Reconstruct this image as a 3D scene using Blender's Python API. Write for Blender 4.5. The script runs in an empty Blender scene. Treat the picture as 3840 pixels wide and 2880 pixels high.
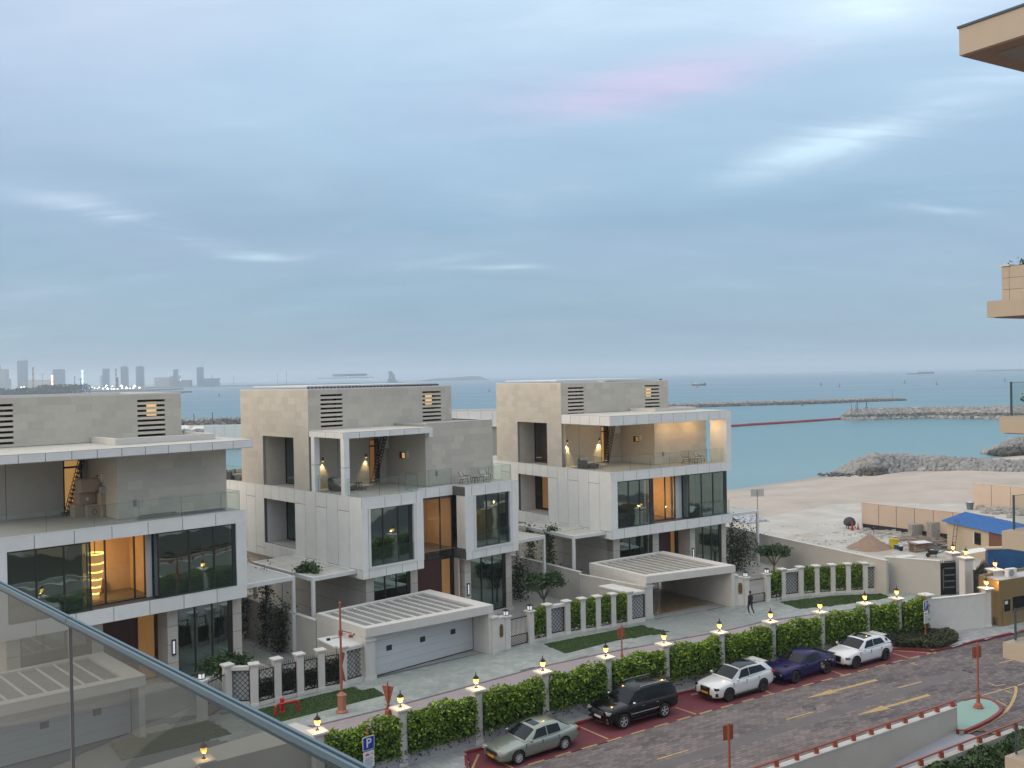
import bpy, bmesh, math, random
import numpy as np
from math import radians, sin, cos, pi, atan2, hypot, sqrt
from mathutils import Vector, Matrix

random.seed(7)
C = bpy.context.scene.collection
sc = bpy.context.scene

# ------------------------------------------------------------------ camera
EYE = 18.5
FPX = 3605.0
PITCH, ROLL = radians(0.4984), radians(1.0638)
_w = np.array([0, cos(PITCH), -sin(PITCH)]); _up = np.array([0, sin(PITCH), cos(PITCH)]); _rt = np.array([1., 0, 0])
CR = cos(ROLL) * _rt - sin(ROLL) * _up
CU = sin(ROLL) * _rt + cos(ROLL) * _up
cam_data = bpy.data.cameras.new("camera"); cam = bpy.data.objects.new("camera", cam_data); C.objects.link(cam)
cam.matrix_world = Matrix(((CR[0], CU[0], -_w[0], 0), (CR[1], CU[1], -_w[1], 0), (CR[2], CU[2], -_w[2], EYE), (0, 0, 0, 1)))
cam_data.sensor_width = 36.0; cam_data.lens = FPX / 3840 * 36
cam_data.clip_start = 0.05; cam_data.clip_end = 60000
sc.camera = cam

def ray(x, y): return (x - 1920) * CR - (y - 1440) * CU + FPX * _w
def at(x, y, z=0.0):
    """where the sight line through photo pixel (x, y) meets height z"""
    d = ray(x, y); t = (z - EYE) / d[2]
    return Vector((d[0] * t, d[1] * t, z))
def at_depth(x, y, Y):
    d = ray(x, y); t = Y / d[1]
    return Vector((d[0] * t, Y, EYE + d[2] * t))

# ------------------------------------------------------------------ world, sun, exposure
SUN_EL, SUN_AZ = radians(20.0), radians(-108.0)      # azimuth from +Y towards +X: low in the west, left and a little behind
w = bpy.data.worlds.new("World"); sc.world = w; w.use_nodes = True
nt = w.node_tree; N = nt.nodes; L = nt.links
for n in list(N): N.remove(n)
out = N.new('ShaderNodeOutputWorld'); bg = N.new('ShaderNodeBackground'); bg2 = N.new('ShaderNodeBackground'); mixs = N.new('ShaderNodeMixShader')
sky = N.new('ShaderNodeTexSky'); sky.sky_type = 'NISHITA'; sky.sun_disc = False; sky.sun_elevation = SUN_EL; sky.sun_rotation = SUN_AZ
sky.air_density = 1.0; sky.dust_density = 1.5; sky.ozone_density = 2.0
bg.inputs['Strength'].default_value = 0.13
L.new(sky.outputs[0], bg.inputs['Color'])
tc = N.new('ShaderNodeTexCoord')
sep = N.new('ShaderNodeSeparateXYZ'); L.new(tc.outputs['Generated'], sep.inputs[0])
def wmath(op, a=None, b=None, c=None, clamp=False):
    n = N.new('ShaderNodeMath'); n.operation = op; n.use_clamp = clamp
    for i, v in enumerate((a, b, c)):
        if v is None: continue
        if isinstance(v, (int, float)): n.inputs[i].default_value = v
        else: L.new(v, n.inputs[i])
    return n.outputs[0]
# cloud sheet coordinates: project the direction on a plane overhead
zc = wmath('MAXIMUM', sep.outputs['Z'], 0.0)
den = wmath('ADD', zc, 0.16)
px_ = wmath('DIVIDE', sep.outputs['X'], den); py_ = wmath('DIVIDE', sep.outputs['Y'], den)
comb = N.new('ShaderNodeCombineXYZ'); L.new(px_, comb.inputs[0]); L.new(py_, comb.inputs[1])
def wnoise(scale, detail, rough, rot, sx, sy, dist=0.0, off=0.0):
    mp = N.new('ShaderNodeMapping'); mp.inputs['Rotation'].default_value = (0, 0, rot); mp.inputs['Scale'].default_value = (sx, sy, 1); mp.inputs['Location'].default_value = (off, off * .7, 0)
    L.new(comb.outputs[0], mp.inputs['Vector'])
    nn = N.new('ShaderNodeTexNoise'); nn.inputs['Scale'].default_value = scale; nn.inputs['Detail'].default_value = detail
    nn.inputs['Roughness'].default_value = rough; nn.inputs['Distortion'].default_value = dist
    L.new(mp.outputs[0], nn.inputs['Vector']); return nn.outputs['Fac']
def wramp(fac, stops):
    r = N.new('ShaderNodeValToRGB'); el = r.color_ramp.elements
    while len(el) < len(stops): el.new(0.5)
    for e, (p, c) in zip(el, stops): e.position = p; e.color = (*c, 1)
    L.new(fac, r.inputs[0]); return r.outputs['Color']
n_big = wnoise(0.62, 7, 0.56, radians(-38), 0.8, 1.5, 0.9, 3.1)
n_mid = wnoise(1.7, 8, 0.6, radians(-48), 0.7, 1.9, 0.9, 9.4)
n_tint = wnoise(0.5, 3, 0.5, radians(20), 1, 1.5, 0.3, 5.7)
# base colour of the cloud sheet by height above the horizon
hgt = wramp(zc, [(0.0, (0.17, 0.28, 0.38)), (0.06, (0.20, 0.315, 0.42)), (0.16, (0.245, 0.36, 0.485)), (0.28, (0.40, 0.50, 0.64)), (0.36, (0.49, 0.58, 0.71)), (0.55, (0.82, 0.88, 0.98)), (1.0, (1.15, 1.14, 1.12))])
cl = wmath('ADD', wmath('MULTIPLY', n_big, 0.55), wmath('MULTIPLY', n_mid, 0.45))
def wblob(cx, cy, rot, lx, ly, lo=.25, hi=1.0):
    mp = N.new('ShaderNodeMapping'); mp.vector_type = 'TEXTURE'; mp.inputs['Location'].default_value = (cx, cy, 0); mp.inputs['Rotation'].default_value = (0, 0, rot); mp.inputs['Scale'].default_value = (lx, ly, 1)
    L.new(comb.outputs[0], mp.inputs['Vector']); ln_ = N.new('ShaderNodeVectorMath'); ln_.operation = 'LENGTH'; L.new(mp.outputs[0], ln_.inputs[0])
    return wmath('POWER', wmath('SUBTRACT', 1.0, ln_.outputs['Value'], clamp=True), 1.3)
wisps = None
for bb in ((.86, 2.42, radians(-58), .85, .20, 1.0), (-1.12, 2.95, radians(60), .62, .16, .9), (-.88, 3.40, radians(20), .28, .09, 1.0), (1.3, 2.93, radians(10), .28, .07, .7), (-1.31, 4.0, 0, .42, .12, .6), (-.05, 3.65, 0, .3, .06, .6), (.75, 1.75, radians(-45), .5, .2, .3)):
    q_ = wmath('MULTIPLY', wblob(*bb[:5]), bb[5]); wisps = q_ if wisps is None else wmath('ADD', wisps, q_)
wisps = wmath('MULTIPLY', wisps, wmath('MULTIPLY', wmath('SUBTRACT', n_mid, .30, clamp=True), 1.5))
cl = wmath('ADD', cl, wmath('MULTIPLY', wisps, .95))
bright = wramp(cl, [(0.32, (0.80, 0.85, 0.90)), (0.46, (0.93, 0.95, 0.97)), (0.56, (1.02, 1.02, 1.02)), (0.70, (1.34, 1.25, 1.18)), (0.85, (1.75, 1.6, 1.42))])
tint = wramp(n_tint, [(0.35, (0.93, 1.02, 1.02)), (0.52, (1.0, 1.0, 1.0)), (0.66, (1.06, 0.98, 1.02)), (0.8, (1.09, 0.97, 1.01))])
def wmul(a, b):
    m = N.new('ShaderNodeMix'); m.data_type = 'RGBA'; m.blend_type = 'MULTIPLY'; m.inputs['Factor'].default_value = 1.0
    L.new(a, m.inputs['A']); L.new(b, m.inputs['B']); return m.outputs['Result']
pinkm = wmath('MULTIPLY', wmath('ADD', wblob(.36, 2.13, radians(-30), .42, .17), wmath('MULTIPLY', wblob(.1, 2.2, radians(-20), .6, .25), .3)), wmath('MULTIPLY', n_mid, 2.0), clamp=True)
pinkc = wramp(pinkm, [(0.0, (1, 1, 1)), (0.8, (1.42, 1.0, 1.04))])
colr = wmul(wmul(wmul(hgt, bright), tint), pinkc)
L.new(colr, bg2.inputs['Color']); bg2.inputs['Strength'].default_value = 0.92
mixs.inputs[0].default_value = 0.88
L.new(bg.outputs[0], mixs.inputs[1]); L.new(bg2.outputs[0], mixs.inputs[2]); L.new(mixs.outputs[0], out.inputs['Surface'])

sl = bpy.data.lights.new("sun", 'SUN'); sun = bpy.data.objects.new("sun", sl); C.objects.link(sun)
sl.energy = 1.35; sl.angle = radians(60); sl.color = (1.0, 0.78, 0.55)
sdir = Vector((sin(SUN_AZ) * cos(SUN_EL), cos(SUN_AZ) * cos(SUN_EL), sin(SUN_EL)))
sun.rotation_euler = (-sdir).to_track_quat('-Z', 'Y').to_euler()
sc.view_settings.view_transform = 'Standard'; sc.view_settings.look = 'None'
sc.view_settings.exposure = 0.55; sc.view_settings.gamma = 1.0; sc.view_settings.use_curve_mapping = False
sc.render.engine = 'CYCLES'
sc.cycles.use_denoising = True
sc.cycles.max_bounces = 8; sc.cycles.diffuse_bounces = 3; sc.cycles.glossy_bounces = 4; sc.cycles.transmission_bounces = 4
sc.cycles.transparent_max_bounces = 16; sc.cycles.volume_bounces = 2; sc.cycles.caustics_reflective = False; sc.cycles.caustics_refractive = False
sc.cycles.sample_clamp_indirect = 4.0

# ------------------------------------------------------------------ materials
MATS = {}
def mat(name, col, rough=0.7, metal=0.0, noise=0.0, nscale=3.0, bump=0.0, bscale=20.0, rnd=0.0, emis=None, estr=0.0, spec=0.5, alpha=None,
        attr=None, col2=None, wear=0.0, wscale=0.6, coat=0.0, streak=0.0):
    if name in MATS: return MATS[name]
    m = bpy.data.materials.new(name); m.use_nodes = True; MATS[name] = m
    t = m.node_tree; B = t.nodes['Principled BSDF']; ln = t.links
    B.inputs['Roughness'].default_value = rough; B.inputs['Metallic'].default_value = metal; B.inputs['Specular IOR Level'].default_value = spec
    B.inputs['Base Color'].default_value = (*col, 1)
    if coat: B.inputs['Coat Weight'].default_value = coat; B.inputs['Coat Roughness'].default_value = 0.05
    geo = t.nodes.new('ShaderNodeNewGeometry')
    cur = None
    def mixc(fac, a, b, mode='MIX'):
        x = t.nodes.new('ShaderNodeMix'); x.data_type = 'RGBA'; x.blend_type = mode
        if isinstance(fac, float): x.inputs['Factor'].default_value = fac
        else: ln.new(fac, x.inputs['Factor'])
        for s, v in (('A', a), ('B', b)):
            if isinstance(v, tuple): x.inputs[s].default_value = (*v, 1)
            else: ln.new(v, x.inputs[s])
        return x.outputs['Result']
    cur = col
    if attr:
        an = t.nodes.new('ShaderNodeAttribute'); an.attribute_name = attr
        cur = mixc(an.outputs['Fac'], col, col2)
    if rnd:
        oi = t.nodes.new('ShaderNodeObjectInfo')
        if col2 and not attr:
            cur = mixc(oi.outputs['Random'], col, col2)
        else:
            mr = t.nodes.new('ShaderNodeMapRange'); mr.inputs['To Min'].default_value = 1 - rnd; mr.inputs['To Max'].default_value = 1 + rnd
            ln.new(oi.outputs['Random'], mr.inputs['Value'])
            vm = t.nodes.new('ShaderNodeCombineColor'); [ln.new(mr.outputs[0], vm.inputs[i]) for i in range(3)]
            cur = mixc(1.0, cur, vm.outputs[0], 'MULTIPLY')
    if noise:
        nn = t.nodes.new('ShaderNodeTexNoise'); nn.inputs['Scale'].default_value = nscale; nn.inputs['Detail'].default_value = 5; nn.inputs['Roughness'].default_value = .6
        if streak:
            mp = t.nodes.new('ShaderNodeMapping'); mp.inputs['Scale'].default_value = (1, 1, streak); ln.new(geo.outputs['Position'], mp.inputs['Vector']); ln.new(mp.outputs[0], nn.inputs['Vector'])
        else: ln.new(geo.outputs['Position'], nn.inputs['Vector'])
        mr = t.nodes.new('ShaderNodeMapRange'); mr.inputs['From Min'].default_value = 0.25; mr.inputs['From Max'].default_value = 0.75
        mr.inputs['To Min'].default_value = 1 - noise; mr.inputs['To Max'].default_value = 1 + noise
        ln.new(nn.outputs['Fac'], mr.inputs['Value'])
        vm = t.nodes.new('ShaderNodeCombineColor'); [ln.new(mr.outputs[0], vm.inputs[i]) for i in range(3)]
        cur = mixc(1.0, cur, vm.outputs[0], 'MULTIPLY')
    if wear:
        nn = t.nodes.new('ShaderNodeTexNoise'); nn.inputs['Scale'].default_value = wscale; nn.inputs['Detail'].default_value = 8; nn.inputs['Roughness'].default_value = .7
        ln.new(geo.outputs['Position'], nn.inputs['Vector'])
        mr = t.nodes.new('ShaderNodeMapRange'); mr.inputs['From Min'].default_value = 0.48; mr.inputs['From Max'].default_value = 0.72; mr.inputs['To Max'].default_value = wear
        ln.new(nn.outputs['Fac'], mr.inputs['Value'])
        cur = mixc(mr.outputs[0], cur, tuple(c * .45 for c in col))
    if not isinstance(cur, tuple): ln.new(cur, B.inputs['Base Color'])
    if bump:
        nb = t.nodes.new('ShaderNodeTexNoise'); nb.inputs['Scale'].default_value = bscale; nb.inputs['Detail'].default_value = 4
        ln.new(geo.outputs['Position'], nb.inputs['Vector'])
        bp = t.nodes.new('ShaderNodeBump'); bp.inputs['Strength'].default_value = bump; bp.inputs['Distance'].default_value = 0.02
        ln.new(nb.outputs['Fac'], bp.inputs['Height']); ln.new(bp.outputs[0], B.inputs['Normal'])
    if emis:
        B.inputs['Emission Color'].default_value = (*emis, 1); B.inputs['Emission Strength'].default_value = estr
    return m

def wet_by_height(m, z0, z1, k):
    t = m.node_tree; B = t.nodes['Principled BSDF']; src = B.inputs['Base Color'].links[0].from_socket
    g = t.nodes.new('ShaderNodeNewGeometry'); sp = t.nodes.new('ShaderNodeSeparateXYZ'); t.links.new(g.outputs['Position'], sp.inputs[0])
    mr = t.nodes.new('ShaderNodeMapRange'); mr.inputs['From Min'].default_value = z0; mr.inputs['From Max'].default_value = z1; mr.inputs['To Min'].default_value = k; mr.inputs['To Max'].default_value = 1.0; t.links.new(sp.outputs['Z'], mr.inputs['Value'])
    cc = t.nodes.new('ShaderNodeCombineColor'); [t.links.new(mr.outputs[0], cc.inputs[i]) for i in range(3)]
    x = t.nodes.new('ShaderNodeMix'); x.data_type = 'RGBA'; x.blend_type = 'MULTIPLY'; x.inputs['Factor'].default_value = 1.0; t.links.new(src, x.inputs['A']); t.links.new(cc.outputs[0], x.inputs['B']); t.links.new(x.outputs['Result'], B.inputs['Base Color'])
    m2 = t.nodes.new('ShaderNodeMapRange'); m2.inputs['From Min'].default_value = z0; m2.inputs['From Max'].default_value = z1; m2.inputs['To Min'].default_value = .3; m2.inputs['To Max'].default_value = .95; t.links.new(sp.outputs['Z'], m2.inputs['Value']); t.links.new(m2.outputs[0], B.inputs['Roughness'])

def glass_mat(name, tint=(0.3, 0.38, 0.37), refl=1.0, dirt_veil=0.03, dcol=(0.5, 0.52, 0.5), ior=1.6, wav=0.0):
    m = bpy.data.materials.new(name); m.use_nodes = True; t = m.node_tree; n = t.nodes; ln = t.links
    for x in list(n): n.remove(x)
    o = n.new('ShaderNodeOutputMaterial'); tr = n.new('ShaderNodeBsdfTransparent'); tr.inputs[0].default_value = (*tint, 1)
    gl = n.new('ShaderNodeBsdfGlossy'); gl.inputs['Roughness'].default_value = 0.015; gl.inputs['Color'].default_value = (*refl, 1) if isinstance(refl, tuple) else (refl, refl, refl, 1)
    df = n.new('ShaderNodeBsdfDiffuse'); df.inputs[0].default_value = (*dcol, 1)
    g0 = n.new('ShaderNodeNewGeometry'); dt = n.new('ShaderNodeVectorMath'); dt.operation = 'DOT_PRODUCT'; ln.new(g0.outputs['Incoming'], dt.inputs[0]); ln.new(g0.outputs['Normal'], dt.inputs[1])
    def mt(op, a, b=0.0):
        k = n.new('ShaderNodeMath'); k.operation = op
        for i, v in enumerate((a, b)):
            if isinstance(v, (int, float)): k.inputs[i].default_value = v
            else: ln.new(v, k.inputs[i])
        return k.outputs[0]
    f0 = ((ior - 1) / (ior + 1)) ** 2      # Schlick reflectance, the same from either side of the sheet
    fac = mt('ADD', mt('MULTIPLY', mt('POWER', mt('SUBTRACT', 1.0, mt('ABSOLUTE', dt.outputs['Value'])), 5.0), 1 - f0), f0)
    m1 = n.new('ShaderNodeMixShader'); m2 = n.new('ShaderNodeMixShader'); m2.inputs[0].default_value = dirt_veil  # even diffuse share
    ln.new(fac, m1.inputs[0]); ln.new(tr.outputs[0], m1.inputs[1]); ln.new(gl.outputs[0], m1.inputs[2])
    ln.new(m1.outputs[0], m2.inputs[1]); ln.new(df.outputs[0], m2.inputs[2]); ln.new(m2.outputs[0], o.inputs[0])
    if wav:
        geo = n.new('ShaderNodeNewGeometry'); nb = n.new('ShaderNodeTexNoise'); nb.inputs['Scale'].default_value = 0.9; nb.inputs['Detail'].default_value = 0.5
        ln.new(geo.outputs['Position'], nb.inputs['Vector']); bp = n.new('ShaderNodeBump'); bp.inputs['Strength'].default_value = wav; bp.inputs['Distance'].default_value = .3
        ln.new(nb.outputs['Fac'], bp.inputs['Height']); ln.new(bp.outputs[0], gl.inputs['Normal'])
    MATS[name] = m; return m

white_panel = mat('white_panel', (0.73, 0.72, 0.68), 0.55, noise=0.05, nscale=1.2, rnd=0.035, wear=0.05, wscale=.8, bump=.05)
white_paint = mat('white_paint', (0.66, 0.65, 0.62), 0.6, noise=0.05, nscale=1.5, wear=.12)
white_stone = mat('white_stone', (0.60, 0.57, 0.52), 0.6, noise=0.07, nscale=3, rnd=.04, wear=.15, wscale=1.5, bump=.1)
stone_tile = mat('stone_tile', (0.475, 0.435, 0.362), 0.65, col2=(0.555, 0.505, 0.418), rnd=0.5, noise=0.035, nscale=2.5, bump=.08)
stone_warm = mat('stone_warm', (0.58, 0.52, 0.43), 0.65, noise=0.08, nscale=2, bump=.08)
stone_block = mat('stone_block_tan', (0.52, 0.475, 0.405), 0.65, rnd=.04, noise=0.06, nscale=2, bump=.08)
joint_dark = mat('joint_dark', (0.11, 0.105, 0.10), 0.85)
core_grey = mat('core_grey', (0.30, 0.285, 0.26), 0.8)
terrace_tile = mat('terrace_tile', (0.42, 0.40, 0.37), 0.5, noise=0.1, nscale=1.3, wear=.2)
roof_dirty = mat('roof_dirty', (0.52, 0.49, 0.43), 0.75, noise=0.12, nscale=1.6, wear=.35, wscale=1.1)
dark_metal = mat('dark_metal', (0.045, 0.043, 0.045), 0.4, metal=.6)
black_iron = mat('black_iron', (0.015, 0.015, 0.018), 0.45, metal=.3)
grey_metal = mat('grey_metal', (0.25, 0.26, 0.27), 0.4, metal=.7)
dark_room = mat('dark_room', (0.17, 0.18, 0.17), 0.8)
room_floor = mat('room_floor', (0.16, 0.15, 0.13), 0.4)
maroon_wood = mat('maroon_wood', (0.055, 0.014, 0.012), 0.45, noise=.2, nscale=5, streak=.1)
brown_panel = mat('brown_panel', (0.22, 0.13, 0.085), 0.5, noise=.1, nscale=2)
amber_glow = mat('amber_glow', (0.5, 0.3, 0.1), 0.6, noise=.1, nscale=.7, emis=(1.0, 0.58, 0.20), estr=0.34)
amber_dim = mat('amber_dim', (0.5, 0.3, 0.13), 0.6, emis=(1.0, 0.50, 0.16), estr=0.13)
chandelier_glow = mat('chandelier_glow', (1, .8, .4), 0.5, emis=(1.0, 0.62, 0.16), estr=2.6)
lamp_glow = mat('lamp_glow', (1, .8, .4), 0.5, emis=(1.0, 0.43, 0.035), estr=1.9)
lamp_pale = mat('lamp_pale', (0.8, 0.8, 0.8), 0.4, emis=(.9, .95, 1.0), estr=.25)
spot_glow = mat('spot_glow', (1, .85, .5), 0.5, emis=(1.0, 0.75, 0.35), estr=6)
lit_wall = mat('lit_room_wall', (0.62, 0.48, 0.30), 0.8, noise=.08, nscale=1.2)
terracotta = mat('terracotta_paint', (0.30, 0.085, 0.045), 0.5, noise=.08, nscale=4)
terracotta_light = mat('terracotta_light', (0.36, 0.14, 0.09), 0.6, noise=.08, nscale=4)
red_kerb = mat('red_kerb', (0.20, 0.025, 0.03), 0.6, noise=.12, nscale=3, wear=.3)
red_asphalt = mat('red_asphalt', (0.155, 0.034, 0.045), 0.85, noise=.14, nscale=1.5, bump=.3, bscale=60, wear=.3)
yellow_paint = mat('yellow_paint', (0.43, 0.29, 0.12), 0.7, noise=.15, nscale=6, wear=.9, wscale=5)
sand = mat('sand', (0.42, 0.36, 0.30), 0.95, noise=.14, nscale=.12, bump=.6, bscale=1.5, wear=.35, wscale=.07)
sand_pale = mat('sand_pale', (0.45, 0.42, 0.37), 0.95, noise=.18, nscale=.25, bump=.8, bscale=2, wear=.25, wscale=.35)
sand_dry = mat('sand_heap_earth', (0.30, 0.20, 0.145), 0.95, noise=.12, nscale=2, bump=.5, bscale=6)
road_block = mat('road_block', (0.070, 0.060, 0.068), 0.8, attr='tone', col2=(0.250, 0.205, 0.185), noise=.06, nscale=1.5, rnd=.03, bump=.2, bscale=40, wear=.25, wscale=.25)
road_base = mat('road_base', (0.075, 0.062, 0.068), 0.9, noise=.1, nscale=1)
road_smooth = mat('road_concrete_strip', (0.12, 0.105, 0.105), 0.8, noise=.12, nscale=.8, wear=.2)
prom_block = mat('promenade_block', (0.235, 0.26, 0.245), 0.5, attr='tone', col2=(0.35, 0.375, 0.345), noise=.10, nscale=.8, bump=.15, bscale=30, wear=.35, wscale=.12)
prom_base = mat('promenade_base', (0.14, 0.15, 0.15), 0.8, noise=.1, nscale=1)
pink_strip = mat('pink_pavement', (0.30, 0.25, 0.25), 0.7, noise=.1, nscale=1.5)
tan_paver = mat('tan_paver', (0.33, 0.26, 0.18), 0.35, attr='tone', col2=(0.42, 0.34, 0.24), noise=.12, nscale=1.5)
green_floor = mat('green_island_coat', (0.22, 0.34, 0.29), 0.7, noise=.07, nscale=1.2, wear=.12)
concrete = mat('concrete', (0.40, 0.40, 0.395), 0.8, noise=.08, nscale=.8, wear=.2)
beige_wall = mat('beige_wall', (0.46, 0.435, 0.385), 0.8, noise=.06, nscale=.7, wear=.12, wscale=.5)
tan_hoarding = mat('tan_hoarding', (0.56, 0.43, 0.33), 0.75, noise=.05, nscale=.5, rnd=.03)
tan_building = mat('tan_building', (0.52, 0.42, 0.29), 0.75, noise=.05, nscale=.6, wear=.1)
own_stone = mat('own_stone', (0.42, 0.345, 0.26), 0.75, noise=.05, nscale=1.2, wear=.1, bump=.1)
soffit = mat('soffit_brown', (0.34, 0.22, 0.17), 0.8, noise=.08, nscale=1)
blue_roof = mat('blue_roof', (0.04, 0.15, 0.40), 0.5, noise=.05, nscale=2)
blue_canopy = mat('blue_canopy', (0.02, 0.09, 0.22), 0.4, noise=.25, nscale=1.4)
brown_wood = mat('brown_wood', (0.17, 0.075, 0.045), 0.6, noise=.15, nscale=4)
gold_clad = mat('gold_cladding', (0.25, 0.17, 0.07), 0.45, metal=.2, noise=.08, nscale=2)
rubble_mat = mat('rubble_grey', (0.34, 0.32, 0.29), 0.9, noise=.2, nscale=4)
rock_mat = mat('rock', (0.24, 0.235, 0.225), 0.85, noise=.25, nscale=1.5, rnd=.16, bump=.6, bscale=4)
rock_wet = mat('rock_wet', (0.055, 0.055, 0.05), 0.5, noise=.3, nscale=1.5, rnd=.2)
rock_far = mat('rock_far', (0.075, 0.075, 0.07), 0.85, attr='tone', col2=(0.33, 0.32, 0.30), noise=.2, nscale=.5)
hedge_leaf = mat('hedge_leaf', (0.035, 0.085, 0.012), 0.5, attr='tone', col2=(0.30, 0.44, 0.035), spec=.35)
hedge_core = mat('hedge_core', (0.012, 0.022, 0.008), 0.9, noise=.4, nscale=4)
shrub_leaf = mat('shrub_leaf', (0.020, 0.045, 0.014), 0.5, attr='tone', col2=(0.085, 0.14, 0.045), spec=.35)
dark_leaf = mat('dark_leaf', (0.014, 0.026, 0.014), 0.6, attr='tone', col2=(0.05, 0.075, 0.03))
ground_cover = mat('ground_cover_leaf', (0.025, 0.035, 0.016), 0.7, attr='tone', col2=(0.08, 0.085, 0.035))
bark = mat('bark', (0.12, 0.10, 0.08), 0.9, noise=.2, nscale=6)
grass_mat = mat('lawn_grass', (0.025, 0.055, 0.010), 0.9, attr='tone', col2=(0.055, 0.105, 0.02))
grass_base = mat('lawn_soil', (0.028, 0.058, 0.012), 0.95, noise=.25, nscale=3)
wicker = mat('wicker', (0.045, 0.042, 0.045), 0.7, noise=.2, nscale=15)
cushion = mat('cushion', (0.48, 0.44, 0.39), 0.85, noise=.05, nscale=5)
chair_frame = mat('chair_frame', (0.10, 0.05, 0.035), 0.5)
carton = mat('carton', (0.42, 0.31, 0.215), 0.8, noise=.07, nscale=3, rnd=.08)
carton_pale = mat('carton_wrapped', (0.38, 0.34, 0.29), 0.5, noise=.15, nscale=6)
tape = mat('label_white', (0.65, 0.63, 0.60), 0.6)
red_gloss = mat('red_gloss', (0.42, 0.015, 0.02), 0.35)
blue_sign = mat('blue_sign', (0.010, 0.035, 0.30), 0.4)
sign_white = mat('sign_white', (0.62, 0.62, 0.64), 0.5)
sign_red = mat('sign_red', (0.5, 0.02, 0.03), 0.5)
sign_grey = mat('sign_text_grey', (0.22, 0.22, 0.25), 0.6)
rail_blue = mat('rail_blue_grey', (0.10, 0.15, 0.18), 0.4, metal=.1)
rail_dark = mat('rail_dark', (0.03, 0.05, 0.075), 0.5)
edge_green = mat('glass_edge', (0.03, 0.06, 0.06), 0.3)
buoy_red = mat('boom_red', (0.32, 0.03, 0.055), 0.6, noise=.1, nscale=.5)
bronze = mat('bronze_plate', (0.20, 0.12, 0.06), 0.4, metal=.5)
garage_white = mat('garage_door_white', (0.56, 0.58, 0.59), 0.5, noise=.03, nscale=1)
louvre_grey = mat('louvre_grey', (0.22, 0.215, 0.20), 0.7, noise=.15, nscale=3, wear=.3)
rubber = mat('rubber', (0.012, 0.012, 0.012), 0.8)
rim_silver = mat('rim_silver', (0.60, 0.60, 0.60), 0.35, metal=.3)
rim_dark = mat('rim_dark', (0.09, 0.09, 0.095), 0.35, metal=.7)
chrome = mat('chrome', (0.6, 0.6, 0.6), 0.15, metal=1.0)
car_black_trim = mat('car_black_trim', (0.012, 0.012, 0.013), 0.35)
car_glass = mat('car_glass', (0.008, 0.011, 0.013), 0.05, spec=0.3)
headlight = mat('headlight', (0.55, 0.56, 0.55), 0.12, metal=.5)
taillight = mat('taillight', (0.30, 0.01, 0.012), 0.2)
plate_orange = mat('plate_orange', (0.65, 0.28, 0.02), 0.5)
skin_mat = mat('skin', (0.22, 0.12, 0.08), 0.6)
cloth_black = mat('cloth_black', (0.018, 0.018, 0.02), 0.85)
shoe_white = mat('shoe_white', (0.6, 0.6, 0.6), 0.6)
hair_mat = mat('hair', (0.012, 0.01, 0.01), 0.6)
tower_blue = mat('tower_glass', (0.045, 0.11, 0.17), 0.4, noise=.15, nscale=.05)
tower_pale = mat('tower_concrete', (0.32, 0.31, 0.31), 0.7, noise=.1, nscale=.05)
far_land = mat('far_land', (0.14, 0.13, 0.115), 0.95, noise=.3, nscale=.01)
far_green = mat('far_trees_green', (0.022, 0.035, 0.02), 0.9, attr='tone', col2=(0.05, 0.065, 0.035))
tent_lit = mat('tent_lit', (0.8, 0.8, 0.75), 0.7, emis=(1.0, 0.93, 0.78), estr=3.5)
fair_red = mat('fair_red_light', (0.8, 0.3, 0.2), 0.6, emis=(1.0, 0.45, 0.30), estr=2.5)
fair_blue = mat('fair_blue_light', (0.2, 0.25, 0.9), 0.6, emis=(0.22, 0.28, 1.0), estr=3.5)
ship_grey = mat('ship_hull', (0.10, 0.11, 0.14), 0.7)
wood_boat = mat('boat_wood', (0.10, 0.07, 0.06), 0.7)
room_glass = glass_mat('window_glass', (0.22, 0.33, 0.32), (0.70, 0.95, 0.92), 0.01, ior=3.1, wav=0.02)
clear_glass = glass_mat('clear_glass', (0.93, 0.965, 0.95), 0.8, 0.02, (0.45, 0.5, 0.48), ior=1.35)
amber_glass = glass_mat('amber_window_glass', (0.75, 0.72, 0.66), 0.8, 0.01, ior=1.7, wav=0.02)
veil_glass = glass_mat('veil_glass', (0.45, 0.48, 0.46), .8, 0.24, (0.20, 0.21, 0.20), ior=1.5, wav=.02)  # diffuse grey share paints the veil of reflected sky and wall onto the pane

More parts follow.
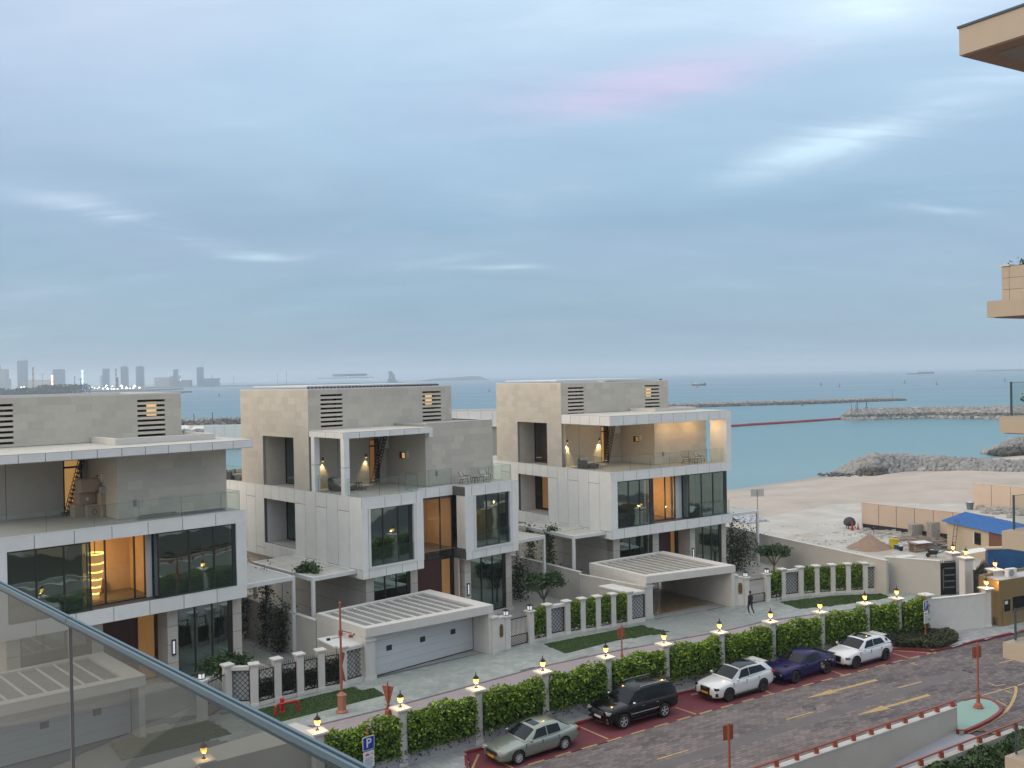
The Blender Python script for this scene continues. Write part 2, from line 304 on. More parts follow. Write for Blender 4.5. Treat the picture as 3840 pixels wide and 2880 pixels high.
# water
def water_mat():
    m = bpy.data.materials.new('sea_water'); m.use_nodes = True; t = m.node_tree; B = t.nodes['Principled BSDF']; ln = t.links
    geo = t.nodes.new('ShaderNodeNewGeometry')
    s = t.nodes.new('ShaderNodeSeparateXYZ'); ln.new(geo.outputs['Position'], s.inputs[0])
    mp = t.nodes.new('ShaderNodeMapping'); mp.inputs['Scale'].default_value = (0.0012, 0.009, 1); mp.inputs['Rotation'].default_value = (0, 0, radians(4)); ln.new(geo.outputs['Position'], mp.inputs['Vector'])
    n1 = t.nodes.new('ShaderNodeTexNoise'); n1.inputs['Scale'].default_value = 1.0; n1.inputs['Detail'].default_value = 5; ln.new(mp.outputs[0], n1.inputs['Vector'])
    mr = t.nodes.new('ShaderNodeMapRange'); mr.inputs['From Min'].default_value = 160; mr.inputs['From Max'].default_value = 1400; ln.new(s.outputs['Y'], mr.inputs['Value'])
    rp = t.nodes.new('ShaderNodeValToRGB'); el = rp.color_ramp.elements
    el[0].position = 0; el[0].color = (0.15, 0.27, 0.29, 1); el[1].position = 1; el[1].color = (0.09, 0.17, 0.225, 1)
    e = el.new(0.15); e.color = (0.085, 0.215, 0.25, 1); e = el.new(0.45); e.color = (0.085, 0.185, 0.235, 1)
    ln.new(mr.outputs[0], rp.inputs[0])
    mx = t.nodes.new('ShaderNodeMix'); mx.data_type = 'RGBA'; mx.blend_type = 'MULTIPLY'; mx.inputs['Factor'].default_value = 1
    r2 = t.nodes.new('ShaderNodeValToRGB'); r2.color_ramp.elements[0].position = .35; r2.color_ramp.elements[0].color = (.82, .85, .88, 1); r2.color_ramp.elements[1].position = .68; r2.color_ramp.elements[1].color = (1.2, 1.16, 1.12, 1)
    ln.new(n1.outputs['Fac'], r2.inputs[0]); ln.new(rp.outputs[0], mx.inputs['A']); ln.new(r2.outputs[0], mx.inputs['B']); ln.new(mx.outputs['Result'], B.inputs['Base Color'])
    r3 = t.nodes.new('ShaderNodeMapRange'); r3.inputs['From Min'].default_value = .35; r3.inputs['From Max'].default_value = .65; r3.inputs['To Min'].default_value = .28; r3.inputs['To Max'].default_value = .42
    ln.new(n1.outputs['Fac'], r3.inputs['Value']); ln.new(r3.outputs[0], B.inputs['Roughness'])
    B.inputs['IOR'].default_value = 1.33
    mp2 = t.nodes.new('ShaderNodeMapping'); mp2.inputs['Scale'].default_value = (.35, 1.1, 1); ln.new(geo.outputs['Position'], mp2.inputs['Vector'])
    nb = t.nodes.new('ShaderNodeTexNoise'); nb.inputs['Scale'].default_value = .8; nb.inputs['Detail'].default_value = 5; ln.new(mp2.outputs[0], nb.inputs['Vector'])
    bp = t.nodes.new('ShaderNodeBump'); bp.inputs['Strength'].default_value = .35; bp.inputs['Distance'].default_value = .25; ln.new(nb.outputs['Fac'], bp.inputs['Height']); ln.new(bp.outputs[0], B.inputs['Normal'])
    return m
sea_mat = water_mat()

wet_by_height(sand, -1.85, -1.35, .62)

# ------------------------------------------------------------------ helpers
def tag(o, label=None, cat=None, group=None, kind=None):
    if label: o['label'] = label
    if cat: o['category'] = cat
    if group: o['group'] = group
    if kind: o['kind'] = kind
    return o
def thing(name, label, cat, loc=(0, 0, 0), rz=0.0, group=None):
    o = bpy.data.objects.new(name, None); C.objects.link(o); o.location = loc; o.rotation_euler = (0, 0, rz); o.empty_display_size = .3
    return tag(o, label, cat, group)
def link(name, me, parent=None, loc=None, rz=None):
    o = bpy.data.objects.new(name, me); C.objects.link(o)
    if parent is not None: o.parent = parent
    if loc is not None: o.location = loc
    if rz is not None: o.rotation_euler = (0, 0, rz)
    return o
_cube = {}
def cube_mesh(m):
    if m.name not in _cube:
        me = bpy.data.meshes.new('box_' + m.name)
        v = [(x, y, z) for x in (-.5, .5) for y in (-.5, .5) for z in (-.5, .5)]
        me.from_pydata(v, [], [(0, 1, 3, 2), (4, 6, 7, 5), (0, 4, 5, 1), (2, 3, 7, 6), (0, 2, 6, 4), (1, 5, 7, 3)]); me.materials.append(m); _cube[m.name] = me
    return _cube[m.name]
def bx(name, parent, m, x0, x1, y0, y1, z0, z1, rz=0.0, label=None):
    o = link(name, cube_mesh(m), parent, ((x0 + x1) / 2, (y0 + y1) / 2, (z0 + z1) / 2), rz)
    o.scale = (abs(x1 - x0), abs(y1 - y0), abs(z1 - z0))
    if label: o['label'] = label
    return o
class MB:
    def __init__(s): s.v = []; s.f = []; s.mi = []; s.M = None
    def add(s, vs, fs, mi=0):
        b = len(s.v)
        if s.M is not None: vs = [tuple(s.M @ Vector(p)) for p in vs]
        s.v += [tuple(p) for p in vs]; s.f += [tuple(i + b for i in f) for f in fs]; s.mi += [mi] * len(fs); return s
    def box(s, x0, x1, y0, y1, z0, z1, mi=0, rz=0, c=None):
        v = [(x, y, z) for x in (x0, x1) for y in (y0, y1) for z in (z0, z1)]
        if rz:
            cx, cy = c if c else ((x0 + x1) / 2, (y0 + y1) / 2)
            v = [(cx + (x - cx) * cos(rz) - (y - cy) * sin(rz), cy + (x - cx) * sin(rz) + (y - cy) * cos(rz), z) for x, y, z in v]
        return s.add(v, [(0, 1, 3, 2), (4, 6, 7, 5), (0, 4, 5, 1), (2, 3, 7, 6), (0, 2, 6, 4), (1, 5, 7, 3)], mi)
    def prism(s, poly, z0, z1, mi=0):
        n = len(poly)
        if sum(poly[i][0] * poly[(i + 1) % n][1] - poly[(i + 1) % n][0] * poly[i][1] for i in range(n)) < 0: poly = poly[::-1]
        z0s = z0 if hasattr(z0, '__len__') else [z0] * n; z1s = z1 if hasattr(z1, '__len__') else [z1] * n
        v = [(p[0], p[1], z0s[i]) for i, p in enumerate(poly)] + [(p[0], p[1], z1s[i]) for i, p in enumerate(poly)]
        return s.add(v, [tuple(range(n - 1, -1, -1)), tuple(range(n, 2 * n))] + [(i, (i + 1) % n, n + (i + 1) % n, n + i) for i in range(n)], mi)
    def tube(s, p0, p1, r0, r1=None, n=8, mi=0, caps=True):
        r1 = r0 if r1 is None else r1; p0 = Vector(p0); p1 = Vector(p1); d = (p1 - p0).normalized()
        a = d.orthogonal().normalized(); b = d.cross(a)
        v = []
        for p, r in ((p0, r0), (p1, r1)):
            v += [tuple(p + a * (cos(2 * pi * i / n) * r) + b * (sin(2 * pi * i / n) * r)) for i in range(n)]
        f = [(i, (i + 1) % n, n + (i + 1) % n, n + i) for i in range(n)]
        if caps: f += [tuple(range(n - 1, -1, -1)), tuple(range(n, 2 * n))]
        return s.add(v, f, mi)
    def path(s, pts, r, n=6, mi=0):
        for a, b in zip(pts, pts[1:]): s.tube(a, b, r, r, n, mi)
        return s
    def lathe(s, prof, c=(0, 0, 0), n=12, mi=0, rot=0.0, sq=False):
        v = []; f = []
        for r, z in prof:
            for i in range(n):
                a = 2 * pi * (i + .5) / n + rot
                v.append((c[0] + cos(a) * r, c[1] + sin(a) * r, c[2] + z))
        for k in range(len(prof) - 1):
            for i in range(n): f.append((k * n + i, k * n + (i + 1) % n, (k + 1) * n + (i + 1) % n, (k + 1) * n + i))
        f.append(tuple(range(n - 1, -1, -1))); f.append(tuple(range((len(prof) - 1) * n, len(prof) * n)))
        return s.add(v, f, mi)
    def build(s, name, mats, parent=None, smooth=False, loc=None, rz=None, bevel=0.0, subsurf=0):
        me = bpy.data.meshes.new(name); me.from_pydata(s.v, [], s.f)
        for m in (mats if isinstance(mats, (list, tuple)) else [mats]): me.materials.append(m)
        if any(s.mi): me.polygons.foreach_set('material_index', s.mi)
        if smooth: me.polygons.foreach_set('use_smooth', [True] * len(me.polygons))
        me.update()
        o = link(name, me, parent, loc, rz)
        if bevel:
            b = o.modifiers.new('bevel', 'BEVEL'); b.width = bevel; b.segments = 2; b.limit_method = 'ANGLE'
        if subsurf:
            b = o.modifiers.new('sub', 'SUBSURF'); b.levels = subsurf; b.render_levels = subsurf
        return o
def copy_tree(o, parent=None):
    c = o.copy(); C.objects.link(c)
    if parent is not None: c.parent = parent
    for ch in list(o.children): copy_tree(ch, c)
    return c
def struct(o): o['kind'] = 'structure'; return o

def quads_mesh(name, V, m, tone=None, parent=None):
    """V: (n,4,3) array of quads"""
    n = len(V); me = bpy.data.meshes.new(name)
    me.vertices.add(4 * n); me.vertices.foreach_set('co', V.reshape(-1).astype(np.float32))
    me.loops.add(4 * n); me.loops.foreach_set('vertex_index', np.arange(4 * n, dtype=np.int32))
    me.polygons.add(n); me.polygons.foreach_set('loop_start', np.arange(0, 4 * n, 4, dtype=np.int32)); me.polygons.foreach_set('loop_total', np.full(n, 4, dtype=np.int32))
    me.materials.append(m)
    if tone is not None:
        a = me.attributes.new('tone', 'FLOAT', 'FACE'); a.data.foreach_set('value', np.asarray(tone, dtype=np.float32))
    me.update(); me.validate()
    return link(name, me, parent)
def leaves(name, P, size, m, rng, tone=None, parent=None, up=0.0, aspect=.55):
    """P (n,3) leaf centres -> a mesh of small diamond leaves"""
    n = len(P); a = rng.normal(size=(n, 3)); a[:, 2] *= .7; a /= np.linalg.norm(a, axis=1)[:, None]
    b = rng.normal(size=(n, 3)); b -= (b * a).sum(1)[:, None] * a; b /= np.linalg.norm(b, axis=1)[:, None]
    if up: b = b * (1 - up) + np.cross(a, [0, 0, 1.]) * up; b /= (np.linalg.norm(b, axis=1)[:, None] + 1e-6)
    s = size * rng.uniform(.6, 1.3, size=(n, 1))
    V = np.stack([P - a * s, P - b * s * aspect, P + a * s, P + b * s * aspect], 1)
    if tone is None: tone = np.clip(rng.beta(1.3, 3.2, n), 0, 1)
    return quads_mesh(name, V, m, tone, parent)

def inpoly(x, y, poly):
    c = np.zeros(x.shape, bool); n = len(poly); j = n - 1
    for i in range(n):
        xi, yi = poly[i][:2]; xj, yj = poly[j][:2]
        with np.errstate(divide='ignore', invalid='ignore'):
            c ^= ((yi > y) != (yj > y)) & (x < (xj - xi) * (y - yi) / (yj - yi + 1e-12) + xi)
        j = i
    return c
def pave(parent, name, stuffname, poly, ang, w, h, z, m, seed, holes=(), gap=.012, thick=.05, bond=.5, cap=300, clump=0.0, ref=(0, 0), tonef=None):
    """lay real blocks over a polygon: the nearest `cap` as objects, the rest one mesh"""
    rng = np.random.default_rng(seed); ca, sa = cos(ang), sin(ang)
    P = np.array([(p[0], p[1]) for p in poly]); A = P @ np.array([[ca, -sa], [sa, ca]])   # into block frame
    x0, y0 = A.min(0) - 1; x1, y1 = A.max(0) + 1
    r = np.arange(int((y1 - y0) / h)); c = np.arange(int((x1 - x0) / w))
    R, Cc = np.meshgrid(r, c, indexing='ij'); bxs = x0 + (Cc + bond * (R % 2)) * w; bys = y0 + R * h
    gx = (bxs * ca - bys * sa).ravel(); gy = (bxs * sa + bys * ca).ravel(); Rr = R.ravel(); Cr = Cc.ravel()
    ok = inpoly(gx, gy, poly)
    for hp in holes: ok &= ~inpoly(gx, gy, hp)
    gx, gy, Rr, Cr = gx[ok], gy[ok], Rr[ok], Cr[ok]
    tone = rng.random(len(gx))
    if clump:
        k = (Rr // 2 * 7919 + (Cr + (Rr // 2) % 2) // 2 * 104729) % 997
        tone = (1 - clump) * tone + clump * ((k * 37 % 101) / 100.0)
    if tonef is not None: tone = tonef(gx, gy, tone)
    zz = z + rng.uniform(-.003, .003, len(gx))
    d = np.hypot(gx - ref[0], gy - ref[1]); order = np.argsort(d); near, far = order[:cap], order[cap:]
    variants = []
    for i in range(8):
        me = bpy.data.meshes.new(name); hw, hh = (w - gap) / 2, (h - gap) / 2; e = .006
        v = [(-hw, -hh, -thick), (hw, -hh, -thick), (hw, hh, -thick), (-hw, hh, -thick), (-hw, -hh, -e), (hw, -hh, -e), (hw, hh, -e), (-hw, hh, -e), (-hw + e, -hh + e, 0), (hw - e, -hh + e, 0), (hw - e, hh - e, 0), (-hw + e, hh - e, 0)]
        f = [(8, 9, 10, 11)] + [(a, (a + 1) % 4, 4 + (a + 1) % 4, 4 + a) for a in range(4)] + [(4 + a, 4 + (a + 1) % 4, 8 + (a + 1) % 4, 8 + a) for a in range(4)]
        me.from_pydata(v, [], f); me.materials.append(m)
        at_ = me.attributes.new('tone', 'FLOAT', 'FACE'); at_.data.foreach_set('value', [(i + .5) / 8] * len(f)); variants.append(me)
    for i in near: link(name, variants[min(7, int(tone[i] * 8))], parent, (gx[i], gy[i], zz[i]), ang)
    if len(far):
        hw, hh = (w - gap) / 2, (h - gap) / 2
        loc = np.array([(-hw, -hh), (hw, -hh), (hw, hh), (-hw, hh)]); rot = np.stack([loc[:, 0] * ca - loc[:, 1] * sa, loc[:, 0] * sa + loc[:, 1] * ca], 1)
        n = len(far); cx, cy, cz = gx[far], gy[far], zz[far]
        top = np.stack([np.stack([cx + rot[k, 0], cy + rot[k, 1], cz], 1) for k in range(4)], 1)
        bot = top.copy(); bot[:, :, 2] -= thick * .6
        Q = [top] + [np.stack([bot[:, k], bot[:, (k + 1) % 4], top[:, (k + 1) % 4], top[:, k]], 1) for k in range(4)]
        o = quads_mesh(stuffname, np.concatenate(Q), m, np.tile(tone[far], 5), parent); o['kind'] = 'stuff'
def sheet(name, poly, z, m, kind='structure', parent=None, thick=.3):
    mb = MB(); mb.prism([tuple(p[:2]) for p in poly], z - thick, z); o = mb.build(name, m, parent)
    if kind and parent is None: o['kind'] = kind
    return o
def rect_minus(rects, hole):
    out_ = []
    a0, a1, b0, b1 = hole
    for (x0, x1, y0, y1) in rects:
        if a0 >= x1 or a1 <= x0 or b0 >= y1 or b1 <= y0: out_.append((x0, x1, y0, y1)); continue
        if y0 < b0: out_.append((x0, x1, y0, b0))
        if y1 > b1: out_.append((x0, x1, b1, y1))
        yy0, yy1 = max(y0, b0), min(y1, b1)
        if x0 < a0: out_.append((x0, a0, yy0, yy1))
        if x1 > a1: out_.append((a1, x1, yy0, yy1))
    return [r for r in out_ if r[1] - r[0] > .03 and r[3] - r[2] > .03]
def clad(parent, name, m, axis, pos, a0, a1, z0, z1, w, h, holes=(), thick=.03, gap=.004, jit=.003, bond=.37, stuff=False, seed=1, out_dir=-1):
    """tiles on a vertical face. axis 'u': face is the plane x=pos (tiles run along y); 'v': plane y=pos. Tiles stand out by `thick` towards out_dir."""
    rr = random.Random(seed); rows = max(1, round((z1 - z0) / h)); hh = (z1 - z0) / rows; mb = MB()
    for r in range(rows):
        off = bond * w * (r % 2) * (1 if not stuff else 1); x = a0 - off
        while x < a1 - .02:
            p0, p1 = max(a0, x), min(a1, x + w); x += w
            if p1 - p0 < .06: continue
            rs = [(p0, p1, z0 + r * hh, z0 + (r + 1) * hh)]
            for ho in holes: rs = rect_minus(rs, ho)
            for (q0, q1, s0, s1) in rs:
                t = thick + rr.uniform(0, jit); g = gap / 2
                lo, hi = (pos - t, pos) if out_dir < 0 else (pos, pos + t)
                if axis == 'u': args = (lo, hi, q0 + g, q1 - g, s0 + g, s1 - g)
                else: args = (q0 + g, q1 - g, lo, hi, s0 + g, s1 - g)
                if stuff: mb.box(*args)
                else: bx(name, parent, m, *args)
    if stuff and mb.v:
        o = mb.build(name, m, parent); o['kind'] = 'stuff'

def point_light(parent, loc, energy, color=(1, .62, .25), r=.06, name='lamp_light'):
    l = bpy.data.lights.new(name, 'POINT'); l.energy = energy; l.color = color; l.shadow_soft_size = r
    o = bpy.data.objects.new(name, l); C.objects.link(o); o.parent = parent; o.location = loc; return o
def spot_light(parent, loc, target, energy, ang=50, color=(1, .72, .36), name='lamp_light', blend=.6):
    l = bpy.data.lights.new(name, 'SPOT'); l.energy = energy; l.color = color; l.shadow_soft_size = .03; l.spot_size = radians(ang); l.spot_blend = blend
    o = bpy.data.objects.new(name, l); C.objects.link(o); o.parent = parent; o.location = loc
    o.rotation_euler = (Vector(target) - Vector(loc)).to_track_quat('-Z', 'Y').to_euler(); return o

# ================================================================== SETTING
SEA_Z = -2.0
def E(x, y): return (2740 + .4973 * x, 2055 + .4973 * y)
def E1(x, y): return (2740 + .4973 * x, 1300 + .4973 * y)
def D(x, y): return (1760 + .4973 * x, 2055 + .4973 * y)
def B5(x, y): return (860 + .4973 * x, 2055 + .4973 * y)
def on_line(q, P0, d):
    """point on the vertical plane through P0 along d, seen at pixel q"""
    r_ = ray(*q); n = (d[1], -d[0]); t = (P0[0] * n[0] + P0[1] * n[1]) / (r_[0] * n[0] + r_[1] * n[1])
    return Vector((r_[0] * t, r_[1] * t, EYE + r_[2] * t))

mb = MB(); mb.add([(-14000, -400, SEA_Z), (14000, -400, SEA_Z), (14000, 15000, SEA_Z), (-14000, 15000, SEA_Z)], [(0, 1, 2, 3)])
struct(mb.build('sea', sea_mat))

COAST = [(-420, -90), (420, -90), (420, 345), (230, 300), (118, 222), (101, 212), (62, 189), (53, 180), (38, 167), (10, 163), (-30, 160), (-60, 172), (-100, 210), (-150, 235), (-420, 240)]
RW0 = (22.40, 48.95); RWD = (0.8405, 0.5418)          # ramp retaining wall: far end and direction
RN = (RWD[1], -RWD[0])                                # to the right of the wall
RAMPW = 2.9
def rp(s, n): return (RW0[0] + RWD[0] * s + RN[0] * n, RW0[1] + RWD[1] * s + RN[1] * n)
def build_land():
    xs = np.concatenate([np.arange(-420, -60, 12), np.arange(-60, 140, 3.0), np.arange(140, 424, 12)]); ys = np.concatenate([np.arange(-90, 30, 12), np.arange(30, 250, 3.0), np.arange(250, 350, 12)])
    X, Y = np.meshgrid(xs, ys, indexing='ij'); P = COAST
    dist = np.full(X.shape, 1e9)
    for i in range(2, len(P) - 1):
        a, b = np.array(P[i]), np.array(P[i + 1]); ab = b - a; t = np.clip(((X - a[0]) * ab[0] + (Y - a[1]) * ab[1]) / (ab @ ab), 0, 1)
        dist = np.minimum(dist, np.hypot(X - a[0] - t * ab[0], Y - a[1] - t * ab[1]))
    ins = inpoly(X, Y, P); sd = np.where(ins, dist, -dist)
    Z = -2.0 + 1.88 * np.clip(sd / 26, 0, 1) ** .8 + np.clip(sd, -30, 0) * .12
    rng = np.random.default_rng(3)
    Z += np.where((sd > 6) & (Y > 95), .10 * np.sin(X * .21 + Y * .13) + .06 * np.sin(X * .5 - Y * .37), 0) * (Y > 95)
    Z = np.where(Y < 92, np.minimum(Z, -.12), Z)
    nx, ny = X.shape; V = np.stack([X, Y, Z], -1).reshape(-1, 3); F = []
    ramp_poly = [rp(-30, -.2), rp(-.2, -.2), rp(-.2, RAMPW + .2), rp(-30, RAMPW + .2)]
    idx = np.arange(nx * ny).reshape(nx, ny)
    cx = (X[:-1, :-1] + X[1:, 1:]) / 2; cy = (Y[:-1, :-1] + Y[1:, 1:]) / 2
    keep = (sd[:-1, :-1] > -35)
    big = [rp(-34, -2.5), rp(2.2, -2.5), rp(2.2, RAMPW + 2.2), rp(-34, RAMPW + 2.2)]
    keep &= ~inpoly(cx, cy, big)
    a, b, c, d = idx[:-1, :-1][keep], idx[1:, :-1][keep], idx[1:, 1:][keep], idx[:-1, 1:][keep]
    me = bpy.data.meshes.new('beach'); me.from_pydata(V.tolist(), [], np.stack([a, b, c, d], 1).tolist()); me.materials.append(sand)
    me.polygons.foreach_set('use_smooth', [True] * len(me.polygons)); struct(link('sand_ground', me))
build_land()

# pale trampled ground of the building plot
PLOT = [(22.5, 87), (31.5, 81), (35, 79), (60, 95), (75, 128), (45, 133), (27, 118), (18, 110), (14, 100)]
def blob_sheet(name, poly, z, m, seed, amp=.08, n=22):
    xs = [p[0] for p in poly]; ys = [p[1] for p in poly]; rng = np.random.default_rng(seed)
    mbb = MB(); X = np.linspace(min(xs), max(xs), n * 2); Y = np.linspace(min(ys), max(ys), n * 2); V = []; idx = {}
    XX, YY = np.meshgrid(X, Y, indexing='ij'); ins = inpoly(XX, YY, poly); Z = z + amp * (rng.random(XX.shape) - .3)
    for i in range(XX.shape[0]):
        for j in range(XX.shape[1]): V.append((XX[i, j], YY[i, j], Z[i, j] if ins[i, j] else z - .25))
    W = XX.shape[1]; F = [(i * W + j, (i + 1) * W + j, (i + 1) * W + j + 1, i * W + j + 1) for i in range(XX.shape[0] - 1) for j in range(W - 1) if ins[i, j] or ins[i + 1, j] or ins[i, j + 1] or ins[i + 1, j + 1]]
    mbb.add(V, F); return struct(mbb.build(name, m, smooth=True))
blob_sheet('trampled_ground', PLOT, -.02, sand_pale, 5, .12, 30)

# hedge wall line (lamp pillars), from measured cap positions at 2.9 m
PIL = [(-13.03, 39.62), (-8.93, 42.59), (-5.57, 45.4), (-2.08, 47.98), (1.35, 50.61), (4.91, 53.02), (8.49, 55.34), (12.18, 57.6), (15.85, 59.84), (19.62, 62.0), (23.3, 64.1), (25.94, 65.38), (28.35, 66.29)]
KERB = [(-2.55, 46.98), (3.16, 50.67), (3.98, 51.21), (9.16, 54.98), (10.25, 55.60), (17.3, 59.55), (24.75, 63.15), (27.43, 62.54), (30.3, 64.21), (34.82, 66.55), (44, 71.6), (60, 80)]
BAY_OUT = [(-2.23, 45.0), (-1.3, 44.36), (0.35, 45.45), (2.52, 46.95), (4.18, 48.02), (6.16, 49.42), (7.94, 50.64), (10.28, 52.2), (12.95, 53.92), (17.25, 56.5), (20.25, 58.3), (23.44, 60.25), (25.06, 61.15), (27.2, 62.36)]
ROAD_A = radians(32.9)
road_poly = BAY_OUT + KERB[7:] + [(75, 70), (75, 55), rp(14, 2.9), rp(0, 2.9), rp(0, -.16), rp(-34, -.16), (-9, 24), (-30, 24), (-12, 37.5), (-2.6, 44.4)]
struct(sheet('road', road_poly, -.055, road_base))
road_o = bpy.data.objects['road']
island = [at(*q, .12).to_2d() for q in (E(1705, 1170), E(1760, 1150), E(1830, 1128), E(1900, 1130), E(1960, 1142), E(2005, 1165), E(2035, 1195), E(2048, 1220), E(2010, 1255), E(1950, 1295), E(1850, 1345), E(1740, 1390), E(1710, 1370))]
strip = []
def strip_poly():
    a = [at(*q, 0) for q in (D(1415, 1640), E(330, 1310), E(700, 1225), E(1200, 1085), E(1500, 1000))]
    return a
def road_tone(gx, gy, tone):
    d = (gx - 6.6) * -sin(ROAD_A) + (gy - 45.86) * cos(ROAD_A)      # offset from the centre line
    far = np.clip((gx - 14) / 16, 0, 1)
    return np.clip(tone * .8 + .12 - .22 * far + .0 * d, 0, 1)
vis_road = BAY_OUT + KERB[7:10] + [(44, 71.0), (44, 60), (33, 50), (27, 44.5), rp(2.2, 2.9), rp(-.05, -.16), rp(-18, -.16), (2, 37), (-6, 38), (-2.6, 44.4)]
hole_strip = [(2.0, 44.2), (2.9, 43.0), (40, 66.2), (44, 70), (41, 69.4)]
centre_strip = [(3.2, 43.35), (3.75, 42.55), (27.5, 57.9), (27.0, 58.7)]
sheet('road_centre_strip', centre_strip, -.002, road_smooth)
pave(road_o, 'paver', 'paver_field', vis_road, ROAD_A, .42, .21, 0, road_block, 11, holes=[island, centre_strip], gap=.02, clump=.42, ref=(-2, 40), tonef=road_tone)
# parking bays
bay = KERB[:7] + [(25.6, 62.9)] + BAY_OUT[::-1]
sheet('parking_bay', bay, .002, red_asphalt)
def stripe(name, a, b, wdt, z=.008, m=yellow_paint, parent=None, t=.006):
    a = Vector(a[:2]); b = Vector(b[:2]); d = (b - a).normalized(); n = Vector((-d.y, d.x)) * wdt / 2
    mb = MB(); mb.prism([tuple(a + n), tuple(a - n), tuple(b - n), tuple(b + n)], z - t, z)
    o = mb.build(name, m, parent); return o
marks = MB()
def along(pts):
    pts = [Vector(p) for p in pts]; Ls = [0]
    for a, b in zip(pts, pts[1:]): Ls.append(Ls[-1] + (b - a).length)
    def f(s):
        for i in range(len(pts) - 1):
            if s <= Ls[i + 1] or i == len(pts) - 2:
                t = (s - Ls[i]) / (Ls[i + 1] - Ls[i]); return pts[i].lerp(pts[i + 1], t)
    return f, Ls[-1]
bf, bl = along(BAY_OUT[2:])
s = 0.1
while s < bl - .6:
    o = stripe('bay_dash', bf(s), bf(s + .95), .13, .010, parent=road_o); s += 1.62
kf, kl = along([(a[0] * .86 + b[0] * .14, a[1] * .86 + b[1] * .14) for a, b in zip([(-1.7, 46.9)] + KERB[1:6], [(0, 45.2), (4.6, 48.3), (5.5, 49), (10.3, 52.3), (11.5, 53), (18.5, 57.3)])])
s = .5
while s < kl - .5:
    stripe('bay_line', kf(s), kf(min(kl, s + 2.0)), .10, .010, parent=road_o); s += 3.4
for a, b in ((D(825, 1345), D(1050, 1443)), (D(1555, 1203), D(1710, 1255)), (E(700, 905), E(850, 958)), (E(225, 1060), E(310, 1098)), (E(1225, 795), E(1360, 835)), (E(1215, 772), E(1545, 795)), (D(70, 1555), D(15, 1680)), (D(120, 1560), D(330, 1659))):
    stripe('bay_line', at(*a), at(*b), .11, .010, parent=road_o)
for a, b in ((D(1415, 1595), D(1650, 1525)), (E(420, 1295), E(620, 1237)), (E(1265, 1055), E(1440, 1010)), (E(2025, 868), E(2130, 845)), (E(1390, 865), E(1345, 868)), (E(1350, 868), E(1410, 882))):
    stripe('lane_dash', at(*a), at(*b), .12, .010, parent=road_o)
for tip, tail in ((E(565, 1135), E(1100, 995)), (E(945, 1265), E(1500, 1108))):
    a = at(*tip).to_2d(); b = at(*tail).to_2d(); d = (b - a).normalized(); n = Vector((-d.y, d.x)); L_ = (b - a).length; hb = L_ * .40
    mb = MB(); mb.prism([tuple(a), tuple(a + d * hb - n * .30), tuple(a + d * (hb - .1) - n * .09), tuple(b - n * .15), tuple(b + n * .15), tuple(a + d * (hb - .1) + n * .09), tuple(a + d * hb + n * .30)], .004, .010)
    mb.build('direction_arrow', yellow_paint, road_o)
curve = [at(*E(x, y)) for x, y in ((2150, 1043), (2152, 1080), (2140, 1125), (2115, 1180), (2080, 1228), (2020, 1275), (1950, 1318), (1870, 1360), (1785, 1397))]
for i, (a, b) in enumerate(zip(curve, curve[1:])): stripe('curve_line', a, b, .16, .010 + .0004 * (i % 2), parent=road_o)
for pts in ([E(1895, 1113), E(2150, 1043)], [E(2005, 1150), E(2085, 1195)], [E(2070, 1075), E(2125, 1100)], [E(1940, 1018), E(2000, 1040), E(2070, 1030)], [E(2165, 1038), E(2212, 1022), E(2290, 1000)]):
    for a, b in zip(pts, pts[1:]): stripe('curve_line', at(*a), at(*b), .11, .0125, parent=road_o)
# manhole ring on the road
for c in (E(590, 1207),):
    p = at(*c); mb = MB()
    for k in range(16): mb.box(p.x + .33 * cos(k * pi / 8) - .05, p.x + .33 * cos(k * pi / 8) + .05, p.y + .33 * sin(k * pi / 8) - .03, p.y + .33 * sin(k * pi / 8) + .03, .0, .009)
    mb.build('manhole_cover', dark_metal, road_o)

# kerbs: individual kerb stones, red
def kerb(pts, name, m, z=.13, wd=.16, ln=.95, parent=None):
    f, tot = along(pts); s = 0
    while s < tot - .05:
        a, b = f(s), f(min(tot, s + ln)); d = (b - a)
        if d.length > .05:
            o = link('kerb_stone', cube_mesh(m), parent, ((a.x + b.x) / 2, (a.y + b.y) / 2, z / 2 - .05), atan2(d.y, d.x)); o.scale = (d.length - .012, wd, z + .1)
        s += ln
side = [(-14.5, 38.2), (-7.0, 43.6), (-2.62, 47.05)] + [(p[0], p[1]) for p in KERB[1:]]
# pavement behind the kerb
pav_poly = [(-16, 36.5), (-8.5, 38.9), (-3.1, 43.6), (-2.45, 44.9), (-2.62, 47.0)] + KERB[1:] + [(60, 84), (40, 77.6), (33.4, 68.6), (28.35, 67.1), (23, 64.7), (15.6, 60.6), (8.2, 56.1), (1.0, 51.4), (-6, 46.2), (-9.3, 43.4), (-16, 38.6)]
pv = struct(sheet('pavement', pav_poly, .11, concrete))
pave(pv, 'tile', 'tile_field', pav_poly, radians(36), .42, .42, .128, mat('pavement_tile', (.27, .28, .28), .75, attr='tone', col2=(.36, .365, .36), noise=.08, nscale=.9, wear=.3, wscale=.6), 51, bond=0, thick=.03, cap=120, ref=(-4, 43))
kerb([(-8.5, 38.9), (-3.1, 43.6), (-2.45, 44.9), (-2.60, 46.98)], 'kerb', red_kerb, parent=pv)
kerb(KERB[:8], 'kerb', red_kerb, parent=pv)
kerb(KERB[7:], 'kerb', red_kerb, parent=pv)

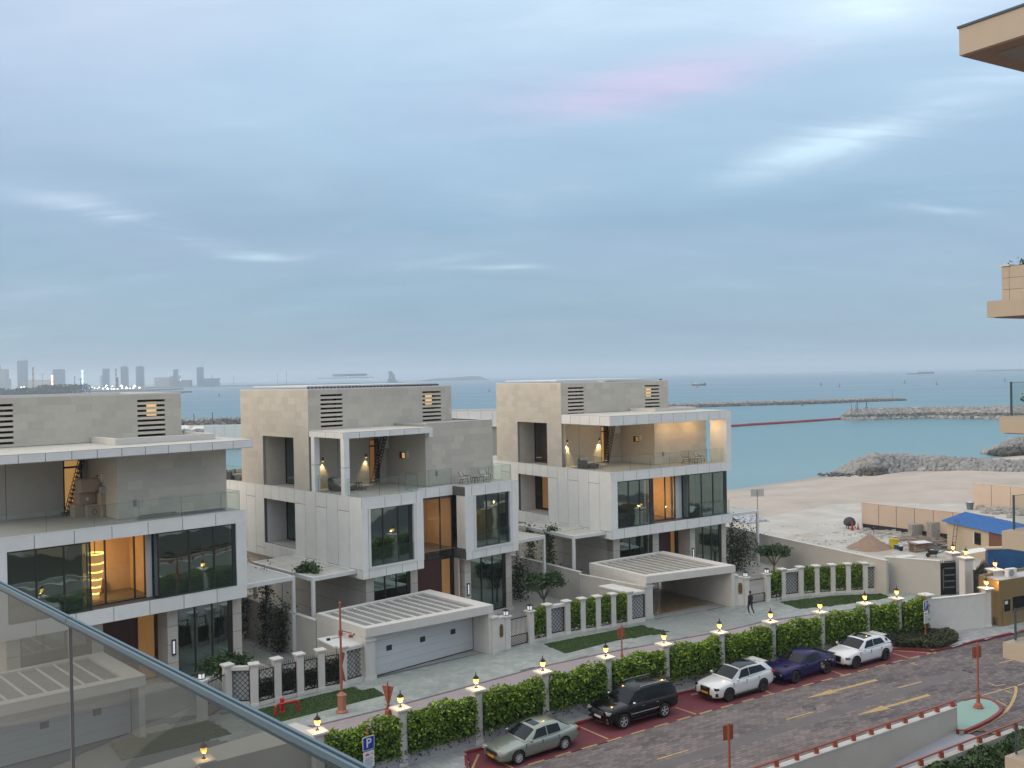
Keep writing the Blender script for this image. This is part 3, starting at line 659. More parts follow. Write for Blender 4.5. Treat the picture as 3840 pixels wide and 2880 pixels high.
# promenade between villas and hedge wall
back = [(-20.5, 51.4), (-16.0, 53.6), (-14.98, 54.7), (-9.17, 59.2), (-4, 63.5), (-.71, 65.2), (3.57, 68.45), (8.29, 71.0), (10.2, 72), (17.4, 76.2), (21.64, 78.0), (26.16, 79.4), (30.78, 80.0), (34.6, 78.0), (38, 78.9), (38.5, 72), (33.9, 69.2)]
prom_poly = [(-60, 22)] + [(-16, 38.8), (-9.3, 43.5), (-6, 46.3), (1.0, 51.5), (8.2, 56.2), (15.6, 60.7), (23, 64.8), (28.35, 67.2), (33.4, 68.7)] + [(38.5, 72), (38, 80.5)] + [(31, 83), (17.4, 79), (8, 74.5), (-2, 67.5), (-10, 62), (-19, 56.5), (-30, 50)]
prom_o = struct(sheet('promenade', prom_poly, -.045, prom_base))
edge = [(-14.5, 49.0), (-11.7, 50.66), (-7.39, 53.7), (-2.95, 57.3), (1.17, 60.7), (5.64, 63.5), (10.45, 66.19), (14.5, 68.3), (18.31, 70.9), (24, 73.4), (31.0, 75.6)]
inner = [(-20.5, 51.0), (-16, 53.5), (-9.2, 59.0), (-.9, 65.0), (3.57, 68.3), (9.8, 71.8), (17.4, 76.0), (21.64, 77.9), (26.16, 79.3), (30.78, 79.9), (35, 78.2), (35.5, 76.5)]
lawns = [[at(*q).to_2d() for q in (B5(240, 1215), B5(400, 1305), B5(1175, 1110), B5(1090, 1055), B5(1000, 1075), B5(930, 1050))],
         [at(*q).to_2d() for q in (D(560, 725), D(720, 795), D(1100, 700), D(1510, 632), D(1350, 602), D(1300, 582))],
         [at(*q).to_2d() for q in (E(370, 408), E(520, 460), E(900, 420), E(1215, 372), E(1130, 345), E(760, 362))],
         [Vector((-16.9, 52.3)), Vector((-15.0, 50.2)), Vector((-19.5, 47.0)), Vector((-21.0, 49.2))]]
lawns[0][0] = Vector((-14.6, 53.9)); lawns[0][1] = Vector((-13.3, 51.5))
vis_prom = [tuple(p) for p in edge] + [tuple(p) for p in inner[::-1]]
wet = lambda gx, gy, t: np.clip(t * .75 + .3 - 1.1 * np.exp(-(((gx - 14) / 7) ** 2 + ((gy - 70) / 5) ** 2)), 0, 1)
pave(prom_o, 'tile', 'tile_field', vis_prom, radians(38), .62, .42, 0, prom_block, 21, holes=lawns, bond=.37, ref=(-8, 52), tonef=wet)
# purple-pink border and inner strip beside the hedge
mb = MB()
f1, l1 = along(edge)
s = 0
while s < l1 - .3:
    a, b = f1(s), f1(min(l1, s + .8)); d = (b - a).normalized(); n = Vector((-d.y, d.x))
    mb.prism([tuple(a + n * .0), tuple(a - n * .16), tuple(b - n * .16 - d * .012), tuple(b - d * .012)], -.02, .03); s += .8
mb.build('edging', mat('purple_edging', (0.17, 0.13, 0.15), .8, noise=.15, nscale=3), prom_o)
strip2 = [(e[0] + .09, e[1] - .14) for e in edge] + [(33.2, 69.0), (28.35, 67.25), (23, 64.85), (15.6, 60.75), (8.2, 56.25), (1.0, 51.55), (-6, 46.35), (-9.3, 43.55), (-14, 40.2)]
sheet('inner_path', strip2, .004, pink_strip)

# lawns: soil sheet + real blades
grass_rng = np.random.default_rng(9)
def lawn(poly, z, label):
    root = sheet('lawn', poly, z, grass_base, kind='structure')
    xs = [p[0] for p in poly]; ys = [p[1] for p in poly]; n = int((max(xs) - min(xs)) * (max(ys) - min(ys)) * 260)
    gx = grass_rng.uniform(min(xs), max(xs), n); gy = grass_rng.uniform(min(ys), max(ys), n); ok = inpoly(gx, gy, poly); gx, gy = gx[ok], gy[ok]; n = len(gx)
    a = grass_rng.uniform(0, 2 * pi, n); hgt_ = grass_rng.uniform(.025, .06, n); wd = .018; lean = grass_rng.uniform(-.03, .03, (n, 2))
    dx, dy = np.cos(a) * wd, np.sin(a) * wd; z0 = np.full(n, z)
    V = np.stack([np.stack([gx - dx, gy - dy, z0], 1), np.stack([gx + dx, gy + dy, z0], 1), np.stack([gx + dx * .4 + lean[:, 0], gy + dy * .4 + lean[:, 1], z0 + hgt_], 1), np.stack([gx - dx * .4 + lean[:, 0], gy - dy * .4 + lean[:, 1], z0 + hgt_], 1)], 1)
    t = .5 + .35 * np.sin(gx * 1.1) * np.cos(gy * .9) + grass_rng.uniform(-.25, .25, n)
    g = quads_mesh('grass', V, grass_mat, np.clip(t, 0, 1)); tag(g, label, 'grass', kind='stuff')
lawn(lawns[0], .012, 'short green lawn around the camera pole before the white garage')
lawn(lawns[1], .012, 'short green lawn strip in front of the middle ivy fence')
lawn(lawns[2], .012, 'short green lawn strip in front of the far ivy fence')
lawn(lawns[3], .012, 'short green lawn seen through the balcony glass')
for i, q in enumerate(((D(1190, 712), D(1010, 745)), (D(1345, 740), D(1210, 765)))):
    pass

# gardens around the villas (stone floor and lawn patches)
garden = struct(sheet('garden_paving', [(-45, 46), (-16, 53.8), (-9.3, 59.3), (3.6, 68.6), (17.4, 76.3), (31, 80.1), (21.2, 86.0), (24, 100), (0, 118), (-60, 100)], -.03, mat('garden_stone', (0.33, 0.32, 0.30), .7, noise=.1, nscale=.8, wear=.2)))

# ramp
ramp = MB()
a0, a1, b0, b1 = rp(0, 0), rp(0, RAMPW), rp(-30, 0), rp(-30, RAMPW)
ramp.add([(*a0, -.02), (*a1, -.02), (*rp(-4, RAMPW), -.35), (*rp(-4, 0), -.35), (*b1, -4.6), (*b0, -4.6)], [(0, 3, 2, 1), (3, 5, 4, 2)])
struct(ramp.build('ramp', mat('ramp_concrete', (0.30, 0.31, 0.35), .75, noise=.08, nscale=.5, wear=.15)))
isl = struct(sheet('traffic_island', island, .12, green_floor))
isl_k = [Vector(p) for p in island[1:]]
kerb([tuple(p) for p in isl_k], 'kerb', red_kerb, z=.16, wd=.16, ln=.6, parent=isl)

# far land masses and haze come at the end

# ================================================================== VILLAS
def window(parent, axis, pos, a0, a1, z0, z1, n, glass=None, depth=.10, fr=.07, mull=.09, splits=None, name='window', sgn=1, wide_end=0.0):
    """glazed screen on plane axis=pos; frame mesh is the part, each pane a sub-part"""
    g = glass or room_glass; mb = MB()
    def b(p0, p1, q0, q1, d0, d1):
        if axis == 'v': mb.box(p0, p1, pos + d0, pos + d1, q0, q1)
        else: mb.box(pos + d0, pos + d1, p0, p1, q0, q1)
    b(a0, a1, z0, z0 + fr, 0, depth); b(a0, a1, z1 - fr, z1, 0, depth)
    b(a0, a0 + fr, z0 + fr + .002, z1 - fr - .002, 0, depth); b(a1 - fr - wide_end, a1, z0 + fr + .002, z1 - fr - .002, 0, depth)
    xs = splits if splits else [a0 + (a1 - a0 - wide_end) * i / n for i in range(1, n)]
    for x in xs: b(x - mull / 2, x + mull / 2, z0 + fr + .002, z1 - fr - .002, 0, depth)
    o = mb.build(name, dark_metal, parent)
    edges = [a0 + fr] + [x for x in xs] + [a1 - fr - wide_end]
    for i, (p, q) in enumerate(zip(edges, edges[1:])):
        pp = p + (mull / 2 if i else 0); qq = q - (mull / 2 if i < len(edges) - 2 else 0)
        gg = g[i] if isinstance(g, list) else g
        me = bpy.data.meshes.new('pane'); d = pos + depth * .45
        if axis == 'v': vs = [(pp, d, z0 + fr), (qq, d, z0 + fr), (qq, d, z1 - fr), (pp, d, z1 - fr)]
        else: vs = [(d, pp, z0 + fr), (d, qq, z0 + fr), (d, qq, z1 - fr), (d, pp, z1 - fr)]
        me.from_pydata(vs, [], [(0, 1, 2, 3)]); me.materials.append(gg); link('pane', me, o)
    return o
def guard(parent, p0, p1, z0, z1, n=1, name='glass_guard'):
    """frameless clear glass rail of n panes between plan points"""
    p0 = Vector(p0); p1 = Vector(p1); d = (p1 - p0).normalized(); nn = Vector((-d.y, d.x)) * .008; Lh = (p1 - p0).length
    for i in range(n):
        a = p0 + d * (Lh * i / n + .012); b = p0 + d * (Lh * (i + 1) / n - .012)
        mb = MB(); mb.prism([tuple(a + nn), tuple(a - nn), tuple(b - nn), tuple(b + nn)], z0, z1); o = mb.build('glass_panel', clear_glass, parent)
        # green polished edges
        e = MB(); e.prism([tuple(b + nn - d * .008), tuple(b - nn - d * .008), tuple(b - nn + d * .006), tuple(b + nn + d * .006)], z0, z1 + .002)
        e.prism([tuple(a + nn), tuple(a - nn), tuple(b - nn), tuple(b + nn)], z1 + .002, z1 + .012)
        e.build('glass_edge', edge_green, o)

def wall_sconce(parent, u, v, z, en=18):
    mb = MB(); mb.tube((u, v - .16, z), (u, v - .16, z + .28), .055, n=10); mb.tube((u, v - .16, z + .14), (u, v, z + .14), .02, n=6)
    o = mb.build('wall_lamp', dark_metal, parent)
    mb = MB(); mb.tube((u, v - .16, z - .01), (u, v - .16, z), .05, n=10); mb.build('bulb', spot_glow, o)
    spot_light(o, (u, v - .16, z - .03), (u, v - .02, z - 1.5), en, 62)

def loft_ladder(root_loc, rz, p0, p1, label, grp):
    """scissor loft ladder: side rings and treads, leaning from p0 (floor) to p1 (hatch); local x along the wall"""
    t = thing('loft_ladder', label, 'ladder', root_loc, rz, grp)
    p0 = Vector(p0); p1 = Vector(p1); n = 15; w_ = Vector((0, .42, 0)); d = (p1 - p0) / n
    for k, off in enumerate((Vector((0, 0, 0)), w_)):
        mb = MB()
        for i in range(n):
            c = p0 + d * (i + .5) + off; r = d.length * .62
            pts = [c + Vector((cos(a) * r * .75, 0, sin(a) * r)) for a in np.linspace(0, 2 * pi, 11)]
            mb.path(pts, .030, 5)
        mb.build('side_linkage', black_iron, t)
    for i in range(n + 1):
        c = p0 + d * i; mb = MB(); mb.box(c.x - .11, c.x + .07, c.y + .02, c.y + .40, c.z - .015, c.z + .02)
        mb.build('tread', mat('tread_metal', (.52, .48, .43), .5), t)
    mb = MB()
    for off in (0, .42):
        c = p0 + Vector((0, off, .06)); mb.path([c + Vector((cos(a) * .10, 0, sin(a) * .10)) for a in np.linspace(0, 2 * pi, 9)], .02, 5)
        c = c + Vector((-.2, 0, 0)); mb.path([c + Vector((cos(a) * .09, 0, sin(a) * .09)) for a in np.linspace(0, 2 * pi, 9)], .02, 5)
    mb.build('foot', black_iron, t)
    return t

def villa(O, yaw, spec):
    """local axes: x along the street front (u), y into the plot (v)"""
    W = spec['W']; t = thing('villa', spec['label'], 'house', (O[0], O[1], 0), radians(90) - radians(yaw), 'three storey villas along the promenade')
    P = t; VE = 22.5
    def core(name, m, *a): return bx(name, P, m, *a)
    # ---- ground floor
    core('plinth', white_stone, .6, W - .02, .62, 21.9, -.04, .22)
    core('core_wall', core_grey, .84, 1.0, 1.55, 21.5, .2, 4.74)
    core('course_backing', joint_dark, .835, .841, .85, 21.5, .2, 4.74)
    clad(P, 'stone_course', stone_block, 'u', .84, .80, 21.5, .24, 4.74, 6.9, 1.125, thick=.04, gap=.03, jit=.0, bond=0)
    core('rear_wall', core_grey, 1.0, W - .2, 21.3, 21.5, .2, 4.7); core('ground_side_wall', stone_block, W - .2, W - .06, 1.6, 21.5, .2, 4.74)
    for a0, a1 in spec['piers']:
        core('pier_core', joint_dark, a0 + .02, a1 - .02, .83, spec.get('pier_v', 1.6), .2, 4.74)
        for k in range(4):
            z0 = .24 + k * 1.125; core('stone_block', stone_block, a0, a1, .80, spec.get('pier_v', 1.6) + .02, z0 + .015, z0 + 1.11)
    gdv = 2.3 if not spec.get('tall') else 1.45
    for a0, a1 in spec['gwin']:
        window(P, 'v', .86, a0, a1, .26, 4.72, 3, wide_end=.22)
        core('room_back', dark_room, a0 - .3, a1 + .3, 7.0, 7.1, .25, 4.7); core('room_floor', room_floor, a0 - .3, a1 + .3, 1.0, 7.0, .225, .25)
        core('curtain', mat('curtain_grey', (.20, .21, .21), .9), a1 - .75, a1 - .35, 1.25, 1.4, .3, 4.5)
    r0, r1 = spec['entry']; d0, d1 = spec['door']
    core('entry_side', stone_block, r1 + .0, r1 + .12, .95 if spec.get('tall') else 1.62, gdv, .22, 4.74); core('entry_side', stone_block, r0 - .12, r0, 1.62, gdv, .22, 4.74)
    zt = 4.86 if spec.get('tall') else 4.72
    o = core('door', maroon_wood, d0, d1, gdv, gdv + .08, .24, zt)
    bx('door_handle', o, grey_metal, -.40, -.37, -1.0, -.7, -.28, -.05)
    o = core('light_panel', amber_dim, d1 + .06, r1 - .02, gdv + .5, gdv + .55, .24, zt)
    window(P, 'v', gdv, d1 + .02, r1, .24, zt, 1, glass=amber_glass)
    core('lattice_screen', white_stone, r0 + .02, d0 - .03, gdv + .01, gdv + .06, .24, zt)
    # wall lanterns each side of the entry
    for u in spec['sconces']:
        mb = MB(); mb.box(u - .12, u + .12, .70, .80, 1.85, 1.93); mb.box(u - .12, u + .12, .70, .80, 2.72, 2.80); mb.box(u - .12, u - .09, .71, .79, 1.932, 2.718); mb.box(u + .09, u + .12, .71, .79, 1.932, 2.718)
        o = mb.build('entry_lantern', dark_metal, P); mb = MB(); mb.box(u - .05, u + .05, .72, .78, 1.95, 2.70); mb.build('lamp_glass', lamp_pale, o)
    # ---- first floor shell
    rc = spec.get('recess')
    for (xa, xb, ya) in (((.03, rc[0], .03), (rc[0] + .001, rc[1] - .001, 4.8), (rc[1], W - .03, .03)) if rc else ((.03, W - .03, .03),)):
        core('floor_slab', joint_dark, xa, xb, ya, VE, 4.78, 5.56); core('soffit_slab', white_paint, xa + .001, xb - .001, ya + .001, VE, 4.755, 4.779)
         # H2: slab notch above the entrance
    def slab(name, m, z0, z1, inset=.03):
        if rc:
            core(name, m, inset, rc[0], inset, VE, z0, z1); core(name, m, rc[0] + .001, rc[1] - .001, rc[2] + inset, VE, z0, z1); core(name, m, rc[1], W - inset, inset, VE, z0, z1)
        else: core(name, m, inset, W - inset, inset, VE, z0, z1)
    slab('terrace_slab', joint_dark, 9.56, 10.20)
    if rc:
        core('terrace_floor', terrace_tile, .05, rc[0] - .06, .05, VE, 10.201, 10.235); core('terrace_floor', terrace_tile, rc[0] - .059, rc[1] + .059, rc[2] + .05, VE, 10.2015, 10.2355); core('terrace_floor', terrace_tile, rc[1] + .06, W - .05, .05, VE, 10.201, 10.235)
    else: core('terrace_floor', terrace_tile, .05, W - .05, .05, VE, 10.201, 10.235)
    core('left_wall', joint_dark, .03, .25, .03, 8.80, 5.561, 9.559); core('left_wall', joint_dark, .03, .25, 13.46, VE, 5.561, 9.559)
    core('left_wall', joint_dark, .032, .249, 8.8005, 13.459, 5.561, 5.78); core('left_wall', joint_dark, .032, .249, 8.8005, 13.459, 9.26, 9.559)
    core('right_wall', stone_warm, W - .28, W - .04, 1.1, VE, 5.561, 9.559); core('back_wall', core_grey, .25, W - .3, VE - .2, VE - .02, 5.561, 9.559)
    # side niches with glazing (lower storey and upper storey)
    for z0, z1 in ((5.78, 9.26), (10.24, 14.16)):
        nm = core_grey if z0 > 9 else white_paint
        sd = stone_warm if z0 > 9 else white_paint
        core('niche_side', sd, .251, 1.95, 13.46, 13.6, z0, z1); core('niche_side', sd, .251, 1.95, 8.66, 8.8, z0, z1)
        core('niche_floor', terrace_tile, .251, 1.95, 8.801, 13.459, z0 - .1, z0); core('niche_ceiling', white_paint, .251, 1.95, 8.801, 13.459, z1, z1 + .1)
        gl = spec['niche_glass'][0 if z0 < 9 else 1]
        window(P, 'u', 1.93, 8.82, 13.44, z0 + .02, z1 - .02, 2, glass=gl[0])
        core('room_wall', gl[1], 2.9, 3.0, 8.7, 13.6, z0, z0 + (z1 - z0) * gl[2])
        if gl[2] < 1: core('room_wall', dark_room, 2.9, 3.0, 8.7, 13.6, z0 + (z1 - z0) * gl[2] + .002, z1)
    # white cladding, left face: tall narrow panels with staggered breaks
    if spec['left_seen']:
        js = [.02, 1.55, 2.98, 4.42, 5.87, 7.33, 8.80]; js2 = [13.46, 14.85, 16.32, 17.76, 19.2, 20.7, 22.5]
        k = 0
        for J in (js, js2):
            for a, b in zip(J, J[1:]):
                hi = (k % 2 == 1)
                segs = ((4.76, 9.28), (9.28, 10.27)) if hi else ((4.76, 5.36), (5.36, 10.27))
                for z0, z1 in segs: core('cladding_panel', white_panel, 0, .035, a + .019, b - .019, z0 + .018 * (z0 > 4.8), z1 - .018 * (z1 < 10.2))
                k += 1
        for a, b in zip((8.80, 9.95, 11.12, 12.28), (9.95, 11.12, 12.28, 13.46)):
            core('cladding_panel', white_panel, 0, .035, a + .019, b - .019, 4.76, 5.80); core('cladding_panel', white_panel, 0, .035, a + .019, b - .019, 9.27, 10.27)
    else:
        core('side_cladding', white_panel, 0, .03, .02, VE, 4.76, 10.27)
    # front bands and columns as panels
    def band(z0, z1, jts, y0=0.0, x_in=.019):
        for a, b in zip(jts, jts[1:]): core('cladding_panel', white_panel, a + x_in, b - x_in, y0, y0 + .03, z0, z1)
    band(4.76, 5.60 if not rc else 5.36, spec['jb'])
    if rc: band(4.76, 5.36, spec['jb2'])
    if rc:
        for lo, hi in ((0.02, rc[0]), (rc[1], W - .02)):
            q = [lo] + [j for j in spec['jt'] if lo + .5 < j < hi - .5] + [hi]; band(9.56, 10.27, q)
        q = [rc[0] + .05, (rc[0] * 2 + rc[1]) / 3, (rc[0] + 2 * rc[1]) / 3, rc[1] - .05]; band(9.56, 10.27, q, rc[2])
    else: band(9.52, 10.27, spec['jt'])
    for a, b in spec['cols']:
        core('column_core', core_grey, a + .032, b - .032, .032, 1.0, 5.561, 9.559); core('cladding_panel', white_panel, a + .002, b - .002, 0.001, .031, (5.605 if not rc else 5.365), (9.515 if not rc else 9.555))
        core('column_side', white_panel, b - .031, b - .001, .033, 1.02, 5.605, 9.515)
        if a > .5: core('column_side', white_panel, a + .001, a + .031, .033, 1.02, 5.605, 9.515)
    # coping line (thin white lip on the terrace edge)
    if rc:
        for (x0, x1, y0, y1) in ((-.01, rc[0] + .03, -.01, .12), (rc[1] - .03, W + .01, -.01, .12), (rc[0] - .09, rc[1] + .09, rc[2] - .01, rc[2] + .12)): core('coping', white_paint, x0, x1, y0, y1, 10.272 if y0 < 0 else 10.271, 10.315)
    else: core('coping', white_paint, -.01, W + .01, -.01, .12, 10.272, 10.315)
    core('coping', white_paint, -.01, .12, .121, VE, 10.272, 10.315)
    # first-floor glazing
    for wn in spec['fwin']:
        o = window(P, wn[0], wn[1], wn[2], wn[3], wn[4], wn[5], wn[6], glass=wn[7], splits=wn[8] if len(wn) > 8 else None, wide_end=wn[9] if len(wn) > 9 else 0)
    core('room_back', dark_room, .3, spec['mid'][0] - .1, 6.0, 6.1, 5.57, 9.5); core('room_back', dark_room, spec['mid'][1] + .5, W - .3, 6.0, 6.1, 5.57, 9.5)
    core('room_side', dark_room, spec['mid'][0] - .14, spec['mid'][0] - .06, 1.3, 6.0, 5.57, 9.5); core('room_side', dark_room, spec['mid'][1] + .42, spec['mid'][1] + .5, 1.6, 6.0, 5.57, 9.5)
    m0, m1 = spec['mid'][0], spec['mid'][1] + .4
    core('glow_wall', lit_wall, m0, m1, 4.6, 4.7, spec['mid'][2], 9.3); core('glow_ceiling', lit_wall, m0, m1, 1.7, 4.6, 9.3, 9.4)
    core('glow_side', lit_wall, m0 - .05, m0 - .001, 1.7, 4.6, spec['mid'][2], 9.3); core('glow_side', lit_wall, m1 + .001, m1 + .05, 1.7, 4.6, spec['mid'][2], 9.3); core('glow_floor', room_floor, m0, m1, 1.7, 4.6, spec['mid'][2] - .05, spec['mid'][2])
    core('picture', brown_panel, m0 + .8, m0 + 1.7, 4.55, 4.599, 6.9, 8.1); core('sideboard', brown_wood, m0 + .5, m0 + 2.2, 4.1, 4.5, spec['mid'][2] + .001, spec['mid'][2] + .85)
    point_light(P, (m0 + .9, 2.9, 7.4), spec.get('room_w', 120), (1, .64, .30), .25, 'room_light')
    core('room_floor', room_floor, .3, W - .3, 1.2, 6.0, 5.562, 5.58)
    for s_ in spec.get('surround', ()):      # projecting white window surrounds
        a0, a1, z0, z1 = s_; T_ = .17
        core('window_surround', white_paint, a0, a1, -.06, .30, z0, z0 + T_); core('window_surround', white_paint, a0, a1, -.06, .30, z1 - .05, z1)
        core('window_surround', white_paint, a0, a0 + T_, -.06, .30, z0 + T_ + .001, z1 - .051); core('window_surround', white_paint, a1 - T_ - .12, a1, -.06, .30, z0 + T_ + .001, z1 - .051)
    for g in spec.get('guards', ()): guard(P, g[0], g[1], g[2], g[3], g[4] if len(g) > 4 else 1)
    # ---- terrace storey
    u1 = spec['box_u1']
    core('upper_wall', core_grey, .03, .24, 6.68, 8.8, 10.236, 17.6); core('upper_wall', core_grey, .03, .24, 13.46, 17.0, 10.236, 17.6); core('upper_wall', core_grey, .031, .239, 8.8005, 13.459, 14.16, 17.6)
    sl = spec['slots']; zlo, zhi = 14.93, 17.36
    def front_wall(m, y0, y1, z0, z1, nm='upper_wall'):
        xs = [.26] + [x for s_ in sl for x in s_] + [u1 - .03]
        for i in range(0, len(xs), 2): core(nm, m, xs[i], xs[i + 1], y0, y1, z0, z1)
        for a, b in sl:
            core(nm, m, a + .001, b - .001, y0 + .001, y1, z0, zlo); core(nm, m, a + .001, b - .001, y0 + .001, y1, zhi, z1)
    front_wall(core_grey, 6.68, 6.92, 14.2, 17.6)
    core('upper_wall', stone_warm, u1 - .25, u1 - .03, 6.93, 17.0, 14.2, 17.6); core('upper_wall', core_grey, .25, u1 - .26, 16.8, 17.0, 10.3, 17.6)
    core('terrace_ceiling', white_paint, .26, u1 - .3, 6.95, 16.7, 14.21, 14.3)
    for a, b in sl:      # louvre slats: eight gaps
        n = 8; gp = .15; sh = (zhi - zlo - n * gp) / (n - 1)
        for i in range(n - 1):
            z = zlo + gp + i * (gp + sh); core('wall_slat', stone_warm, a, b, 6.66, 6.84, z, z + sh)
        core('plant_screen', mat('plant_dark', (.035, .025, .02), .9), a - .3, b + .3, 8.0, 8.1, 14.4, 17.5)
        o = bx('louvre_lamp', P, mat('louvre_glow', (1, .7, .3), .5, emis=(1, .62, .25), estr=.55) if b > 5 else mat('louvre_wood', (.28, .18, .10), .7), b - .85, b - .2, 7.6, 7.65, 16.25, 17.2)
    # stone tiling of the upper box
    holes_l = [(8.8, 13.46, 10.2, 14.16)]
    if spec['left_seen']: clad(P, 'tile', stone_tile, 'u', .03, 6.655, 17.0, 10.28, 17.70, .95, .53, holes=holes_l, seed=spec['seed'])
    front_holes = [(a, b, zlo, zhi) for a, b in sl]
    clad(P, 'tile', stone_tile, 'v', 6.68, .0, u1, 14.30 if not spec.get('canopy_top') else spec['canopy_top'], 17.70, .95, .53, holes=front_holes, seed=spec['seed'] + 1)
    # parapet coping and roof
    core('roof_deck', roof_dirty, .05, u1 - .05, 6.75, 16.9, 17.40, 17.46)
    for a in ((0, u1, 6.645, 6.95), (0, u1, 16.75, 17.02)): core('coping', white_stone, a[0] - .005, a[1] + .005, a[2], a[3], 17.70, 17.79)
    for a in ((0, .3), (u1 - .3, u1)): core('coping', white_stone, a[0], a[1], 6.951, 16.749, 17.701, 17.785)
    if spec.get('roof_pergola'):
        x0, x1 = spec['roof_pergola']
        core('roof_canopy', white_paint, x0, x1, 7.6, 15.8, 17.93, 18.02)
        x = spec['fins'][0]
        while x < spec['fins'][1]:
            core('fin', mat('fin_dark', (.06, .05, .05), .7), x, x + .13, 7.35, 7.60, 17.80, 17.925); x += .33
    # back wall of terrace and right block
    bv = 7.70; br = spec['block']; dr = spec['tdoor']
    core('terrace_wall', stone_warm, .26, dr[0], bv, bv + .2, 10.236, 14.2); core('terrace_wall', stone_warm, dr[1], br[0] + .1, bv, bv + .2, 10.236, 14.2)
    core('terrace_wall', stone_warm, .262, .5, 6.70, bv, 10.236, 14.2)
    clad(P, 'terrace_tiles', stone_tile, 'v', bv, .5, dr[0], 10.26, 14.2, .9, .5, stuff=True, seed=spec['seed'] + 2)
    clad(P, 'terrace_tiles', stone_tile, 'v', bv, dr[1], br[0], 10.26, 14.2, .9, .5, stuff=True, seed=spec['seed'] + 3)
    core('wall_joint', joint_dark, spec['tj'], spec['tj'] + .03, bv - .04, bv - .034, 10.3, 14.2)
    # terrace door
    o = window(P, 'v', bv + .04, dr[0], dr[1], 10.26, 13.72, 1, glass=amber_glass, fr=.11); bx('transom', o, dark_metal, dr[0] + .1, dr[1] - .1, bv + .03, bv + .13, 13.12, 13.24)
    core('door_glow', amber_glow if spec['tlit'] else amber_dim, dr[0] - .1, dr[1] + .1, bv + .9, bv + .95, 10.26, 13.7)
    # block
    b0, b1, b2, bz = br
    core('block_wall', core_grey, b0 + .03, b1 - .03, b2 + .03, 12.0, 10.236, bz - .06)
    bh = [(b0 + 1.0, b0 + 1.35, 10.95, 11.2)]
    clad(P, 'tile', stone_tile, 'v', b2 + .03, b0, b1, 10.26, bz, .95, .53, seed=spec['seed'] + 4)
    clad(P, 'block_side_tiles', stone_tile, 'u', b0 + .03, b2, bv, 10.26, min(bz, 14.2), .9, .5, holes=[(5.2, 5.95, 12.2, 12.72)], stuff=True, seed=spec['seed'] + 5)
    clad(P, 'block_side_tiles', stone_tile, 'u', b1 - .03, b2, 12.0, 10.26, bz, .9, .5, stuff=True, seed=spec['seed'] + 6, out_dir=1)
    core('small_window', mat('small_win', (.05, .03, .02), .3), b0 + .0, b0 + .035, 5.2, 5.95, 12.2, 12.72)
    core('small_window_glow', amber_glow if spec['win_lit'] else amber_dim, b0 - .004, b0 + .0, 5.25, 5.6, 12.26, 12.66)
    core('wall_box', white_paint, b0 - .12, b0 - .003, 4.7, 4.9, 12.35, 12.85)
    core('socket_plate', grey_metal, b0 + .9, b0 + 1.12, b2 - .03, b2 - .01, 10.95, 11.35)
    core('air_outlet', white_paint, dr[1] + .25, dr[1] + 1.1, bv - .35, bv - .04, 12.95, 13.95)
    if spec.get('upstand'):
        x0, x1, y0, y1, z0, z1 = spec['upstand']
        core('upstand', white_stone, x0, x1, y0, y0 + .3, z0, z1); core('upstand', white_stone, x0, x0 + .3, y0 + .301, y1, z0, z1 - .002); core('upstand', white_stone, x1 - .3, x1, y0 + .301, y1, z0, z1 - .002)
    # canopy
    for c in spec['canopy']:
        core(c[0], c[1], *c[2:])
        if c[0] == 'canopy': core('canopy_ceiling', white_paint, c[2] + .002, c[3] - .002, c[4] + .002, c[5], c[6] - .02, c[6] - .001)
    for c in spec['canopy_bands']:
        axis, pos, a0, a1, z0, z1, n = c
        for i in range(n):
            p, q = a0 + (a1 - a0) * i / n + .018, a0 + (a1 - a0) * (i + 1) / n - .018
            if axis == 'v': core('cladding_panel', white_panel, p, q, pos, pos + .03, z0, z1)
            else: core('cladding_panel', white_panel, pos, pos + .03, p, q, z0, z1)
    if spec.get('ceil_w'):
        for uu in (3.6, 9.2, 12.2):
            mb = MB(); mb.lathe([(.10, 14.10), (.12, 14.168)], c=(uu, 1.6 if uu > 8 else 4.2, 0), n=12); o = mb.build('ceiling_lamp', spot_glow, P); point_light(o, (uu, 1.6 if uu > 8 else 4.2, 13.7), spec['ceil_w'], (1, .66, .34), .4)
    for s_ in spec['tsconces']: wall_sconce(P, s_, bv - .04, 12.35, spec.get('sc_en', 22))
    return t

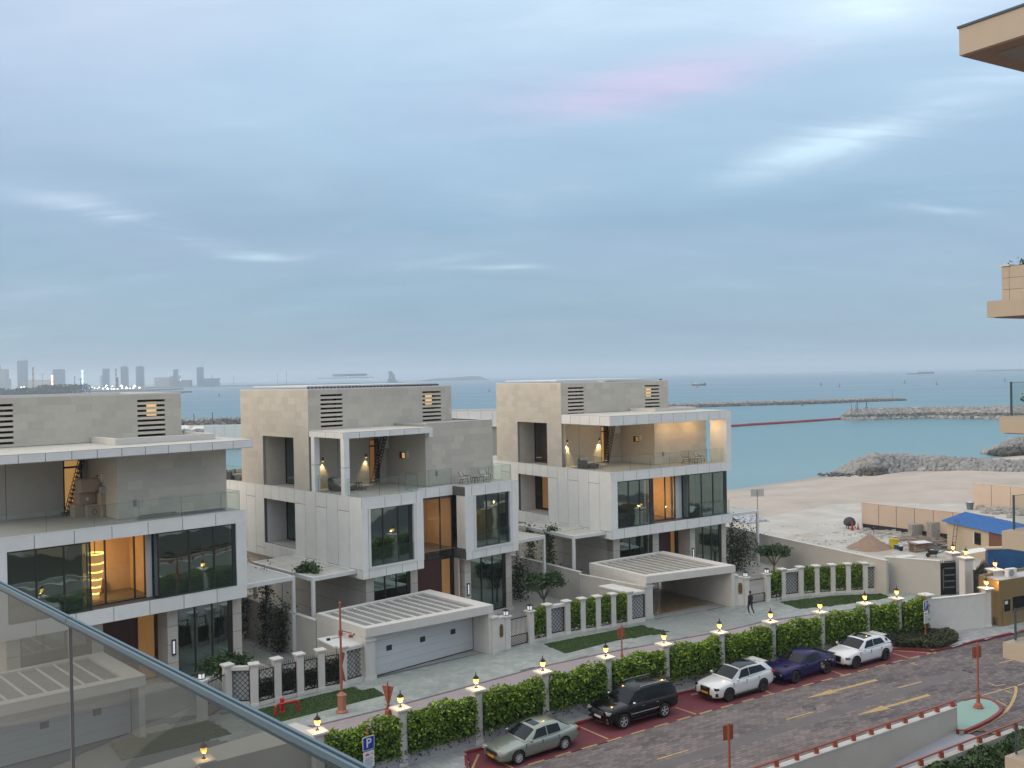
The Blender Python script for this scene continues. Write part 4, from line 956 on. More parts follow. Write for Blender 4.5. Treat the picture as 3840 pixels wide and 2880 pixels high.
U1 = Vector((sin(radians(47.3)), cos(radians(47.3)), 0))
O1, O2, O3 = Vector((-27.81, 51.046, 0)), Vector((-10.416, 65.465, 0)), Vector((8.056, 79.433, 0))
dk = (room_glass, dark_room, 1.0)
V1 = villa(O1, 47.3, dict(W=14.65, label='pale villa nearest the balcony glass, with cartons stacked on its terrace', left_seen=False, seed=10,
    piers=[(.8, 1.5), (5.3, 5.9), (9.75, 10.4), (14.0, 14.6)], gwin=[(1.5, 5.3), (10.4, 14.0)], entry=(5.9, 9.75), door=(6.5, 8.45), sconces=(5.6, 10.1),
    niche_glass=(dk, dk), jb=[.02, 2.1, 4.2, 6.28, 8.38, 10.47, 12.6, 14.63], jt=[.02, 2.1, 4.2, 6.28, 8.38, 10.49, 12.61, 14.63],
    cols=[(0, .72), (13.95, 14.65)], mid=(5.1, 8.6, 5.6),
    fwin=[('v', .08, .74, 5.1, 5.60, 9.50, 3, room_glass), ('v', .95, 5.15, 8.55, 5.60, 9.50, 3, amber_glass, [6.2, 7.9]), ('u', 8.95, .12, .95, 5.6, 9.5, 1, room_glass), ('v', .08, 8.97, 13.93, 5.60, 9.50, 3, room_glass, [10.9, 12.5], .15)],
    guards=[((.8, -.02), (5.1, -.02), 5.58, 6.75), ((9.0, -.02), (13.9, -.02), 5.58, 6.75), ((.3, .42), (13.2, .42), 10.24, 11.48, 5), ((13.2, .42), (14.45, .42), 10.24, 11.48, 1), ((14.45, .45), (14.45, 2.1), 10.24, 11.48, 1)],
    box_u1=13.46, slots=[(1.1, 3.0), (10.5, 12.35)], block=(7.54, 14.55, 2.4, 14.2), tdoor=(6.1, 7.3), tj=2.75, tlit=True, win_lit=False, tsconces=(),
    canopy_top=14.76, upstand=(7.5, 13.9, 2.5, 6.6, 14.74, 15.12),
    canopy=[('canopy', joint_dark, .02, 15.25, .03, 6.64, 14.24, 14.70), ('canopy_top', roof_dirty, 0.0, 15.27, .0, 6.63, 14.701, 14.735), ('bay_pier', white_paint, 8.6, 8.93, .95, 1.3, 5.6, 9.5)],
    canopy_bands=[('v', 0.0, .0, 15.27, 14.25, 14.699, 11), ('u', 15.24, .04, 6.6, 14.25, 14.699, 5)]))
V2 = villa(O2, 46.9, dict(W=14.68, label='middle villa with a tall amber entrance window between two framed bays', left_seen=True, seed=20, tall=True,
    piers=[(.8, 1.45), (4.65, 5.28), (9.75, 10.35), (14.0, 14.6)], gwin=[(1.45, 4.65), (10.35, 14.0)], entry=(5.3, 9.25), door=(5.5, 7.95), sconces=(5.0, 10.05),
    niche_glass=(dk, dk), jb=[.02, .52, 1.95, 3.35, 4.68, 5.28], jb2=[9.27, 9.9, 11.3, 12.7, 14.05, 14.66], jt=[.52, 1.95, 3.35, 4.68, 9.9, 11.3, 12.7, 14.05],
    cols=[(0, .52), (4.68, 5.3), (9.25, 10.1), (14.05, 14.68)], mid=(5.35, 8.8, 4.9), recess=(5.3, 9.25, 1.38),
    fwin=[('v', .12, .70, 4.38, 5.52, 9.52, 3, room_glass, [1.85, 3.15], .22), ('v', 1.45, 5.32, 9.2, 4.88, 9.54, 2, amber_glass, [8.0]), ('v', .12, 10.25, 13.8, 5.52, 9.52, 3, room_glass, [11.5, 12.75], .22)],
    surround=((.53, 4.67, 5.37, 9.56), (10.1, 14.04, 5.37, 9.56)),
    guards=[((.74, -.03), (4.40, -.03), 5.54, 6.75), ((10.3, -.03), (13.85, -.03), 5.54, 6.75), ((.22, .5), (5.2, .5), 10.24, 11.5, 3), ((5.2, .52), (5.2, 1.95), 10.24, 11.5, 1), ((5.25, 2.0), (9.6, 2.0), 10.24, 11.5, 2), ((9.75, .5), (14.45, .5), 10.24, 11.5, 2), ((14.45, .55), (14.45, 2.55), 10.24, 11.5, 1), ((.22, .55), (.22, 5.85), 10.24, 11.5, 3)],
    box_u1=13.58, slots=[(1.07, 2.98), (10.56, 12.47)], block=(7.65, 14.45, 2.63, 14.98), tdoor=(6.0, 7.02), tj=3.1, tlit=False, win_lit=True, tsconces=(1.72, 5.6),
    roof_pergola=(.5, 12.9), fins=(.5, 12.9), room_w=45, sc_en=80,
    canopy=[('canopy', joint_dark, .03, 7.6, 2.06, 6.64, 14.32, 14.71), ('canopy_top', roof_dirty, 0, 7.92, 2.03, 6.63, 14.7105, 14.745), ('canopy_post', white_panel, 0, .45, 2.03, 2.45, 10.316, 14.30), ('canopy_post', white_panel, 0, .45, 5.9, 6.35, 10.316, 14.30),
            ('post_joint', joint_dark, -.004, .454, 2.026, 2.454, 12.26, 12.285), ('post_joint', joint_dark, -.004, .454, 5.896, 6.354, 12.26, 12.285), ('block_coping', white_stone, 7.64, 14.46, 2.62, 2.9, 14.981, 15.03), ('block_coping', white_stone, 14.16, 14.46, 2.901, 11.9, 14.98, 15.028), ('canopy_return', white_panel, 7.6, 7.92, 2.06, 2.6, 14.0, 14.70),
            ('rear_slab', white_panel, 5.0, 15.2, 17.3, 22.4, 14.25, 14.95)],
    canopy_bands=[('v', 2.03, 0, 7.92, 14.31, 14.709, 6), ('u', 0, 2.07, 6.6, 14.31, 14.709, 4)]))
V3 = villa(O3, 55.5, dict(W=14.38, label='farthest villa of the three with a canopy framed terrace open to the sea', left_seen=True, seed=30,
    piers=[(.8, 1.5), (5.25, 5.95), (9.75, 10.35), (13.75, 14.3)], gwin=[(1.5, 5.25), (10.35, 13.75)], entry=(5.95, 9.75), door=(6.9, 8.7), sconces=(5.6, 10.05),
    niche_glass=((amber_glass, amber_dim, 1.0), (amber_glass, brown_panel, .4)), jb=[.02, 1.37, 2.84, 4.29, 5.72, 7.18, 8.65, 10.09, 11.56, 12.99, 14.36], jt=[.02, 1.35, 2.8, 4.23, 5.68, 7.15, 8.58, 10.04, 11.5, 12.97, 14.36],
    cols=[(0, .66)], mid=(4.85, 7.9, 5.6),
    fwin=[('v', .08, .68, 4.75, 5.60, 9.50, 3, room_glass, [1.95, 3.2], .35), ('v', .95, 4.80, 8.15, 5.60, 9.50, 2, amber_glass, [6.95]), ('u', 8.95, .12, .95, 5.6, 9.5, 1, room_glass), ('v', .08, 8.97, 13.75, 5.60, 9.50, 3, room_glass, [10.55, 12.0], .3), ('u', 13.65, .19, 4.0, 5.6, 9.5, 2, room_glass)],
    guards=[((.7, -.02), (4.8, -.02), 5.58, 6.85), ((9.0, -.02), (13.9, -.02), 5.58, 6.85), ((.22, .42), (13.9, .42), 10.24, 11.55, 6), ((.22, .45), (.22, 6.6), 10.24, 11.5, 3)],
    box_u1=12.93, slots=[(.79, 2.60), (9.97, 11.82)], block=(7.78, 14.36, 3.1, 14.1), tdoor=(5.35, 6.35), tj=2.75, tlit=True, win_lit=False, tsconces=(1.31, 5.04), sc_en=170, room_w=130, ceil_w=55,
    canopy_top=15.02, roof_pergola=(-.0 + .3, 12.6), fins=(12.7, 12.71), upstand=(8.0, 13.2, 3.2, 6.6, 15.0, 15.28),
    canopy=[('canopy', joint_dark, .03, 14.35, .03, 6.64, 14.19, 14.96), ('canopy_top', roof_dirty, 0, 14.37, 0, 6.63, 14.961, 15.0), ('end_wall', white_panel, 13.72, 14.37, 0.001, 2.0, 9.53, 14.19), ('bay_pier', white_paint, 8.2, 8.93, .95, 1.3, 5.6, 9.5)],
    canopy_bands=[('v', 0.0, 0, 14.37, 14.19, 14.959, 10), ('u', 0, .04, 6.64, 14.19, 14.959, 5)]))
# chandelier in the nearest villa
def local(V, u, v, z):
    a = V.rotation_euler.z; return Vector((V.location.x + u * cos(a) - v * sin(a), V.location.y + u * sin(a) + v * cos(a), z))
p = local(V1, 6.05, 2.2, 0); t = thing('chandelier', 'tall tiered glowing chandelier behind the amber glass of the nearest villa', 'chandelier', p)
for i, (r, z, hh) in enumerate(((.50, 7.95, .55), (.47, 7.45, .48), (.42, 7.0, .43), (.36, 6.55, .43), (.30, 6.15, .38), (.2, 5.75, .38))):
    for z0, z1, mm in ((z, z + hh - .10, amber_glow), (z + hh - .10, z + hh - .02, chandelier_glow)):
        mb = MB()
        for k in range(16):
            a, a2 = pi * k / 8, pi * (k + 1) / 8; mb.add([(r * cos(a), r * sin(a), z0), (r * cos(a2), r * sin(a2), z0), (r * cos(a2), r * sin(a2), z1), (r * cos(a), r * sin(a), z1)], [(0, 1, 2, 3)])
        mb.build('tier', mm, t)
mb = MB(); mb.tube((0, 0, 5.8), (0, 0, 9.3), .03); mb.build('stem', dark_metal, t)

# ================================================================== GARAGES, PERGOLAS, GARDEN WALLS
class Sub:
    """a thing placed in a villa's axes: geometry given in villa coordinates, root at (u0, v0)"""
    def __init__(s, V, name, label, cat, u0, v0, z0=0.0, group=None):
        s.o = thing(name, label, cat, local(V, u0, v0, z0), V.rotation_euler.z, group); s.d = (u0, v0, z0)
    def bx(s, name, m, x0, x1, y0, y1, z0, z1, parent=None):
        a, b, c = s.d; return bx(name, parent or s.o, m, x0 - a, x1 - a, y0 - b, y1 - b, z0 - c, z1 - c)
    def mb(s):
        m = MB(); m.M = Matrix.Translation((-s.d[0], -s.d[1], -s.d[2])); return m

def garage(V, label, vl, vr, ul=-3.9, ur=5.48, doorv=-5.42, strips=11, carport=False, roof_z=3.25, vb=-.32):
    g = Sub(V, 'garage', label, 'garage', .8, -3.5, group='flat roofed garages in front of the villas')
    f = lambda u: vl + (vr - vl) * (u - ul) / (ur - ul)
    m = g.mb(); m.prism([(ul, vl), (ur, vr), (ur, vb), (ul, vb)], 2.70, 3.08); m.build('roof', white_stone, g.o)
    iu0, iu1 = ul + .38, ur - .95
    m = g.mb(); m.prism([(ul, vl), (ur, vr), (ur, f(ur) + .62), (ul, f(ul) + .62)], 3.081, roof_z); rim = m.build('roof_rim', white_stone, g.o)
    for poly in ([(ul, f(ul) + .621), (iu0, f(iu0) + .621), (iu0, vb), (ul, vb)], [(iu1, f(iu1) + .621), (ur, f(ur) + .621), (ur, vb), (iu1, vb)], [(iu0 + .001, vb - .38), (iu1 - .001, vb - .38), (iu1 - .001, vb), (iu0 + .001, vb)]):
        m = g.mb(); m.prism(poly, 3.081, roof_z - .002); m.build('roof_rim', white_stone, g.o)
    n = strips
    for i in range(n):
        a = iu0 + (iu1 - iu0) * i / n; b = iu0 + (iu1 - iu0) * (i + 1) / n
        wst = .085 if not carport else .12
        m = g.mb(); m.prism([(a + wst / 2 + .003, f(a) + .64), (b - wst / 2 - .003, f(b) + .64), (b - wst / 2 - .003, vb - .40), (a + wst / 2 + .003, vb - .40)], 3.082, 3.13); m.build('louvre_panel', louvre_grey, g.o)
        if i:
            m = g.mb(); m.prism([(a - wst / 2, f(a) + .63), (a + wst / 2, f(a) + .63), (a + wst / 2, vb - .39), (a - wst / 2, vb - .39)], 3.083, 3.20); m.build('roof_strip', roof_dirty if carport else white_paint, g.o)
    # walls
    g.bx('side_wall', white_stone, ul + .02, ul + .3, vl + .35, vb, -.03, 2.699)
    m = g.mb(); m.prism([(ur - .34, f(ur) + .10), (ur - .02, f(ur) + .07), (ur - .02, vb), (ur - .34, vb)], -.03, 2.699); m.build('side_wall', white_stone, g.o)
    g.bx('pier', white_stone, ul + .02, ul + .72, vl + .1, vl + .349, -.03, 2.698); g.bx('pier_cap', white_stone, ul - .05, ul + .80, vl + .03, vl + .40, 2.38, 2.52); g.bx('pier_base', white_stone, ul - .03, ul + .78, vl + .05, vl + .40, -.03, .22)
    if not carport:
        g.bx('back_wall', core_grey, ul + .31, ur - .35, vb - .2, vb, -.03, 2.699)
        d0, d1 = ul + .74, ur - .36
        for k in range(5):
            o = g.bx('door_section', garage_white, d0, d1, doorv, doorv + .05, .03 + k * .53, .03 + (k + 1) * .53 - .012)
        m = g.mb(); rr = random.Random(4)
        for k in range(10):
            for j in range(18):
                x = d0 + .1 + j * (d1 - d0 - .3) / 18 + (k % 2) * .2; m.box(x, x + .34, doorv - .012, doorv, .10 + k * .262, .16 + k * .262)
        o = m.build('door_emboss', garage_white, g.o); o['kind'] = 'stuff'
        g.bx('door_frame', dark_metal, d1, d1 + .04, doorv - .03, doorv + .05, 0, 2.69); g.bx('door_seal', rubber, d0, d1, doorv - .01, doorv + .05, -.02, .03)
        for u in (d0 + 1.35, d0 + 4.0, d0 + 6.55):
            o = g.bx('door_window', dark_metal, u - .21, u + .21, doorv - .02, doorv - .0125, 1.38, 1.72)
        p0 = Vector((0, 0, 0))
    else:
        m = g.mb(); m.box(ul + .31, ur - .35, vl + .6, vb - .1, -.02, .012)
        fl = m.build('carport_floor', mat('wet_tan_floor', (.30, .205, .11), .12, noise=.2, nscale=.9), g.o)
        for u in (ul + 2.0, ul + 3.7): g.bx('rear_post', white_stone, u, u + .3, vb - .4, vb - .1, .0, 2.69)
        lattice(g.o, (ul + 2.35 - g.d[0], vb - .25 - g.d[1]), (ul + 3.65 - g.d[0], vb - .25 - g.d[1]), .1, 2.5, 'rear_lattice'); lattice(g.o, (ur - 2.2 - g.d[0], vb - .25 - g.d[1]), (ur - .9 - g.d[0], vb - .25 - g.d[1]), .1, 2.5, 'rear_lattice')
    return g
def lattice(parent, a, b, z0, z1, name='lattice', pitch=.17, bar=.022, m=black_iron, split=True):
    a = Vector(a); b = Vector(b); d = (b - a); Lx = d.length; d = d / Lx; n = Vector((-d.y, d.x)); H_ = z1 - z0
    mb = MB()
    def P3(x, z, o): return (a.x + d.x * x + n.x * o, a.y + d.y * x + n.y * o, z0 + z)
    step = pitch * 1.414
    for sg in (1, -1):
        k = -H_ if sg > 0 else 0.0
        lim = Lx if sg > 0 else Lx + H_
        x = k
        while x < lim:
            if sg > 0: xa, za = (x, 0) if x >= 0 else (0, -x); xb, zb = (x + H_, H_) if x + H_ <= Lx else (Lx, Lx - x)
            else: xa, za = (x, 0) if x <= Lx else (Lx, x - Lx); xb, zb = (x - H_, H_) if x - H_ >= 0 else (0, x)
            if abs(zb - za) > .03:
                o = .008 * sg; dx, dz = (xb - xa), (zb - za); l_ = hypot(dx, dz); px, pz = -dz / l_ * bar / 2, dx / l_ * bar / 2
                mb.add([P3(xa + px, za + pz, o), P3(xb + px, zb + pz, o), P3(xb - px, zb - pz, o), P3(xa - px, za - pz, o), P3(xa + px, za + pz, o + .012), P3(xb + px, zb + pz, o + .012), P3(xb - px, zb - pz, o + .012), P3(xa - px, za - pz, o + .012)], [(3, 2, 1, 0), (4, 5, 6, 7), (0, 1, 5, 4), (2, 3, 7, 6)])
            x += step
    lt = mb.build(name, m, parent)
    mb = MB()
    fr = .045
    for (x0, x1, q0, q1) in ((0, Lx, 0, fr), (0, Lx, H_ - fr, H_), (0, fr, fr, H_ - fr), (Lx - fr, Lx, fr, H_ - fr)):
        mb.add([P3(x0, q0, -.02), P3(x1, q0, -.02), P3(x1, q1, -.02), P3(x0, q1, -.02), P3(x0, q0, .03), P3(x1, q0, .03), P3(x1, q1, .03), P3(x0, q1, .03)], [(0, 1, 2, 3), (7, 6, 5, 4), (0, 4, 5, 1), (1, 5, 6, 2), (2, 6, 7, 3), (3, 7, 4, 0)])
    mb.build('lattice_frame', m, parent)
    return lt

G1 = garage(V1, 'pale garage seen dimly through the balcony glass', -5.9, -6.5, doorv=-5.3, strips=9)
G2 = garage(V2, 'pale garage with closed white door and three small door windows', -5.98, -7.16, strips=11)
G3 = garage(V3, 'open pale carport with tan wet floor at the far villa', -7.1, -8.45, ul=-2.75, ur=5.43, strips=9, carport=True)

def pergola(V, u0, u1, v0, v1, label, louvred=False, beams=(), posts=None, zt=5.35):
    p = Sub(V, 'pergola', label, 'pergola', (u0 + u1) / 2, (v0 + v1) / 2, group='white flat pergolas beside the villas')
    th = .26; b = .20
    for a in ((u0, u1, v0, v0 + b), (u0, u1, v1 - b, v1)): p.bx('beam', white_paint, a[0], a[1], a[2], a[3], zt - th, zt)
    for a in ((u0, u0 + b), (u1 - b, u1)): p.bx('beam', white_paint, a[0], a[1], v0 + b + .001, v1 - b - .001, zt - th, zt - .001)
    if louvred:
        v = v0 + b + .05
        while v < v1 - b - .08:
            p.bx('roof_slat', white_paint, u0 + b + .001, u1 - b - .001, v, v + .075, zt - .14, zt - .02); v += .17
    else: p.bx('roof_panel', roof_dirty, u0 + b + .001, u1 - b - .001, v0 + b + .001, v1 - b - .001, zt - .16, zt - .04)
    for v in beams: p.bx('cross_beam', roof_dirty, u0 + b + .002, u1 - b - .002, v, v + .12, zt - .039, zt - .012)
    for (u, v) in posts or ((u0, v0), (u0, v1 - b)): p.bx('post', white_paint, u, u + b, v, v + b, -.03, zt - th - .001)
    return p
PG2 = pergola(V2, -3.5, -.04, .72, 8.95, 'solid roofed white pergola with dirty top left of the middle villa', beams=(3.3, 6.0), posts=((-3.5, .72), (-3.5, 4.6), (-3.5, 8.7)))
PG3 = pergola(V3, -3.45, -.04, .8, 9.1, 'solid roofed white pergola left of the far villa', beams=(3.4, 6.1), posts=((-3.45, .8), (-3.45, 4.7), (-3.45, 8.85)))
PG1 = pergola(V1, 14.72, 18.55, .85, 8.0, 'white louvred pergola right of the nearest villa', louvred=True, posts=((18.35, .85), (18.35, 4.4), (18.35, 7.8)))
PG1b = pergola(V2, 14.75, 18.5, .85, 7.0, 'white pergola with ivy right of the middle villa', posts=((18.3, .85), (18.3, 4.0), (18.3, 6.8)))
PG3b = pergola(V3, 14.45, 18.8, .8, 7.2, 'white pergola right of the far villa beside the beach', posts=((18.6, .8), (14.5, 4.6), (18.6, 7.0)))

def garden_wall(a, b, z, label, th=.25, name='garden_wall', m=beige_wall, z0=-.04, cap=True):
    a = Vector(a[:2]); b = Vector(b[:2]); c = (a + b) / 2; d = b - a
    t = thing(name, label, 'wall', (c.x, c.y, 0), atan2(d.y, d.x)); L_ = d.length
    bx('wall_body', t, m, -L_ / 2, L_ / 2, -th / 2, th / 2, z0, z - .06)
    if cap: bx('wall_coping', t, white_stone if m is not tan_hoarding else m, -L_ / 2 - .01, L_ / 2 + .01, -th / 2 - .03, th / 2 + .03, z - .059, z)
    return t
lv = lambda V, u, v: local(V, u, v, 0).to_2d()
garden_wall(lv(V2, -3.85, -.3), lv(V2, -3.85, 20), 2.8, 'plain beige garden wall running back from the white door garage')
garden_wall(lv(V3, -3.75, -.4), lv(V3, -3.75, 20), 2.68, 'plain beige garden wall running back from the carport')
garden_wall(lv(V3, -2.75, -7.0), lv(V3, -3.75, -.4), 2.5, 'short beige wall joining carport and garden wall', th=.2)
pa, pb = at(*E1(190, 1400), 2.8), at(*E1(1180, 1610), 2.8)
garden_wall(pa + (pa - pb) * .5, pb, 2.8, 'long beige garden wall between the far villa and the building plot')
garden_wall((30.85, 80.0), (34.5, 77.9), 2.85, 'beige wall panel left of the black side gate')

# ground-level glass rails and garden edges by the pergolas
for V, u0, u1, lab in ((V1, 15.6, 20.5, 'low glass rail along the passage right of the nearest villa'),):
    t = Sub(V, 'glass_railing', lab, 'railing', (u0 + u1) / 2, 1.0)
    t.bx('kerb', white_stone, 15.3, 15.5, -4, 9, -.03, .35); guard(t.o, (15.4 - t.d[0], -4 - t.d[1]), (15.4 - t.d[0], 8 - t.d[1]), .35, 1.3, 5)

# ================================================================== FENCES ALONG THE VILLAS
ORD = ['first', 'second', 'third', 'fourth', 'fifth', 'sixth', 'seventh', 'eighth', 'ninth', 'tenth', 'eleventh', 'twelfth', 'thirteenth', 'fourteenth', 'fifteenth', 'sixteenth', 'seventeenth', 'eighteenth', 'nineteenth', 'twentieth', 'twenty first', 'twenty second', 'twenty third', 'twenty fourth', 'twenty fifth', 'twenty sixth', 'twenty seventh', 'twenty eighth', 'twenty ninth', 'thirtieth']
def pillar(loc, rz, label, grp, h=2.45, wd=.42, capw=.62, name='fence_pillar'):
    t = thing(name, label, 'pillar', loc, rz, grp)
    mb = MB(); mb.lathe([(wd * .62 * 1.25, -.1), (wd * .62 * 1.25, .16), (wd * .62 * 1.15, .2), (wd * .62 * 1.15, .26), (wd * .707, .30)], n=4); mb.build('pillar_base', white_stone, t)
    mb = MB(); mb.box(-wd / 2, wd / 2, -wd / 2, wd / 2, .301, h - .24); mb.box(-wd / 2 - .012, wd / 2 + .012, -wd / 2 + .07, wd / 2 - .07, .36, h - .32); mb.build('shaft', white_stone, t)
    mb = MB(); mb.lathe([(wd * .707, h - .239), (wd * .80, h - .20), (wd * .80, h - .16), (capw * .707, h - .09), (capw * .707, h - .02), (capw * .66, h)], n=4); mb.build('cap', white_stone, t)
    return t
def garden_lantern(loc, rz, label):
    t = thing('garden_lantern', label, 'lantern', loc, rz, 'square lanterns on the garden pillars')
    mb = MB(); mb.box(-.15, .15, -.15, .15, 0, .03)
    for sx in (-.135, .135):
        for sy in (-.135, .135): mb.box(sx - .014, sx + .014, sy - .014, sy + .014, .031, .30)
    mb.build('lantern_frame', black_iron, t)
    mb = MB(); mb.box(-.115, .115, -.115, .115, .035, .295); mb.build('lamp_glass', lamp_pale, t)
    mb = MB(); mb.lathe([(.235, .301), (.235, .325), (.13, .40), (.05, .43)], n=4); mb.build('lantern_roof', black_iron, t)
def leafy_panel(parent, a, b, z0, z1, th, n, size, m, seed, core=True, tone=None, bump=.12, top_extra=.25):
    rng = np.random.default_rng(seed); a = np.array(a); b = np.array(b); d = b - a; Lx = np.linalg.norm(d); d = d / Lx; nn = np.array([-d[1], d[0]])
    s = rng.uniform(0, Lx, n); z = z0 + (z1 - z0) * rng.beta(1.25, 1.0, n); side_ = rng.choice([-1, -1, -1, 1], n) * (th / 2 + rng.normal(0, bump * .45, n))
    lump = .5 + .5 * np.sin(s * 3.1 + seed) * np.cos(z * 3.7 + seed * 1.7); side_ *= (.82 + .35 * lump)
    k = rng.random(n) < .22; z[k] = z1 + rng.normal(0, .05, k.sum()) + top_extra * (.5 + .5 * np.sin(s[k] * 2.3 + seed * 2.1)) * rng.random(k.sum()); side_[k] = rng.uniform(-th / 2, th / 2, k.sum())
    P = np.stack([a[0] + d[0] * s + nn[0] * side_, a[1] + d[1] * s + nn[1] * side_, z], 1)
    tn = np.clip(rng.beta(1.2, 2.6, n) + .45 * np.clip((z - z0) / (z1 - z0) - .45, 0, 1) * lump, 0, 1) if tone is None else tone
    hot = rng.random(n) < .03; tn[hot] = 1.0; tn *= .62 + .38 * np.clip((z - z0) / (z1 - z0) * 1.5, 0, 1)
    if bump > .2:
        keep = ~((np.sin(s * 4.1 + seed * 2.3) * np.sin(z * 3.3 + seed) > .72) & (rng.random(n) < .8)); P, tn = P[keep], tn[keep]
    lf = leaves('leaves', P, size, m, rng, tone=tn, parent=parent); lf['kind'] = 'stuff'
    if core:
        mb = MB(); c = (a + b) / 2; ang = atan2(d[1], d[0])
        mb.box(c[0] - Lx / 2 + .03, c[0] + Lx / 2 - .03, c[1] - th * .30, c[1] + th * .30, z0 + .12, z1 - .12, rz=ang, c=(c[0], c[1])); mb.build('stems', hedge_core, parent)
def fence_run(pts, kinds, lan, tagname, seed):
    grp_p = 'square stone pillars of the villa fences'
    for i, p in enumerate(pts):
        q = pts[min(i + 1, len(pts) - 1)]; q0 = pts[max(i - 1, 0)]; rz = atan2(q[1] - q0[1], q[0] - q0[0])
        if i == len(pts) - 1 and tagname != 'far right': continue
        if i == 0 and tagname != 'left': pass
        t = pillar((p[0], p[1], 0), rz, f'{ORD[i]} pale stone pillar from the left in the {tagname} fence', grp_p, h=2.45 if i not in lan else 2.25)
        if i in lan: garden_lantern((p[0], p[1], 2.252), rz, f'square black lantern on the {ORD[i]} pillar of the {tagname} fence')
    for i, k in enumerate(kinds):
        a = Vector(pts[i]); b = Vector(pts[i + 1]); d = (b - a).normalized(); a2 = a + d * .25; b2 = b - d * .25; c = (a + b) / 2; L_ = (b2 - a2).length; rz = atan2(d.y, d.x)
        lab = f'between the {ORD[i]} and {ORD[i+1]} pillars of the {tagname} fence'
        if k == 'none': continue
        if k in ('hedge', 'rail'):
            t = thing('fence_hedge', f'ivy covered iron fence bay {lab}', 'hedge', (c.x, c.y, 0), rz, 'ivy covered fence bays')
            bx('low_wall', t, white_stone, -L_ / 2 - .03, L_ / 2 + .03, -.14, .14, -.04, .20)
            lattice(t, (-L_ / 2, -.12), (L_ / 2, -.12), .22, 2.0, 'lattice', pitch=.20, bar=.026)
            mb = MB(); x = -L_ / 2 + .05
            while x < L_ / 2: mb.lathe([(.014, 1.98), (.014, 2.14), (.004, 2.22)], c=(x, -.12, 0), n=4); x += .13
            mb.build('spikes', black_iron, t)
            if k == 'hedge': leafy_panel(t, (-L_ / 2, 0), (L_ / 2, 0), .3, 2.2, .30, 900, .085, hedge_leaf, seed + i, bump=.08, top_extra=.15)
            else: leafy_panel(t, (-L_ / 2, .10), (L_ / 2, .10), .25, 1.25 + .3 * (i % 2), .22, 420, .08, dark_leaf, seed + i, bump=.05, top_extra=.1)
        elif k == 'lattice':
            t = thing('lattice_panel', f'black diamond lattice panel {lab}', 'lattice', (c.x, c.y, 0), rz, 'black lattice panels with stone surround')
            bx('sill_wall', t, white_stone, -L_ / 2 - .03, L_ / 2 + .03, -.14, .14, -.04, .28); bx('lintel', t, white_stone, -L_ / 2 - .03, L_ / 2 + .03, -.17, .17, 2.08, 2.28)
            bx('backing', t, mat('lattice_backing', (.55, .55, .53), .8), -L_ / 2, L_ / 2, .14, .17, .28, 2.08)
            lattice(t, (-L_ / 2, -.02), (L_ / 2, -.02), .30, 2.06, pitch=.21, bar=.03)
        elif k == 'gate':
            t = thing('garden_gate', f'black iron garden gate {lab}', 'gate', (c.x, c.y, 0), rz, 'black iron garden gates')
            lattice(t, (-L_ / 2, 0), (L_ / 2, 0), .05, .75, pitch=.12)
            mb = MB(); x = -L_ / 2
            while x <= L_ / 2 + .01: mb.tube((x, .01, .7), (x, .01, 2.0), .011, n=5); x += .115
            mb.build('bars', black_iron, t); bx('top_rail', t, black_iron, -L_ / 2, L_ / 2, -.01, .03, 1.85, 1.9)
        elif k == 'panel':
            t = thing('intercom_wall', f'white stone intercom wall with bronze plate {lab}', 'wall', (c.x, c.y, 0), rz, 'intercom walls beside the garages')
            bx('wall_body', t, white_stone, -L_ / 2 - .05, L_ / 2 + .05, -.16, .16, -.04, 2.2); bx('wall_coping', t, white_stone, -L_ / 2 - .05, L_ / 2 + .05, -.2, .2, 2.201, 2.28)
            mb = MB(); mb.box(-.16, .16, -.195, -.161, 1.05, 1.65); mb.box(-.11, .11, -.2, -.162, 1.66, 1.80)
            for z in (1.12, 1.3, 1.48): mb.box(-.12, .12, -.205, -.196, z, z + .1)
            for x in (-.1, 0, .1): mb.box(x - .03, x + .03, -.19, -.162, .93, 1.04)
            mb.build('bronze_plate', bronze, t)
    return
def px_pts(lst): return [tuple(at(*q, 0).to_2d()) for q in lst]
R1 = [(-18.55, 51.15), (-17.35, 52.15), (-16.15, 53.35)] + px_pts([B5(190, 1190), B5(360, 1145), B5(530, 1105), B5(690, 1070), B5(855, 1040), B5(1050, 985)])
R1[0] = tuple(at(759, 2700, 0).to_2d()); R1[1] = tuple(at(855, 2650, 0).to_2d()); R1 = [R1[0], R1[1]] + R1[3:]
fence_run(R1, ['gate', 'lattice', 'rail', 'rail', 'rail', 'rail', 'lattice'], [0], 'left', 100)
R2 = [(-1.55, 64.55)] + px_pts([D(235, 765), D(460, 712), D(590, 682), D(735, 652), D(850, 630), D(965, 611), D(1080, 591), D(1200, 571), D(1340, 546)])
R2[0] = tuple((Vector(lv(V2, 5.55, -7.0)))); R2[1] = tuple(at(*B5(2090, 758), 0).to_2d())
fence_run(R2, ['panel', 'gate', 'hedge', 'lattice', 'hedge', 'hedge', 'hedge', 'hedge', 'lattice'], [1, 2], 'middle', 120)
R3 = px_pts([E(20, 436), E(115, 430), E(275, 400), E(390, 380), E(525, 362), E(645, 352), E(765, 342), E(882, 335), E(1010, 330), E(1165, 322)])
R3[0] = tuple(Vector(lv(V3, 5.6, -8.1)))
fence_run(R3, ['panel', 'gate', 'hedge', 'lattice', 'hedge', 'hedge', 'hedge', 'hedge', 'lattice'], [1, 2], 'far right', 140)

